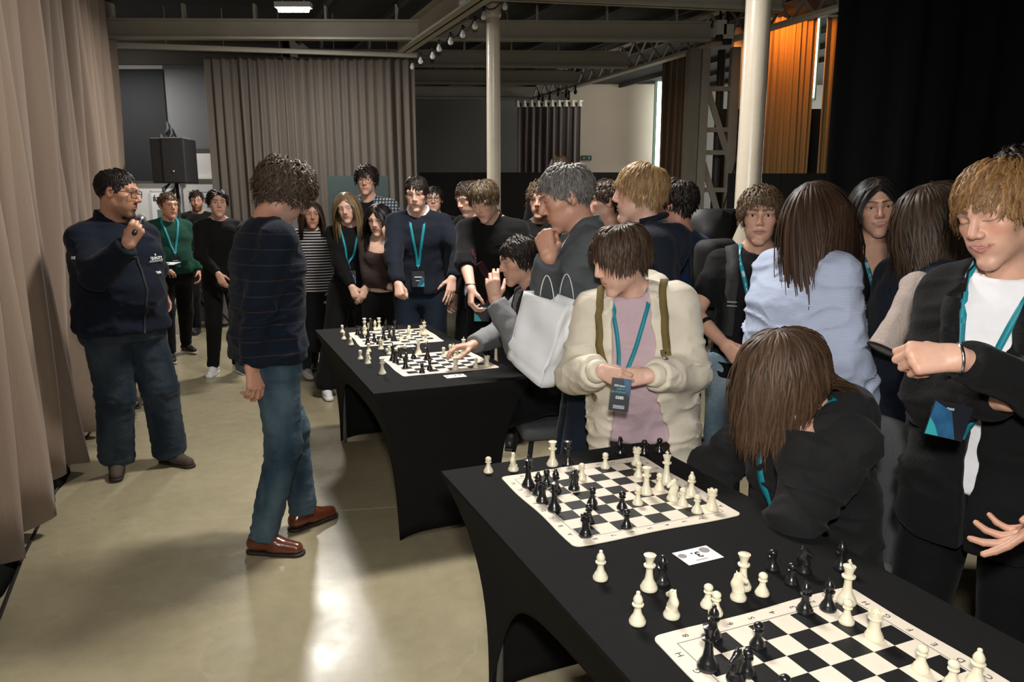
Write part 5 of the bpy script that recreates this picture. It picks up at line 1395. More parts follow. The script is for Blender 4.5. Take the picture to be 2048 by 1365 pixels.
    for g in ([sp['pants']] if sp.get('pants') else []):
        fs = pants_sdf(k, g); pts = [k.hip, k.leg[1]['K'], k.leg[-1]['K'], k.leg[1]['A'], k.leg[-1]['A']]
        lo, hi = bounds(pts, .14); lo[:2] -= .08; hi[:2] += .08; lo[2] = max(lo[2], .02)
        V, Q = nets(fs, lo, hi, g.get('h', hc * 1.9)); obj(g.get('name', 'trousers'), mesh_data('trousers', V, Q, True), g['mat'], r); k.pants = fs
    if sp.get('skirt'):
        g = sp['skirt']; fs = skirt_sdf(k, g); lo, hi = bounds([k.hip, (k.hip[0], k.hip[1], g.get('zb', .12))], .05); lo[:2] -= .3; hi[:2] += .3
        V, Q = nets(fs, lo, hi, hc * 1.2); obj('skirt', mesh_data('skirt', V, Q, True), g['mat'], r)
    sh = sp.get('shoes')
    if sh:
        for m in (1, -1):
            (u, so), la = shoe_meshes(k, m, .0062 if sh.get('fine') else .012, sh.get('kind', 'shoe'))
            o = obj('shoe', mesh_data('shoe', u[0], u[1], True), sh['mat'], r); obj('sole', mesh_data('sole', so[0], so[1], True), sh['sole'], o)
            if la: obj('laces', mesh_data('laces', la[0], la[1], True), sh.get('lace', sh['sole']), o)
    TIMES.append((round(time.time() - _t0, 2), sp['label'][:30]))
    return k

# ---------------------------------------------------------------- things people wear
def chest_pt(k, x, y, o):
    """a point in the torso frame: x right, y forward, o height above the hips"""
    return (k.hip + k.Rm @ np.array([x, y, o])) if o <= .22 else k.waist + k.Rc @ np.array([x, y, o - .22])
M_lan = mat('teal_lanyard', (.008, .215, .27), .5, spec=.4)
M_lanp = mat('lanyard_white_print', (.75, .85, .87), .5)
M_badge = mat('badge_dark', (.012, .014, .02), .3, spec=.5); M_badgeb = mat('badge_blue', (.02, .09, .19), .3, var=.8, vscale=28); M_badget = mat('badge_teal', (.03, .33, .36), .4)
M_chrome = mat('chrome_clip', (.75, .75, .76), .2, 1.0)
def lanyard(k, xm=0., om=.12, badge=True, w=.017, xs=.062, logos=False, m=M_lan, name='lanyard', top_out=None, bscale=1., back=False, gap=.003, badge_spin=0., text=None, front_y=.16):
    fs = k.tops
    def f(P):
        d = fs[0](P)
        for g in fs[1:]: d = np.minimum(d, g(P))
        dn = cap(P, k.neck + k.Rc @ np.array([0, -.008, -.06]), k.head + k.Rh @ np.array([0, -.02, -.045]) * k.hs, .057, .052)
        return np.minimum(d, dn)
    V_, F_ = [], []; nv = 0; ends = []; strands = []
    for s in (-1, 1):
        pts = [chest_pt(k, 0, -.085, .535), chest_pt(k, s * .055, -.06, .535), chest_pt(k, s * .078, -.005, .525), chest_pt(k, s * (xs + .012), .06, .47), chest_pt(k, s * xs * .8 + xm * .25, .14, .36), chest_pt(k, s * xs * .35 + xm * .7, .16, .24 if om < .2 else (om + .36) / 2), chest_pt(k, xm + s * .003, front_y, om)]
        pts = np.array(pts); tt = np.linspace(0, len(pts) - 1, 34); P = np.stack([np.interp(tt, np.arange(len(pts)), pts[:, i]) for i in range(3)], 1)
        for _ in range(3): P[1:-1] = (P[:-2] + 2 * P[1:-1] + P[2:]) / 4
        P, G = project_out(f, P, gap)
        for _ in range(2): P[1:-1] = (P[:-2] + 2 * P[1:-1] + P[2:]) / 4; G = nrm_rows(np.concatenate([G[:1], (G[:-2] + G[1:-1] + G[2:]) / 3, G[-1:]]))
        V, F1 = ribbon(P + G * .001, G, w); V_.append(V); F_.append(F1 + nv); nv += len(V); ends.append((P[-1], G[-1])); strands.append((P, G))
    o = obj(name, mesh_data(name, np.concatenate(V_), np.concatenate(F_), False), m, k.obj)
    p = (ends[0][0] + ends[1][0]) / 2 + ends[0][1] * .004
    if logos:
        for P, G in strands:
            T = nrm_rows(np.gradient(P, axis=0))
            for i in (15, 20, 25):
                y_ = -T[i]; n_ = G[i]; x_ = nrm(np.cross(y_, n_)); c = P[i] + n_ * .0032
                M = basis(y_, -x_, n_, c)
                mb = MB(); L_, H_, t_ = .0135, .0058, .0012
                for lo, hi in [((-L_, -H_, 0), (L_, -H_ + t_, .0004)), ((-L_, H_ - t_, 0), (L_, H_, .0004)), ((-L_, -H_, 0), (-L_ + t_, H_, .0004)), ((L_ - t_, -H_, 0), (L_, H_, .0004))]: mb.box(lo, hi, M)
                mb.build('logo_frame', M_lanp, o)
                text_mesh('logo_text', 'eset', .0115, M_lanp, o, M @ Matrix.Translation((0, 0, .0002)), extrude=.0002, bold=True)
            for i in (17, 18, 22, 23):
                y_ = -T[i]; n_ = G[i]; x_ = nrm(np.cross(y_, n_)); c = P[i] + n_ * .003
                MB().box((-.007, -.0012, 0), (.007, .0006, .0004), basis(y_, -x_, n_, c)).build('small_print', M_lanp, o)
    if badge:
        dwn = np.array([0, 0, -1.]); n_ = np.array([0, 1, 0]) ; n_ = nrm(k.Rc @ n_); n_[2] = 0; n_ = nrm(n_)
        if badge_spin: n_ = rz(badge_spin * D2R) @ n_
        x_ = np.cross(dwn, n_); bw, bh = .088 * bscale, .112 * bscale
        clip = MB().tube([p, p + dwn * .012 + n_ * .004, p + dwn * .03], .003, 6); clip.build('clip', M_chrome, o, True)
        t = p + dwn * .032 + n_ * .012
        # keep the badge clear of the belly
        chk = np.array([t + dwn * bh * q + x_ * bw * .5 * sx for q in (0, .5, 1) for sx in (-1, 1)]).astype(np.float32); dd = f(chk).min()
        if dd < .005: t = t + n_ * (.005 - dd)
        M = basis(x_, -dwn, n_, t)
        b = MB().box((-bw / 2, -bh, 0), (bw / 2, 0, .0025), M).build('badge', M_badge, o)
        MB().add([M @ Vector(v) for v in [(-bw / 2 + .002, -bh + .002, .0028), (bw * .1, -bh + .002, .0028), (-bw * .15, -bh * .55, .0028), (-bw / 2 + .002, -bh * .35, .0028)]], [(0, 1, 2, 3)]).build('badge_print', M_badgeb, o)
        MB().add([M @ Vector(v) for v in [(-bw / 2 + .002, -bh + .002, .003), (-bw * .1, -bh + .002, .003), (-bw * .32, -bh * .86, .003), (-bw / 2 + .002, -bh * .72, .003)]], [(0, 1, 2, 3)]).build('badge_swirl', M_badget, o)
        MB().box((-bw * .30, -bh * .40, .0026), (bw * .30, -bh * .35, .003), M).build('badge_title', M_lanp, o)
        MB().box((-bw * .12, -bh * .62, .0026), (bw * .2, -bh * .59, .003), M).build('badge_title', M_lanp, o)
        for (tx, ty, sz, mm) in (text or []):
            pass
    return o, p
def glasses(k, m, w=.024, h=.017, r=.0013, lens=True, tint=None):
    mb = MB(); rr = []
    gl = obj('glasses', MB().tube([(-.009, .095, .012), (0, .098, .014), (.009, .095, .012)], r, 6).data('glasses', True), m, k.obj); gl.matrix_local = k.HM
    for s in (-1, 1):
        c = np.array([s * .033, .0915, .007]); pts = []
        for i in range(17):
            a = 2 * math.pi * i / 16; ca, sa = math.cos(a), math.sin(a); x = w * np.sign(ca) * abs(ca) ** .6; z = h * np.sign(sa) * abs(sa) ** .6
            pts.append(c + np.array([x, -abs(x + s * .012) * .12 if s * x > 0 else 0, z]))
        obj('rim', MB().tube(pts, r, 6, False).data('rim', True), m, gl)
        obj('temple', MB().tube([c + np.array([s * w, -.004, .006]), (s * .078, .06, .013), (s * .080, -.005, .012), (s * .079, -.022, -.002)], r, 6).data('temple', True), m, gl)
        if lens:
            n = len(pts) - 1; V = [c + np.array([0, .0005, 0])] + pts[:-1]
            ml = mat('lens_glass' + ('_tint' if tint else ''), tint or (1, 1, 1), .03, trans=1.0, alpha=.28, spec=.6)
            obj('lens', mesh_data('lens', V, [(0, 1 + i, 1 + (i + 1) % n) for i in range(n)], True), ml, gl)
    return gl
def collar(k, m, h=.045, rad=.070, open_=.030, point=.03, wing=.014, name='collar'):
    """a folded shirt collar standing round the neck"""
    n = 28; V = []; F_ = []
    for i in range(n + 1):
        a = -math.pi / 2 + open_ * 4 + (2 * math.pi - open_ * 8) * i / n       # starts and ends at the front
        a += math.pi
        ca, sa = math.cos(a), math.sin(a); fr = max(0, sa)
        b = math.cos(a + math.pi / 2)
        ca, sa = math.cos(a), math.sin(a)
        front = max(0., sa) ** 3
        up = h * (1 - .35 * front)
        rr = rad
        def pt(rad_, z): return k.neck + k.Rc @ np.array([ca * rad_, -.008 + sa * rad_ * .98 + .012 * front, z - .055 * max(0, sa) ** 1.5])
        V += [pt(rr, -.008), pt(rr - .003, up), pt(rr + .004, up + .003), pt(rr + .018 + wing * front, -.004 - point * front)]
    for i in range(n):
        for j in range(3): F_.append((i * 4 + j, i * 4 + j + 1, (i + 1) * 4 + j + 1, (i + 1) * 4 + j))
    # the front must face +y: angles measured so that sin>0 is front
    o = obj(name, mesh_data(name, V, F_, True), m, k.obj); s = o.modifiers.new('thick', 'SOLIDIFY'); s.thickness = .0035
    return o
def hood(k, m, r0=.050, rb=.075, drop=.06, name='hood', h=.011):
    pts = []
    for i in range(13):
        a = math.pi * (-.18 + 1.36 * i / 12); x = math.cos(a) * .105; y = -math.sin(a) * .125 - .01
        back = max(0, math.sin(a)); pts.append((k.neck + k.Rc @ np.array([x, y, .010 - drop * back ** 2 - .03 * (1 - back)]), (r0 * .62) * (1 - back) + rb * .72 * back))
    sd = k.sp.get('seed', 0)
    def f(P):
        d = None
        for (a, ra), (b, rb_) in zip(pts[:-1], pts[1:]):
            v = cap(P, a, b, ra, rb_); d = v if d is None else smin(d, v, .02)
        d = smin(d, ell(P, k.neck + k.Rc @ np.array([0, -.135, -.09]), (.12, .045, .10), k.Rc), .05)
        d = smax(d, -cap(P, k.neck + k.Rc @ np.array([0, .02, -.08]), k.neck + k.Rc @ np.array([0, .01, .25]), .066, .10), .02)
        n = vnoise(P * np.array([16, 16, 30], np.float32) + sd); return (d - .008 * (np.abs(n) - .3)).astype(np.float32)
    lo, hi = bounds([p for p, _ in pts] + [k.neck + k.Rc @ np.array([0, -.18, -.2])], .09); V, Q = nets(f, lo, hi, h)
    return obj(name, mesh_data(name, V, Q, True), m, k.obj)
def neckband(k, m, rad=.066, r=.007, tilt=.02, name='neckband'):
    pts = []
    for i in range(25):
        a = 2 * math.pi * i / 24; pts.append(k.neck + k.Rc @ np.array([rad * math.cos(a), -.004 + rad * .96 * math.sin(a), .002 - (tilt + .008) * math.sin(a)]))
    return MB().tube(pts, r, 8, False).build(name, m, k.obj, True)
# ================================================================== CLOTH AND LEATHER
def stripes(name, base, line, period, width, grid=False, rough=.85, soft=False):
    m = cloth(name, base); N, L, b = nodes_of(m); tc = N['Texture Coordinate']; sep = N.new('ShaderNodeSeparateXYZ'); L.new(tc.outputs['Object'], sep.inputs[0])
    def band(o):
        a = N.new('ShaderNodeMath'); a.operation = 'DIVIDE'; L.new(o, a.inputs[0]); a.inputs[1].default_value = period
        f = N.new('ShaderNodeMath'); f.operation = 'FRACT'; L.new(a.outputs[0], f.inputs[0])
        l = N.new('ShaderNodeMath'); l.operation = 'LESS_THAN'; L.new(f.outputs[0], l.inputs[0]); l.inputs[1].default_value = width; return l.outputs[0]
    t = band(sep.outputs[2])
    if grid:
        u = band(sep.outputs[0]); ad = N.new('ShaderNodeMath'); ad.operation = 'MAXIMUM'; L.new(t, ad.inputs[0]); L.new(u, ad.inputs[1]); t = ad.outputs[0]
    mx = N.new('ShaderNodeMix'); mx.data_type = 'RGBA'; L.new(t, mx.inputs[0]); mx.inputs[6].default_value = (*base, 1); mx.inputs[7].default_value = (*line, 1)
    L.new(mx.outputs[2], b.inputs['Base Color']); return m
def jeans(name, col, fade):
    m = cloth(name, col, bump=.3, bscale=70); N, L, b = nodes_of(m); nz = N.new('ShaderNodeTexNoise'); nz.inputs['Scale'].default_value = 4.5; nz.inputs['Detail'].default_value = 3
    tc = N['Texture Coordinate']; mp = N.new('ShaderNodeMapping'); mp.inputs['Scale'].default_value = (1.6, 1.6, .8); L.new(tc.outputs['Object'], mp.inputs[0]); L.new(mp.outputs[0], nz.inputs['Vector'])
    r = N.new('ShaderNodeValToRGB'); r.color_ramp.elements[0].position = .38; r.color_ramp.elements[0].color = (*col, 1); r.color_ramp.elements[1].position = .72; r.color_ramp.elements[1].color = (*fade, 1)
    L.new(nz.outputs[0], r.inputs[0]); L.new(r.outputs[0], b.inputs['Base Color']); return m
C_navy = cloth('navy_fleece', (.0058, .0085, .0165)); C_navy2 = cloth('dark_navy_knit', (.011, .014, .022)); C_black = cloth('black_knit', (.006, .006, .0063)); C_black2 = cloth('black_cotton', (.0065, .0065, .007)); C_suit = cloth('black_suit', (.0075, .0076, .008), bscale=120)
C_green = cloth('bottle_green_knit', (.010, .050, .032)); C_grey = cloth('grey_sweatshirt', (.085, .095, .10)); C_greyl = cloth('light_grey_jersey', (.19, .195, .20)); C_greym = cloth('grey_tee', (.20, .21, .215))
C_cream = cloth('cream_nylon', (.70, .635, .515), rough=.6, bump=.35, bscale=16); C_pink = cloth('dusty_pink_tee', (.50, .37, .41)); C_white = cloth('white_tee', (.78, .78, .80)); C_blue = stripes('pale_blue_shirt', (.36, .43, .60), (.50, .55, .68), .006, .5)
C_brown = cloth('dark_brown_top', (.045, .030, .026)); C_khaki = cloth('khaki_trousers', (.085, .075, .055)); C_trs = cloth('black_trousers', (.006, .006, .0065)); C_navyt = cloth('dark_navy_trousers', (.010, .016, .027)); C_navytee = cloth('navy_tee', (.016, .030, .075)); C_brt = cloth('dark_brown_trousers', (.022, .016, .014)); C_char = cloth('charcoal_hoodie', (.017, .017, .0175))
C_strp = stripes('navy_striped_sweater', (.0055, .010, .019), (.034, .021, .020), .062, .075); C_polo = stripes('striped_polo', (.022, .018, .022), (.62, .60, .58), .026, .30); C_plaid = stripes('checked_shirt', (.32, .34, .37), (.035, .04, .05), .024, .42, grid=True)
C_wtrim = cloth('white_collar', (.80, .80, .82)); C_burg = cloth('burgundy_tie', (.055, .012, .022)); C_olive = cloth('olive_strap', (.16, .12, .045)); C_tan = cloth('beige_fleece', (.46, .38, .34), bump=.5, bscale=90)
J_dark = jeans('dark_blue_jeans', (.012, .021, .033), (.042, .056, .070)); J_mid = jeans('blue_jeans', (.018, .040, .062), (.085, .13, .165)); J_pale = jeans('pale_jeans', (.13, .20, .25), (.30, .38, .42))
L_brown = mat('oxblood_leather', (.115, .030, .012), .26, spec=.6, var=.35, vscale=10, coat=.4); L_suede = mat('brown_suede', (.060, .042, .030), .85, var=.3, vscale=20); L_white = mat('white_canvas', (.70, .70, .70), .6); L_blk = mat('black_leather', (.012, .012, .012), .4)
S_dark = mat('dark_sole', (.020, .012, .010), .6); S_white = mat('white_sole', (.72, .72, .70), .5); S_cream = mat('cream_sole', (.5, .46, .38), .6)
BLK = dict(mat=L_blk, sole=S_dark); WHT = dict(mat=L_white, sole=S_white, kind='sneaker')
H_dark = (.020, .014, .010); H_brown = (.045, .027, .017); H_lbrown = (.11, .068, .036); H_blond = (.36, .24, .10); H_black = (.008, .007, .007); H_grey = (.125, .115, .105)
def short(col, col2=None, **kw):
    col2 = tuple(c * .72 for c in (col2 or tuple(c * 1.9 for c in col))); col = tuple(c * .62 for c in col)
    d = dict(col=col, col2=col2, top=.055, front=.05, side=.022, n=420, lift=.25, thick=.010, grav=.2, w=.0065, jit=.2); d.update(kw); return d
def longh(col, col2=None, **kw):
    col2 = tuple(c * .72 for c in (col2 or tuple(c * 2.0 for c in col))); col = tuple(c * .62 for c in col)
    d = dict(col=col, col2=col2, top=.40, front=.40, side=.34, n=520, k=14, lift=.10, thick=.016, part=0, grav=.5, clear=1, w=.0075, hug=0., jit=.05, rj=.03); d.update(kw); return d

# ================================================================== THE PEOPLE
K = {}
# --- the man with the microphone
K['mic'] = k = person(dict(head=(237, 388), Y=4.05, phi=-150, label='bearded man in a navy jacket and glasses speaking into a microphone', hh=.0046, hhand=.0044, seed=1, skin='tan', bw=1.22, bd=1.36, belly=.050, abw=1.12, lbw=1.18, shw=.168, shrug=-.03, neckr=.064, hs=1.08, hyaw=36, hpitch=8, hroll=-4, lean=2, hoff=(.02, .03, 0),
    face=dict(round=1., jaw=1.16, goatee=.85, stubble=.35, eyes=.55, smile=0, nose=1.12, gaze=(.0, 1, -.35)), hair=short((.012, .009, .008), top=.026, front=.020, side=.009, n=1100, lift=.8, thick=.005, w=.0042, k=6),
    R=dict(w=('px', 256, 490, 3.74), pole=(.45, -.45, -1), f=(-.35, .35, .86), n=(.55, .80, -.1), hand='fist'), L=dict(w=(-.20, -.24, .98), pole=(-1, -.3, 0)), hand=1.12,
    tops=[dict(mat=C_navy, name='jacket', e=.034, se=.030, hem=-.10, wr=.016, loose=.05)], pants=dict(mat=J_dark, e=.030, wr=.016, flare=.018, h=.011), shoes=dict(mat=L_suede, sole=S_dark, lace=M_black, fine=1),
    RFp=((238, 938), (228, 975)), LFp=((325, 925), (398, 938))))
collar(k, C_navy, h=.050, rad=.082, open_=.05, point=.035); neckband(k, C_wtrim, rad=.078, r=.004, tilt=.035, name='shirt_edge')
def on_front(k, x, o, gap=.001):
    p, g = project_out(k.tops[-1], np.array([chest_pt(k, x, .24, o)]), gap); return p[0], g[0]
# zip, chest lettering
zp = np.array([chest_pt(k, 0, .30, o) for o in np.linspace(-.09, .46, 20)]); P, G = project_out(k.top, zp, .001); V, Fq = ribbon(P, G, .012, .003)
obj('zip', mesh_data('zip', V, Fq), M_black, k.obj)
for j, tx in enumerate(['▪', 'QUALITY', 'ASSURANCE', 'TEAM']):
    p, g = on_front(k, -.125, .345 - j * .026, .004); z_ = g; y_ = nrm(np.array([0, 0, 1.]) - z_ * z_[2]); x_ = np.cross(y_, z_)
    text_mesh('chest_print', tx, .021 if j else .03, mat('print_white', (.75, .77, .8), .6), k.obj, basis(x_, y_, z_, p), bold=True)
p, g = project_out(k.top, np.array([k.sh[1] * .62 + k.arm[1]['E'] * .38 + np.array([.12, .03, .0])]), .003); z_ = g[0]; y_ = nrm(np.array([0, 0, 1.]) - z_ * z_[2]); x_ = np.cross(y_, z_)
text_mesh('sleeve_print', 'eset', .030, mat('print_white', (.75, .77, .8), .6), k.obj, basis(x_, y_, z_, p[0]), bold=True)
glasses(k, mat('black_glasses', (.008, .008, .008), .25), w=.027, h=.020, r=.0019, tint=(1, .62, .35))
# microphone in his hand
a = k.arm[1]; hp_ = a['W'] + a['f'] * .080 * 1.12 - a['n'] * .030
to = k.head + k.Rh @ np.array([.004, .135, -.062]) * k.hs; ax = nrm(to - hp_)
mw_ = lambda p: (Matrix(rz(k.phi)) @ Vector(p)) * k.s + Vector(k.root)
tip = hp_ + ax * .165; Z3 = Vector(ax); q_ = Z3.to_track_quat('Z', 'Y').to_matrix().to_4x4()
r = empty('microphone', mw_(hp_ - ax * .08)); r.rotation_euler = (Matrix(rz(k.phi)).to_4x4() @ q_).to_euler()
MB().lathe([(.010, 0), (.0125, .01), (.0135, .08), (.017, .165), (.021, .185)], 16).build('handle', mat('mic_black', (.012, .012, .012), .35), r, True)
MB().lathe([(.022, .185), (.0255, .195), (.0255, .203), (.022, .21)], 18).build('ring', mat('mic_steel', (.35, .35, .36), .3, .9), r, True)
MB().lathe([(.020, .205), (.0262, .218), (.0275, .232), (.024, .248), (.014, .258), (.0, .261)], 18).build('grille', mat('mic_grille', (.33, .34, .35), .45, .6, bump=.8, bscale=900), r, True)
tag(r, 'black handheld microphone with a grey round grille', 'microphone')
# --- the man in the striped sweater
K['main'] = k = person(dict(head=(572, 388), Y=3.28, phi=-70, label='curly haired man in a dark striped sweater and jeans looking down at a board', hh=.0048, hhand=.0042, seed=2, skin=(.56, .29, .20), bw=1.08, bd=1.05, belly=.0, abw=1.08, shw=.168, hs=1.05, hyaw=-4, hpitch=36, lean=5, neckr=.058,
    face=dict(eyes=0, stubble=.45, beardcol=(.30, .27, .25), jaw=1.05, nose=1.1), hair=dict(col=(.026, .0175, .0125), col2=(.15, .10, .07), top=.105, front=.075, side=.070, n=1900, k=11, lift=.7, thick=.028, curl=.010, cf=1.5, w=.0034, grav=.16, jit=.4, hug=.3, tip=.3, rj=.1),
    R=dict(w=('px', 497, 757, 3.02), pole=(.3, -1, 0), f=(.0, .12, -1), n=(1, .35, 0), hand='relax'), L=dict(w=(-.25, .08, .90)), hand=1.1,
    tops=[dict(mat=C_strp, name='sweater', e=.022, se=.018, hem=-.085, wr=.014, loose=.04, h=.0075)], pants=dict(mat=J_mid, e=.012, wr=.013, flare=.006, h=.0095, len=.99), shoes=dict(mat=L_brown, sole=S_dark, fine=1, lace=S_dark),
    RFp=((500, 1104), (617, 1112)), LFp=((583, 1065), (676, 1030))))
glasses(k, mat('black_glasses', (.008, .008, .008), .25), lens=True)
a = k.arm[1]; M = np.stack([a['x'], a['f'], a['n']], 1); pts = [a['W'] + M @ (np.array([.0095 + .0115 * math.cos(t), .103, .002 + .0115 * math.sin(t)])) for t in np.linspace(0, 6.283, 15)]
MB().tube(pts, .0024, 6, False).build('ring', M_chrome, k.obj, True)
# --- back row at left
K['green'] = k = person(dict(head=(337, 412), Y=7.45, phi=-172, label='man in a bottle green sweater holding a white clipboard', seed=3, skin='ruddy', bw=1.12, bd=1.18, belly=.02, hyaw=16, hpitch=2, hs=1.06, face=dict(eyes=.8, jaw=1.05, browd=.5), hair=short(H_lbrown, top=.035, front=.035, side=.014, n=300),
    R=dict(w=('px', 327, 552, 7.15), pole=(1, -.4, -.3), f=(-.6, .8, .0), n=(.2, .5, 1), hand='pinch'), L=dict(w=(-.24, .08, .93)), tops=[dict(mat=C_green, e=.018, hem=-.05, wr=.012)], pants=dict(mat=C_trs, e=.014), shoes=dict(mat=L_blk, sole=S_cream),
    RFp=((340, 722), (352, 735)), LFp=((366, 705), (408, 713)), bare={1: .2, -1: 0}))
lanyard(k, 0, .16, w=.022)
p = atY(330, 528, 6.95); r = empty('clipboard', p, .2); MB().box((-.13, -.16, -.006), (.11, .16, .0)).build('board', M_black, r); MB().box((-.125, -.155, 0), (.105, .155, .004)).build('paper', M_card, r); MB().bar((-.06, -.1, .008), (.05, -.06, .008), .009, .008).build('pen', mat('blue_pen', (.01, .05, .4), .3), r)
MB().tube([(-.10, .02, .004), (-.06, .05, .05), (-.02, .08, .01)], [.02, .03, .01], 8).build('teal_strap', M_lan, r, True)
tag(r, 'white clipboard with a blue pen held by the green sweater man', 'clipboard')
K['beard'] = person(dict(head=(393, 402), Y=8.9, phi=176, label='bearded man in black standing farthest back by the white wall', seed=4, skin='mid', hpitch=8, face=dict(eyes=.3, stubble=.9), hair=short(H_dark, top=.03, side=.012, n=220), tops=[dict(mat=C_black, e=.018)], pants=dict(mat=C_trs), shoes=BLK, bw=1.05))
K['blackboy'] = k = person(dict(head=(436, 408), Y=6.75, phi=-168, label='young man in a black sweater with swept dark hair, white sneakers', seed=5, skin='fair', hyaw=-6, hs=1.03, face=dict(eyes=.75, browt=1.2, jaw=.98), hair=short(H_dark, top=.085, front=.07, side=.035, part=.01, lift=.5, thick=.016, n=360), tops=[dict(mat=C_black, e=.016, hem=-.04)],
    R=dict(w=('px', 436, 548, 6.5), pole=(1, -.4, 0), f=(-.3, .3, -.9), n=(.6, .7, .2)), L=dict(w=(-.22, .1, .92)), pants=dict(mat=C_trs, e=.016), shoes=WHT, RF=(.14, -.02, -30), LF=(-.08, .02, 10)))
neckband(k, C_black, r=.008)
K['greytee'] = k = person(dict(head=(588, 405), Y=6.9, phi=175, label='person in a grey tee with folded arms, half hidden behind the striped sweater man', seed=6, skin='mid', hair=short(H_brown, n=220), tops=[dict(mat=C_greym, name='tee', e=.02, sleeve=.8)], pants=dict(mat=C_trs), shoes=BLK, bare=1.6,
    R=dict(w=(-.10, .22, 1.19), pole=(1, -.3, -.6), f=(-1, -.1, .1), n=(0, 1, 0)), L=dict(w=(.10, .24, 1.16), pole=(-1, -.3, -.6), f=(1, -.1, .1), n=(0, 1, 0))))
K['polo'] = k = person(dict(head=(623, 430), Y=6.4, phi=178, sex='f', label='girl in a black and white striped polo shirt with a white collar', seed=7, skin='mid', hyaw=8, hpitch=4, hs=.98, face=dict(eyes=.8, jaw=.92, browt=1.1), hair=longh(H_brown, n=360, top=.30, front=.30, side=.26, k=11), tops=[dict(mat=C_polo, name='polo', e=.026, sleeve=1.5, hem=-.08, loose=.12, h=.012)], R=dict(w=(.16, .12, .92)), L=dict(w=(-.16, .12, .92)),
    skirt=dict(mat=C_trs, zb=.33), pants=dict(mat=J_dark, e=.008), shoes=WHT, RFp=((612, 752), (622, 764)), LFp=((652, 750), (648, 764))))
collar(k, C_wtrim, h=.035, rad=.060)
K['blonde'] = k = person(dict(head=(694, 416), Y=5.95, phi=178, sex='f', label='long haired blonde girl in black with clasped hands and a lanyard', seed=8, skin='pale', hyaw=-12, hpitch=12, hroll=6, hs=.98, face=dict(eyes=0, lip=(.42, .10, .10), jaw=.9), hair=longh((.20, .125, .060), (.42, .29, .15), n=430, top=.50, front=.52, side=.44, k=13), tops=[dict(mat=C_black, e=.016, hem=-.07)],
    R=dict(w=('px', 706, 582, 5.72), pole=(1, -.5, -.3), f=(-.35, .3, -.8), n=(.3, .9, .2), hand='relax'), L=dict(w=('px', 733, 580, 5.72), pole=(-1, -.5, -.3), f=(.35, .3, -.8), n=(-.3, .9, .2), hand='relax'), pants=dict(mat=C_trs, e=.03, flare=.03), shoes=WHT, RFp=((652, 790), (657, 802)), LF=(-.10, .05, 5)))
lanyard(k, .0, .17, w=.018, logos=False)
K['plaid'] = k = person(dict(head=(733, 362), Y=6.35, phi=170, label='tall curly haired youth in a checked shirt and round glasses', seed=9, skin='fair', hyaw=-2, hpitch=4, face=dict(eyes=.5, jaw=.95), hair=short(H_dark, top=.085, front=.075, side=.05, lift=.6, thick=.022, curl=.008, n=420, jit=.3), tops=[dict(mat=C_black2, name='tee', e=.012, sleeve=.6), dict(mat=C_plaid, name='shirt', e=.026, open=(.05, .045, .055), hem=-.10, loose=.08)], pants=dict(mat=C_trs), shoes=BLK))
lanyard(k, .0, .14, w=.020, badge=False); glasses(k, mat('thin_glasses', (.05, .045, .04), .3, .5), w=.025, h=.021); collar(k, C_plaid, h=.035, rad=.066, open_=.06)
K['chin'] = k = person(dict(head=(757, 440), Y=5.75, phi=172, sex='f', label='black haired girl in a brown off-shoulder top resting her chin on her hand', seed=10, skin='pale', chest=True, hyaw=-14, hpitch=14, hs=1.0, face=dict(eyes=.25, shadow=.5, jaw=.9, lip=(.36, .08, .09)), hair=longh(H_black, n=430, top=.27, front=.16, side=.25, k=10, part=.01, clear=1, grav=.4), tops=[dict(mat=C_brown, name='top', e=.012, hem=.06, vneck=(.36, 5., .3))],
    L=dict(w=('px', 775, 478, 5.50), pole=(-1, -.2, -.8), f=(.15, -.1, 1), n=(-.2, 1, .1), hand='chin'), R=dict(w=(-.08, .19, 1.05), pole=(1, -.4, -.6), f=(-1, .1, .1), n=(0, 1, .2)), pants=dict(mat=C_trs, rise=.02), shoes=BLK))
K['collar'] = k = person(dict(head=(833, 388), Y=5.32, phi=176, label='boy in a dark navy sweater over a white shirt collar leaning over the far table', seed=11, skin='pale', hpitch=14, hyaw=-6, lean=10, hs=1.0, face=dict(eyes=.35, chin=1.1, jaw=.95, smile=.1, open=.3), hair=short((.018, .012, .009), top=.06, front=.055, side=.025, n=460, lift=.12, thick=.009, w=.006), tops=[dict(mat=C_navy2, e=.022, hem=-.06, wr=.014)],
    R=dict(w=('px', 797, 588, 4.98), pole=(1, -.6, 0), f=(-.15, .55, -.7), n=(.5, .7, .5), hand='fist'), L=dict(w=('px', 905, 556, 5.08), pole=(-1, -.5, .1), f=(.15, .35, -1), n=(-.5, .8, .2), hand='open'), pants=dict(mat=C_navyt, e=.02), shoes=BLK))
collar(k, C_wtrim, h=.045, rad=.070, open_=.08, point=.075, wing=.045); lanyard(k, .0, .15, w=.019, xs=.04)
K['glassboy'] = k = person(dict(head=(867, 400), Y=6.5, phi=178, label='boy with black glasses peeking out behind the boy with the white collar', seed=12, skin='pale', face=dict(eyes=.5), hair=short(H_dark, n=260, top=.065, front=.06), tops=[dict(mat=C_black2, e=.02)], pants=dict(mat=C_khaki, e=.02), shoes=BLK, hs=.98)); glasses(k, mat('black_glasses', (.008, .008, .008), .25), r=.002)
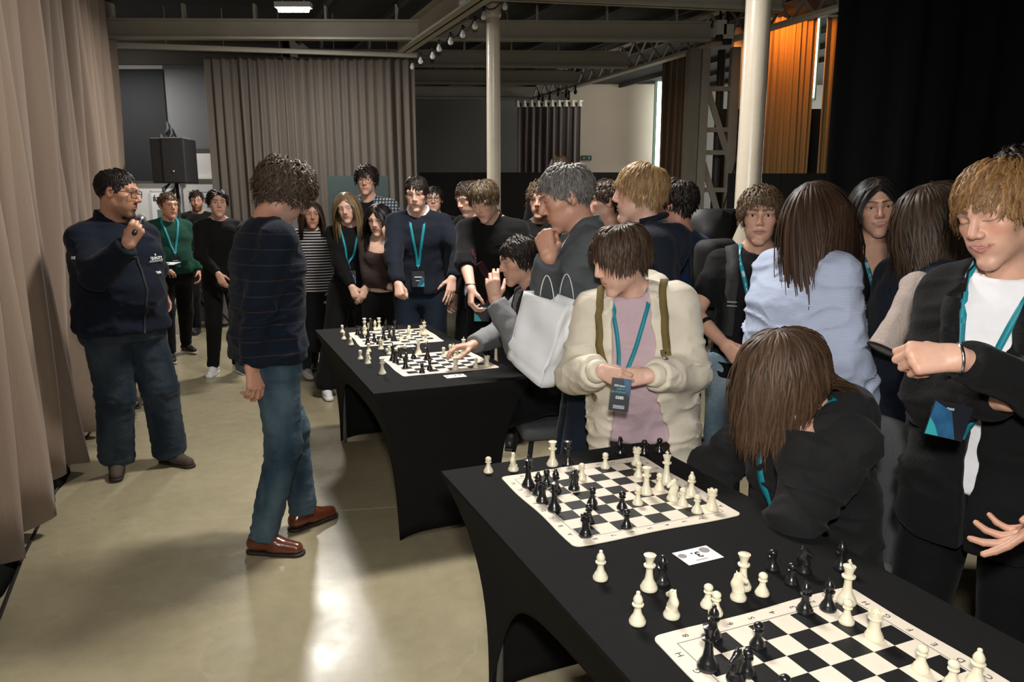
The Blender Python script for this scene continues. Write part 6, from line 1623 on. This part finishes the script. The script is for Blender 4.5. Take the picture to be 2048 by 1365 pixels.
K['suit'] = k = person(dict(head=(937, 397), Y=5.35, phi=130, label='young man in a dark suit behind the one with the tie', seed=13, skin='pale', hpitch=22, lean=6, face=dict(eyes=0), hair=short(H_brown, top=.065, front=.05, side=.03, n=320), tops=[dict(mat=C_white, name='shirt', e=.012, sleeve=.6), dict(mat=C_suit, name='blazer', e=.028, open=(.02, .03, .06))], pants=dict(mat=C_trs, e=.02), shoes=BLK)); collar(k, C_wtrim, open_=.06)
K['tie'] = k = person(dict(head=(968, 402), Y=4.55, phi=166, label='fair haired young man in a black shirt and burgundy tie leaning over the far table', seed=14, skin='pale', hpitch=30, hyaw=-16, lean=16, hs=1.0, hroll=4, face=dict(eyes=0, jaw=.95), hair=short((.070, .045, .025), (.20, .135, .075), top=.08, front=.065, side=.045, n=800, w=.005, lift=.25, thick=.015), tops=[dict(mat=C_black2, name='shirt', e=.020, sleeve=1.25, hem=-.06)], bare=.85,
    R=dict(w=('px', 944, 590, 4.22), pole=(1, -.5, -.2), f=(-.05, .3, -1), n=(.8, .5, .1), hand='pinch'), L=dict(w=(-.20, .30, .95), pole=(-1, -.4, -.2)), pants=dict(mat=C_trs), shoes=BLK))
collar(k, C_black2, h=.045, rad=.062, open_=.05, point=.04); P, G = project_out(k.top, np.array([chest_pt(k, 0, .22, o) for o in np.linspace(.43, .02, 18)]), .001); V, Fq = ribbon(P, G, .05, .004); V[:, :] = V; obj('tie', mesh_data('tie', V, Fq), C_burg, k.obj)
pts = [k.arm[1]['W'] + (k.arm[1]['E'] - k.arm[1]['W']) * .12 + np.stack([k.arm[1]['x'], k.arm[1]['n']], 1) @ (np.array([math.cos(t), math.sin(t)]) * .031) for t in np.linspace(0, 6.283, 15)]; MB().tube(pts, .004, 6, False).build('bracelet', M_black, k.obj, True)
p = atY(963, 625, 4.32); r = empty('name_badge', p, 0); MB().box((-.045, 0, -.055), (.045, .003, .055)).build('card', M_badge, r); MB().add([(-.043, -.001, -.053), (.0, -.001, -.053), (-.02, -.001, -.02), (-.043, -.001, -.005)], [(0, 1, 2, 3)]).build('swirl', M_badget, r); MB().box((-.03, -.001, .02), (.03, 0, .027)).build('title', M_lanp, r)
tag(r, 'black and teal name badge hanging below the burgundy tie', 'badge')
# --- centre
K['seatboy'] = k = person(dict(head=(1037, 522), Y=3.70, phi=100, seat=True, H=1.74, label='seated boy in a grey jersey and black hooded vest smiling at the far board', seed=15, skin='fair', hpitch=14, hyaw=12, lean=22, face=dict(eyes=.4, smile=.8, open=.4), hair=short(H_dark, top=.09, front=.065, side=.05, n=800, w=.005, lift=.3, thick=.016, grav=.2, part=.02), tops=[dict(mat=C_greyl, name='jersey', e=.024, hem=-.02, wr=.016), dict(mat=C_char, name='hooded_vest', e=.036, sleeve=0, open=(.06, .06, .06), hem=-.03)],
    L=dict(w=('px', 990, 602, 3.45), pole=(-.6, .2, -1), f=(.2, .1, 1), n=(-1, .2, .1), hand='relax'), R=dict(w=('px', 948, 690, 3.62), pole=(1, -.3, -.4), f=(-.2, 1, -.1), n=(.1, .1, 1), hand='relax'), pants=dict(mat=C_trs, e=.016), shoes=BLK))
hood(k, C_char, rb=.085); 
K['curl'] = k = person(dict(head=(1082, 402), Y=4.95, phi=172, label='curly light brown haired youth in a black tee behind the grey haired man', seed=16, skin='fair', hyaw=-8, hpitch=4, face=dict(eyes=.5, jaw=.95), hair=short(H_lbrown, top=.075, front=.06, side=.05, curl=.009, lift=.6, thick=.02, n=420, jit=.3), tops=[dict(mat=C_black2, name='tee', e=.018, sleeve=.7)], bare=1.6, pants=dict(mat=C_trs), shoes=BLK))
K['tall'] = person(dict(head=(1120, 346), Y=5.6, phi=175, label='tall dark haired person whose hair shows above the grey haired man', hh=.007, hc=.02, seed=17, hair=short(H_brown, n=300, top=.07), tops=[dict(mat=C_black2, e=.018)], pants=dict(mat=C_trs), shoes=BLK))
K['grey'] = k = person(dict(head=(1131, 397), Y=2.95, phi=96, label='grey haired man in a grey sweatshirt with a fist at his mouth', hh=.0042, hhand=.0042, seed=18, skin=(.53, .285, .195), bw=1.05, bd=1.10, hs=1.06, hpitch=20, hyaw=4, lean=9, neckr=.058, face=dict(eyes=.35, nose=1.1, jaw=1.03, brow=(.12, .11, .10)), hair=short(H_grey, (.36, .335, .31), top=.048, front=.036, side=.024, n=1900, w=.0034, lift=.75, thick=.012, jit=.3, k=8), L=dict(w=('px', 1098, 516, 2.70), pole=(-.35, 1., -.30), f=(.45, .15, .75), n=(-.75, .55, .35), hand='fist'), R=dict(w=(-.08, .15, 1.10), pole=(1, -.2, -.7), f=(-1, .0, .1), n=(0, .8, .5), hand='fist'), hand=1.08,
    tops=[dict(mat=C_grey, name='sweatshirt', e=.024, hem=-.07, wr=.016, loose=.06)], pants=dict(mat=C_navyt, e=.016), shoes=BLK))
collar(k, C_grey, h=.05, rad=.070, open_=.05); lanyard(k, .02, .26, w=.018, m=mat('white_lanyard', (.62, .66, .68), .5), badge=False)
r = empty('badge', (0, 0, 0))
bpy.data.objects.remove(r)
# paper bag hanging from his far arm
def paper_bag():
    P = [atY(1048, 582, 2.74), atY(1135, 612, 2.62), atY(1082, 776, 2.62), atY(1014, 716, 2.74)]
    T1, T2, B2, B1 = [np.array(p) for p in P]; dep = np.array([.075, .05, 0])
    r = empty('paper_bag', (B1 + B2) / 2); o = (B1 + B2) / 2; m = mat('white_paper', (.74, .75, .77), .6, var=.05, vscale=14, bump=.5, bscale=9)
    n = 14
    def panel(a, b, c, d, name, amp, seed):     # a top-left, b top-right, c bottom-right, d bottom-left
        V = []; nr_ = np.cross(b - a, d - a); nr_ = nrm(nr_)
        for j in range(n + 1):
            for i in range(n + 1):
                u, v = i / n, j / n; p = (a * (1 - u) + b * u) * (1 - v) + (d * (1 - u) + c * u) * v
                cr = amp * (vnoise(np.array([[u * 3 + seed, v * 4, seed]]))[0]) * math.sin(math.pi * u) ** .5
                if abs(v - .80) < .04: cr -= amp * .9
                V.append(p + nr_ * cr - o)
        q = [(j * (n + 1) + i, j * (n + 1) + i + 1, (j + 1) * (n + 1) + i + 1, (j + 1) * (n + 1) + i) for j in range(n) for i in range(n)]
        ob = obj(name, mesh_data(name, V, q, True), m, r); s = ob.modifiers.new('t', 'SOLIDIFY'); s.thickness = .001
    panel(T1, T2, B2, B1, 'front_panel', .016, 1); panel(T1 + dep, T2 + dep, B2 + dep * .8, B1 + dep * .8, 'back_panel', .010, 4)
    panel(T2, T2 + dep, B2 + dep * .8, B2, 'side_panel', -.012, 7); panel(T1 + dep, T1, B1, B1 + dep * .8, 'side_panel', -.012, 9); panel(B1, B2, B2 + dep * .8, B1 + dep * .8, 'bottom_panel', .003, 11)
    tm = (T1 + T2) / 2
    for dd in (np.zeros(3), dep):
        a = T1 * .62 + T2 * .38 + dd; b = T1 * .30 + T2 * .70 + dd; mid = (a + b) / 2 + np.array([.0, 0, .07])
        MB().tube([(a + b) / 2 - o + (b - a) / 2 * -math.cos(t) * (1 - .25 * math.sin(t)) + np.array([0, 0, .085 * math.sin(t)]) for t in np.linspace(0, math.pi, 13)], .0022, 6).build('handle', mat('white_cord', (.7, .7, .7), .6), r, True)
    tag(r, 'crumpled white paper bag hanging beside the grey haired man', 'bag')
paper_bag()
K['headph'] = k = person(dict(head=(1278, 388), Y=3.15, phi=98, label='blond boy with headphones round his neck in a navy jacket', hh=.0040, seed=19, skin='pale', hs=1.03, hyaw=-2, hpitch=2, face=dict(eyes=.7, open=.4, blush=.9, nose=.88, lip=(.45, .16, .14)), hair=short((.30, .168, .068), (.58, .37, .17), top=.085, front=.075, side=.055, n=2300, w=.0036, lift=.10, thick=.012, k=9, jit=.1, crown=(0, -.06, .12)), L=dict(w=(-.2, .1, .92)), tops=[dict(mat=C_white, name='tee', e=.016, sleeve=.6), dict(mat=cloth('navy_jacket', (.012, .015, .026)), name='jacket', e=.034, open=(.07, .06, .07), hem=-.08, wr=.016)], pants=dict(mat=C_trs), shoes=BLK))
hood(k, MATS['cloth_navy_jacket'], rb=.07); lanyard(k, .0, .30, badge=False, w=.016)
hb = [k.neck + k.Rc @ np.array([(.074 * math.cos(t)), -.004 - .080 * math.sin(t), .035 + .02 * math.sin(t)]) for t in np.linspace(-.5, 3.64, 16)]
hpn = MB().tube(hb, .013, 8).build('headphones', C_navy2, k.obj, True)
for e_ in (hb[0], hb[-1]): MB().lathe([(.0, -.02), (.034, -.018), (.040, 0), (.034, .018), (.0, .02)], 16, e_ + k.Rc @ np.array([0, .03, -.02])).build('ear_cup', mat('ear_cup_dark', (.03, .032, .038), .5), hpn, True)
K['behind'] = person(dict(head=(1212, 405), Y=4.1, phi=95, label='brown haired person half hidden between the grey haired man and the blond boy', hh=.006, hc=.02, seed=20, hair=short(H_brown, n=320, top=.06, side=.04), skin='fair', face=dict(eyes=.5), tops=[dict(mat=C_black2, e=.018)], pants=dict(mat=C_trs), shoes=BLK))
K['navytee'] = k = person(dict(head=(1348, 410), Y=3.6, phi=62, label='dark haired boy in a navy tee behind the blond boy', seed=21, skin='ruddy', hyaw=6, hpitch=5, face=dict(eyes=.6), hair=short((.016, .011, .009), top=.07, front=.065, side=.040, n=650, lift=.2, thick=.012), tops=[dict(mat=C_navytee, name='tee', e=.02, sleeve=.75)], bare=1.6, L=dict(w=(-.22, .12, .93)), pants=dict(mat=C_trs), shoes=BLK))
def strap(k, m, x, w=.045, name='backpack_strap', o0=.49, o1=.12, y0=-.12, thick=.008, x1=None):
    x1 = x if x1 is None else x1
    pts = np.array([chest_pt(k, x, -.15, .30), chest_pt(k, x, -.13, .42), chest_pt(k, x, -.05, .52), chest_pt(k, x, .06, .50), chest_pt(k, x, .14, .38), chest_pt(k, x1, .15, .25), chest_pt(k, x1 * 1.05, .14, o1)])
    tt = np.linspace(0, len(pts) - 1, 30); P = np.stack([np.interp(tt, np.arange(len(pts)), pts[:, i]) for i in range(3)], 1); P, G = project_out(k.tops[-1], P, .003); V, Fq = ribbon(P, G, w, thick)
    return obj(name, mesh_data(name, V, Fq), m, k.obj)
def backpack(k, m, w=.28, h=.42, d=.13):
    c = chest_pt(k, 0, -.20, .28); Rl = k.Rc
    def f(P): q = (P - c.astype(np.float32)) @ Rl.astype(np.float32); a = np.abs(q) - np.array([w / 2, d / 2, h / 2]) + .05; return np.linalg.norm(np.maximum(a, 0), axis=1) + np.minimum(a.max(1), 0) - .05
    V, Q = nets(f, c - .33, c + .33, .014); return obj('backpack', mesh_data('backpack', V, Q, True), m, k.obj)
strap(k, M_black, -.10); backpack(k, M_black)
# --- boy in the cream jacket
K['cream'] = k = person(dict(head=(1240, 520), Y=2.57, phi=172, label='boy in an open cream jacket over a pink tee looking down at the boards', hh=.0040, hhand=.0036, seed=22, skin='pale', hs=.99, hyaw=-58, hpitch=20, hroll=3, lean=6, slean=7, bw=1.10, bd=1.12, belly=.01, neckr=.050, face=dict(eyes=.0, blush=1., round=1., jaw=.95, nose=.82), hair=short((.050, .028, .016), (.15, .090, .055), top=.105, front=.075, side=.060, n=2000, w=.0040, lift=.16, thick=.016, k=9, jit=.07, grav=.3, hug=.3, crown=(.0, -.045, .12)),
    R=dict(w=('px', 1198, 742, 2.37), pole=(.55, -.45, -.8), f=(-.85, .35, -.15), n=(.25, .85, .4), hand='pinch'), L=dict(w=('px', 1305, 752, 2.35), pole=(-.55, -.45, -.8), f=(.9, .35, -.05), n=(-.15, .9, .35), hand='pinch'), hand=.98, abw=1.12,
    tops=[dict(mat=C_pink, name='tee', e=.022, hem=-.10, wr=.012, sleeve=.6, loose=.1), dict(mat=C_cream, name='jacket', e=.042, se=.036, open=(.135, .085, .070), hem=-.20, wr=.016, loose=.10, h=.0085, sleeve=1.9)], pants=dict(mat=C_brt, e=.022), shoes=BLK))
hood(k, C_cream, r0=.044, rb=.105, drop=.03, h=.009); strap(k, C_olive, .125, w=.030, name='bag_strap', o1=.10); strap(k, C_olive, -.125, w=.030, name='bag_strap', o1=.22)
for m in (1, -1):
    a = k.arm[m]; W_ = a['E'] + (a['W'] - a['E']) * .93; u = nrm(a['W'] - a['E']); x_ = nrm(np.cross(u, (0, 0, 1))); y_ = np.cross(u, x_)
    MB().tube([W_ - u * .012, W_ + u * .004, W_ + u * .022, W_ + u * .030], [.050, .046, .042, .036], 18).build('cuff', C_cream, k.obj, True)
p, g = on_front(k, -.135, .30, .002); z_ = g; y_ = nrm(np.array([0, 0, 1.]) - z_ * z_[2]); x_ = np.cross(y_, z_); Mf = basis(x_, y_, z_, p)
MB().box((-.010, -.008, 0), (.010, .008, .0015), Mf).build('flag_patch', mat('patch_navy', (.01, .012, .03), .7), k.obj); MB().box((0, -.005, .0015), (.010, .005, .002), Mf).build('flag_red', mat('patch_red', (.45, .02, .03), .7), k.obj); MB().box((-.010, -.005, .0015), (0, .005, .002), Mf).build('flag_white', C_wtrim, k.obj)
o_, pe = lanyard(k, .055, .075, badge=False, w=.017, xs=.055)
# badge he holds
c = np.array(atY(1240, 790, 2.27)); n_ = nrm(np.array([-.1, -1, .15])); y_ = nrm(np.array([.10, 0, 1.]) - n_ * (np.array([.10, 0, 1.]) @ n_)); x_ = np.cross(y_, n_)
r = empty('name_badge', c); Mb = basis(x_, y_, n_, (0, 0, 0)); r.rotation_euler = Mb.to_euler(); W2, H2 = .031, .052
MB().box((-W2, -H2, -.001), (W2, H2, .001)).build('card', M_badge, r)
MB().add([(W2 - .001, H2 - .001, .0013), (W2 * .2, H2 - .001, .0013), (W2 * .5, H2 * .2, .0013), (W2 - .001, -H2 * .1, .0013)], [(0, 1, 2, 3)]).build('blue_swirl', M_badgeb, r)
MT = mat('badge_teal_text', (.01, .32, .42), .5)
for tx, z, sz, mm, nm_ in [('ESETxScience', .028, .0075, M_lanp, 'title'), ('CESTA', .018, .0085, MT, 'teal_text'), ('ZA POZNANÍM', .008, .0085, MT, 'teal_text'), ('0385', -.010, .013, M_lanp, 'number'), ('text text text', -.036, .0042, M_lanp, 'small_text')]:
    if tx.startswith('text'):
        for q in range(3): MB().box((-.018, z - q * .004, .001), (.018, z - q * .004 + .0014, .0013)).build('small_text', M_lanp, r)
    else: text_mesh(nm_, tx, sz, mm, r, Matrix.Translation((0, z, .0012)), extrude=.0001, bold=True)
tag(r, 'black badge printed 0385 held by the boy in the cream jacket', 'badge')
# --- right side
K['blacktee'] = k = person(dict(head=(1520, 436), Y=3.15, phi=184, label='boy in a black tee with a backpack staring straight at the camera', hh=.0031, hhand=.005, seed=23, skin=(.60, .34, .24), hs=.98, hyaw=-3, hpitch=0, hroll=0, face=dict(eyes=1.05, gaze=(.0, 1, .02), lip=(.40, .15, .13), jaw=.95, chin=1., nose=.9, blush=.5, browt=1.1, browd=.8, brow=(.06, .035, .02), iris=(.06, .045, .035)), hair=short((.085, .052, .028), (.24, .155, .085), top=.075, front=.048, side=.035, n=2200, w=.0036, lift=.35, thick=.020, jit=.28, curl=.005, cf=1., k=9, sweep=(-.3, .5, 0)),
    R=dict(w=('px', 1450, 690, 2.92), pole=(1, -.4, -.2), f=(-.5, .5, -.4), n=(.5, .8, .3), hand='grip'), L=dict(w=(-.25, .08, .90)), bare=1.7, tops=[dict(mat=C_black2, name='tee', e=.018, sleeve=.72, hem=-.08, wr=.011, loose=.04)], pants=dict(mat=J_pale, e=.03, flare=.02), shoes=BLK, shw=.160))
neckband(k, C_black2, rad=.066, r=.008, tilt=.03); lanyard(k, .0, .16, logos=True, w=.0185, xs=.066, badge=False); s_ = strap(k, M_black, .115, w=.058, x1=.125); backpack(k, M_black)
p, g = on_front(k, .122, .27, .016); z_ = g; y_ = nrm(np.array([0, 0, 1.]) - z_ * z_[2]); x_ = np.cross(y_, z_); Mf = basis(x_, y_, z_, p)
for q in range(2): MB().box((-.022, -.012 + q * .018, 0), (.022, -.006 + q * .018, .004), Mf).build('buckle', M_chrome, k.obj)
pts = [k.arm[1]['W'] + (k.arm[1]['E'] - k.arm[1]['W']) * .62 + np.stack([k.arm[1]['x'], k.arm[1]['n']], 1) @ (np.array([math.cos(t), math.sin(t)]) * .040) for t in np.linspace(0, 6.283, 15)]; MB().tube(pts, .009, 8, False).build('armband', C_black, k.obj, True)
K['blue'] = k = person(dict(head=(1634, 432), Y=2.62, phi=-44, sex='f', label='woman in a pale blue shirt with long brown hair seen from behind', hh=.006, seed=24, skin='fair', hs=1.0, hyaw=14, hpitch=4, lean=2, bw=1.1, bd=1.15, face=dict(eyes=.5), hair=longh((.042, .023, .014), (.14, .075, .042), n=1700, w=.0046, top=.44, front=.42, side=.40, part=None, clear=0, thick=.014, k=11, grav=.42, lift=.12, chest=.72, pull=(.13, -.22, 0)), R=dict(w=(.24, .12, .92)), L=dict(w=(-.20, .18, .92)), tops=[dict(mat=C_blue, name='shirt', e=.034, se=.036, hem=-.14, wr=.024, loose=.16, h=.008)], pants=dict(mat=C_navyt, e=.016), shoes=BLK))
collar(k, C_blue, h=.05, rad=.066, open_=.05, point=.04); lanyard(k, .0, .12, w=.016, badge=False)
P, G = project_out(k.top, np.array([chest_pt(k, .09 - .02 * o, .12, o) for o in np.linspace(.05, -.13, 6)]), .002)
for p, g in zip(P[::2], G[::2]): MB().lathe([(.0, -.001), (.006, 0), (.006, .002), (0, .003)], 10, p).build('button', C_wtrim, k.obj, True)
K['smile'] = k = person(dict(head=(1752, 415), Y=3.1, phi=-164, sex='f', label='smiling woman with long black hair in a black v-neck and lanyard', hh=.0040, seed=25, skin=(.58, .33, .23), chest=True, hs=1.0, hyaw=-6, hpitch=7, hroll=6, face=dict(eyes=.3, smile=.7, open=.55, jaw=.92, lip=(.45, .15, .15), blush=.8, shadow=.25), hair=longh(H_black, (.035, .028, .026), n=1100, w=.006, top=.46, front=.46, side=.40, thick=.012, k=15), tops=[dict(mat=C_black2, name='top', e=.016, vneck=(.30, .42, .06))], L=dict(w=(-.2, .16, .92)), pants=dict(mat=C_trs), shoes=BLK))
lanyard(k, -.005, .20, logos=True, w=.0185, xs=.055, badge=False)
p = chest_pt(k, 0, .16, .19); P, G = project_out(k.top, np.array([p]), .006); MB().tube([P[0] + np.array([0, 0, .02]), P[0], P[0] + np.array([.006, 0, -.02]), P[0] + np.array([-.004, 0, -.04])], .0035, 6).build('clip', M_chrome, k.obj, True)
K['fromback'] = k = person(dict(head=(1876, 440), Y=2.42, phi=-58, sex='f', label='woman with wavy shoulder length brown hair seen from behind in a navy jacket', hh=.006, seed=26, skin='fair', hs=1.0, hair=longh((.034, .021, .014), (.11, .066, .040), n=1500, w=.0046, top=.31, front=.30, side=.27, part=None, clear=0, thick=.020, k=11, lift=.16, curl=.006, cf=1.5, chest=.75, pull=(.14, -.16, 0), tip=.5), tops=[dict(mat=cloth('dark_navy_wool', (.010, .014, .024)), name='jacket', e=.03, hem=-.16, loose=.1)], pants=dict(mat=C_trs), shoes=BLK))
K['peek'] = person(dict(head=(1803, 432), Y=4.3, phi=178, sex='f', label='dark haired girl glimpsed between the two women at right', seed=27, skin='mid', face=dict(eyes=.4, smile=.4), hair=longh(H_dark, n=260), tops=[dict(mat=C_black2, e=.018)], pants=dict(mat=C_trs), shoes=BLK))
K['curlback'] = person(dict(head=(2040, 372), Y=2.55, phi=175, label='person with dark curly hair behind the boy in the blazer', hh=.007, hc=.02, seed=28, hair=short(H_dark, top=.09, side=.07, lift=.7, curl=.010, thick=.024, n=500, jit=.3), tops=[dict(mat=C_black2, e=.018)], pants=dict(mat=C_trs), shoes=BLK))
K['blazer'] = k = person(dict(shw=.142, head=(1998, 430), Y=1.74, phi=164, label='smiling fair haired boy in a black blazer with folded arms at the right edge', hh=.0027, hhand=.0035, seed=29, skin='fair', hs=.98, hyaw=-18, hpitch=16, hroll=8, lean=3, face=dict(eyes=0, smile=.85, open=.7, lip=(.52, .15, .14), blush=.9, jaw=.97, brow=(.10, .055, .03), nose=1.05), hair=short((.20, .098, .034), (.48, .26, .10), top=.085, front=.062, side=.040, n=2300, w=.0037, lift=.22, thick=.018, jit=.12, k=10, sweep=(.55, .35, 0), curl=.002),
    R=dict(w=('px', 2010, 800, 1.55), pw=(-.30, .1, -1), fw=(1, .25, .15), nw=(.1, -.8, .6), hand='chin'), L=dict(w=('px', 1918, 717, 1.47), pw=(1, .1, -.6), fw=(-1, .22, -.05), nw=(-.15, -.85, .5), hand='chin'), tops=[dict(mat=C_white, name='tee', e=.014, hem=-.05, wr=.006, sleeve=.6), dict(mat=C_suit, name='blazer', e=.030, se=.020, open=(.004, .022, .080, 0, .050), hem=-.20, wr=.012, loose=.06, h=.008, sleeve=1.93)], pants=dict(mat=C_trs, e=.014), shoes=BLK))
lanyard(k, .025, .10, w=.016, xs=.055, badge=False)
lp_ = []
for s_ in (-1, 1):
    pts = np.array([chest_pt(k, s_ * .075, .0, .52), chest_pt(k, s_ * .085, .10, .44), chest_pt(k, s_ * .075, .16, .34), chest_pt(k, s_ * .035, .18, .16)]); tt = np.linspace(0, 3, 16); P = np.stack([np.interp(tt, range(4), pts[:, i]) for i in range(3)], 1); P, G = project_out(k.tops[-1], P, .003); V, Fq = ribbon(P, G, .045, .004); obj('lapel', mesh_data('lapel', V, Fq), C_suit, k.obj)
P, G = project_out(k.pants, np.array([k.hip + np.array([.2 * math.cos(t), .16 * math.sin(t), .012]) for t in np.linspace(0, 6.283, 33)]), .002); P[:, 2] = k.hip[2] + .012; V, Fq = ribbon(P, G, .034, .004); obj('belt', mesh_data('belt', V, Fq), L_blk, k.obj)
a = k.arm[-1]; pts = [a['W'] - a['f'] * .0 + np.stack([a['x'], a['n']], 1) @ (np.array([math.cos(t) * .031, math.sin(t) * .026])) for t in np.linspace(0, 6.283, 19)]; MB().tube(pts, .004, 6, False).build('watch_band', M_chrome, k.obj, True)
c = np.array(atY(1897, 842, 1.50)); r = empty('name_badge', c); r.rotation_euler = basis(nrm((.97, .0, -.22)), nrm((.22, 0, .97)), (0, -1, 0), (0, 0, 0)).to_euler()
MB().box((-.042, -.038, -.001), (.042, .038, .001)).build('card', M_badge, r); MB().add([(-.041, -.037, .0013), (.025, -.037, .0013), (.0, .02, .0013), (-.041, .036, .0013)], [(0, 1, 2, 3)]).build('blue_print', M_badgeb, r); MB().add([(-.041, -.037, .0015), (-.012, -.037, .0015), (-.026, -.015, .0015), (-.041, .0, .0015)], [(0, 1, 2, 3)]).build('teal_swirl', M_badget, r); text_mesh('badge_text', 'eset', .010, M_lanp, r, Matrix.Translation((-.005, .026, .0012)), extrude=.0001)
tag(r, 'dark blue badge poking out under the folded arms of the blazer boy', 'badge')
# --- girl at the near table
K['hoodie'] = k = person(dict(head=(1566, 745), Y=2.02, phi=133, sex='f', seat=True, H=1.66, label='girl in a charcoal hoodie sitting bowed over the near table, hair over her face', hh=.005, seed=30, skin='fair', hs=1.0, hyaw=-22, hpitch=34, hroll=0, lean=11, bw=1.0, bd=1.0, hair=longh((.062, .036, .022), (.22, .125, .07), n=2000, w=.0045, top=.27, front=.27, side=.22, curl=.006, cf=1., chest=1.2, part=None, clear=0, thick=.022, k=11, grav=.5, lift=.15), face=dict(eyes=0),
    L=dict(w=('px', 1612, 868, 1.92), pole=(-.5, .6, -1), f=(.25, .25, 1), n=(-1, .3, .2), hand='relax'), R=dict(w=(.14, .34, .70), pole=(1, -.4, -.2), f=(-.4, 1, -.3), n=(.3, .3, 1)), tops=[dict(mat=C_char, name='hoodie', e=.032, se=.032, hem=-.06, wr=.022, loose=.06, h=.008)], pants=dict(mat=C_trs, e=.016), shoes=BLK))
hood(k, C_char, r0=.06, rb=.10, drop=.05, h=.009); lanyard(k, .0, .16, w=.020, badge=False)
for tx, xx in (('0', .075),):
    p, g = on_front(k, xx, .13, .006); z_ = g; y_ = nrm(np.array([0, 0, 1.]) - z_ * z_[2]); x_ = np.cross(y_, z_)
    text_mesh('hoodie_print', tx, .15, mat('print_white', (.75, .77, .8), .6), k.obj, basis(x_ * .72, y_ * 1.25, z_, p), bold=True)
# --- person at the right edge: only an arm and a knee show
K['edge'] = k = person(dict(head=(2660, 806), Y=1.27, phi=161, seat=True, H=1.76, label='seated person cut off by the right edge, open hand reaching out', hh=.008, hhand=.0042, seed=31, skin='mid', hair=short(H_brown, n=200), tops=[dict(mat=C_black2, name='tee', e=.018, sleeve=.8)], bare=1.4, pants=dict(mat=J_dark, e=.016), shoes=BLK,
    L=dict(w=('px', 2022, 985, 1.40), pw=(.8, .0, -.6), fw=(-.60, .05, -.75), nw=(.70, -.6, -.35), hand='present'), R=dict(w=(.2, .3, .85))))
# --- hidden helper behind the microphone man
K['hidden'] = person(dict(head=(244, 402), Y=5.3, phi=-150, H=1.66, label='person standing hidden behind the microphone man, only dark shoes showing', hh=.008, hc=.022, seed=32, hair=short(H_dark, n=160), tops=[dict(mat=C_black2, e=.018)], pants=dict(mat=C_trs), shoes=BLK, RFp=((256, 822), (280, 838)), LFp=((300, 800), (310, 815))))
# ================================================================== CHAIRS AND LOOSE THINGS
M_up = mat('grey_upholstery', (.095, .10, .105), .9, var=.15, vscale=14, bump=.3, bscale=160)
def chair(x, y, yaw, lab, top=.86):
    r = empty('upholstered_chair', (x, y, 0), yaw)
    def fb(P):
        t = np.clip((P[:, 2] - .42) / (top - .42), 0, 1); yb = -.20 - .07 * t + .9 * P[:, 0] ** 2; hw_ = .235 - .05 * np.abs(t - .35) ** 2 * 2
        a = np.stack([np.abs(P[:, 0]) - hw_ + .06, np.abs(P[:, 1] - yb) - .012, np.abs(P[:, 2] - (.40 + top) / 2) - (top - .40) / 2 + .06], 1)
        a2 = a[:, [0, 2]]; d2 = np.linalg.norm(np.maximum(a2, 0), axis=1) + np.minimum(a2.max(1), 0) - .06
        return smax(d2, a[:, 1], .012).astype(np.float32)
    V, Q = nets(fb, (-.30, -.36, .36), (.30, -.02, top + .04), .012); obj('backrest', mesh_data('backrest', V, Q, True), M_up, r)
    def fs_(P):
        a = np.abs(P - np.array([0, .02, .44], np.float32)) - np.array([.23, .22, .035], np.float32) + .03; return (np.linalg.norm(np.maximum(a, 0), axis=1) + np.minimum(a.max(1), 0) - .03).astype(np.float32)
    V, Q = nets(fs_, (-.28, -.26, .37), (.28, .30, .51), .012); obj('seat', mesh_data('seat', V, Q, True), M_up, r)
    for sx in (-1, 1):
        for sy in (-1, 1): MB().tube([(sx * .17, .02 + sy * .16, .42), (sx * .24, .02 + sy * .22, 0)], [.014, .009], 8).build('leg', M_black, r, True)
    tag(r, lab, 'chair')
def chair_for(k, lab, back=.0, **kw): c = k.obj.matrix_basis @ Vector(k.hip + np.array([0, -back, 0])); chair(c.x, c.y, k.phi, lab, **kw)
chair(.955, 2.17, 113 * D2R, 'grey upholstered chair behind the girl in the charcoal hoodie', top=.90)
chair_for(K['seatboy'], 'grey upholstered chair under the seated boy at the far table', top=.84)
chair_for(K['edge'], 'grey chair of the person cut off at the right edge', top=.84)
# beige fleece hanging over an arm between the two women
def fleece():
    c = np.array(atY(1793, 660, 2.20)); r = empty('fleece_jacket', c); r.scale = (.56, .56, .60)
    a0, a1 = np.array([-.07, -.02, -.10]), np.array([.06, .02, .14])
    def f(P):
        d = cap(P, a0, a1, .085, .055); d = smin(d, cap(P, a1, (.12, .06, .20), .06, .09), .04); n = vnoise(P * np.array([18, 18, 9], np.float32)); d = d - .012 * (np.abs(n) - .3)
        u = nrm(a1 - a0).astype(np.float32); d = smax(d, -((P - a0.astype(np.float32)) @ u), .01); return d.astype(np.float32)
    V, Q = nets(f, (-.25, -.2, -.25), (.28, .25, .35), .009); obj('folded_body', mesh_data('folded_body', V, Q, True), C_tan, r)
    u = nrm(a1 - a0); x_ = nrm(np.cross(u, (0, 1, 0))); y_ = np.cross(u, x_)
    MB().tube([a0 + (x_ * math.cos(t) + y_ * math.sin(t)) * .086 for t in np.linspace(0, 6.283, 25)], .005, 6, False).build('hem', C_char, r, True)
    tag(r, 'beige fleece jacket hanging folded between the two women at right', 'jacket')
fleece()
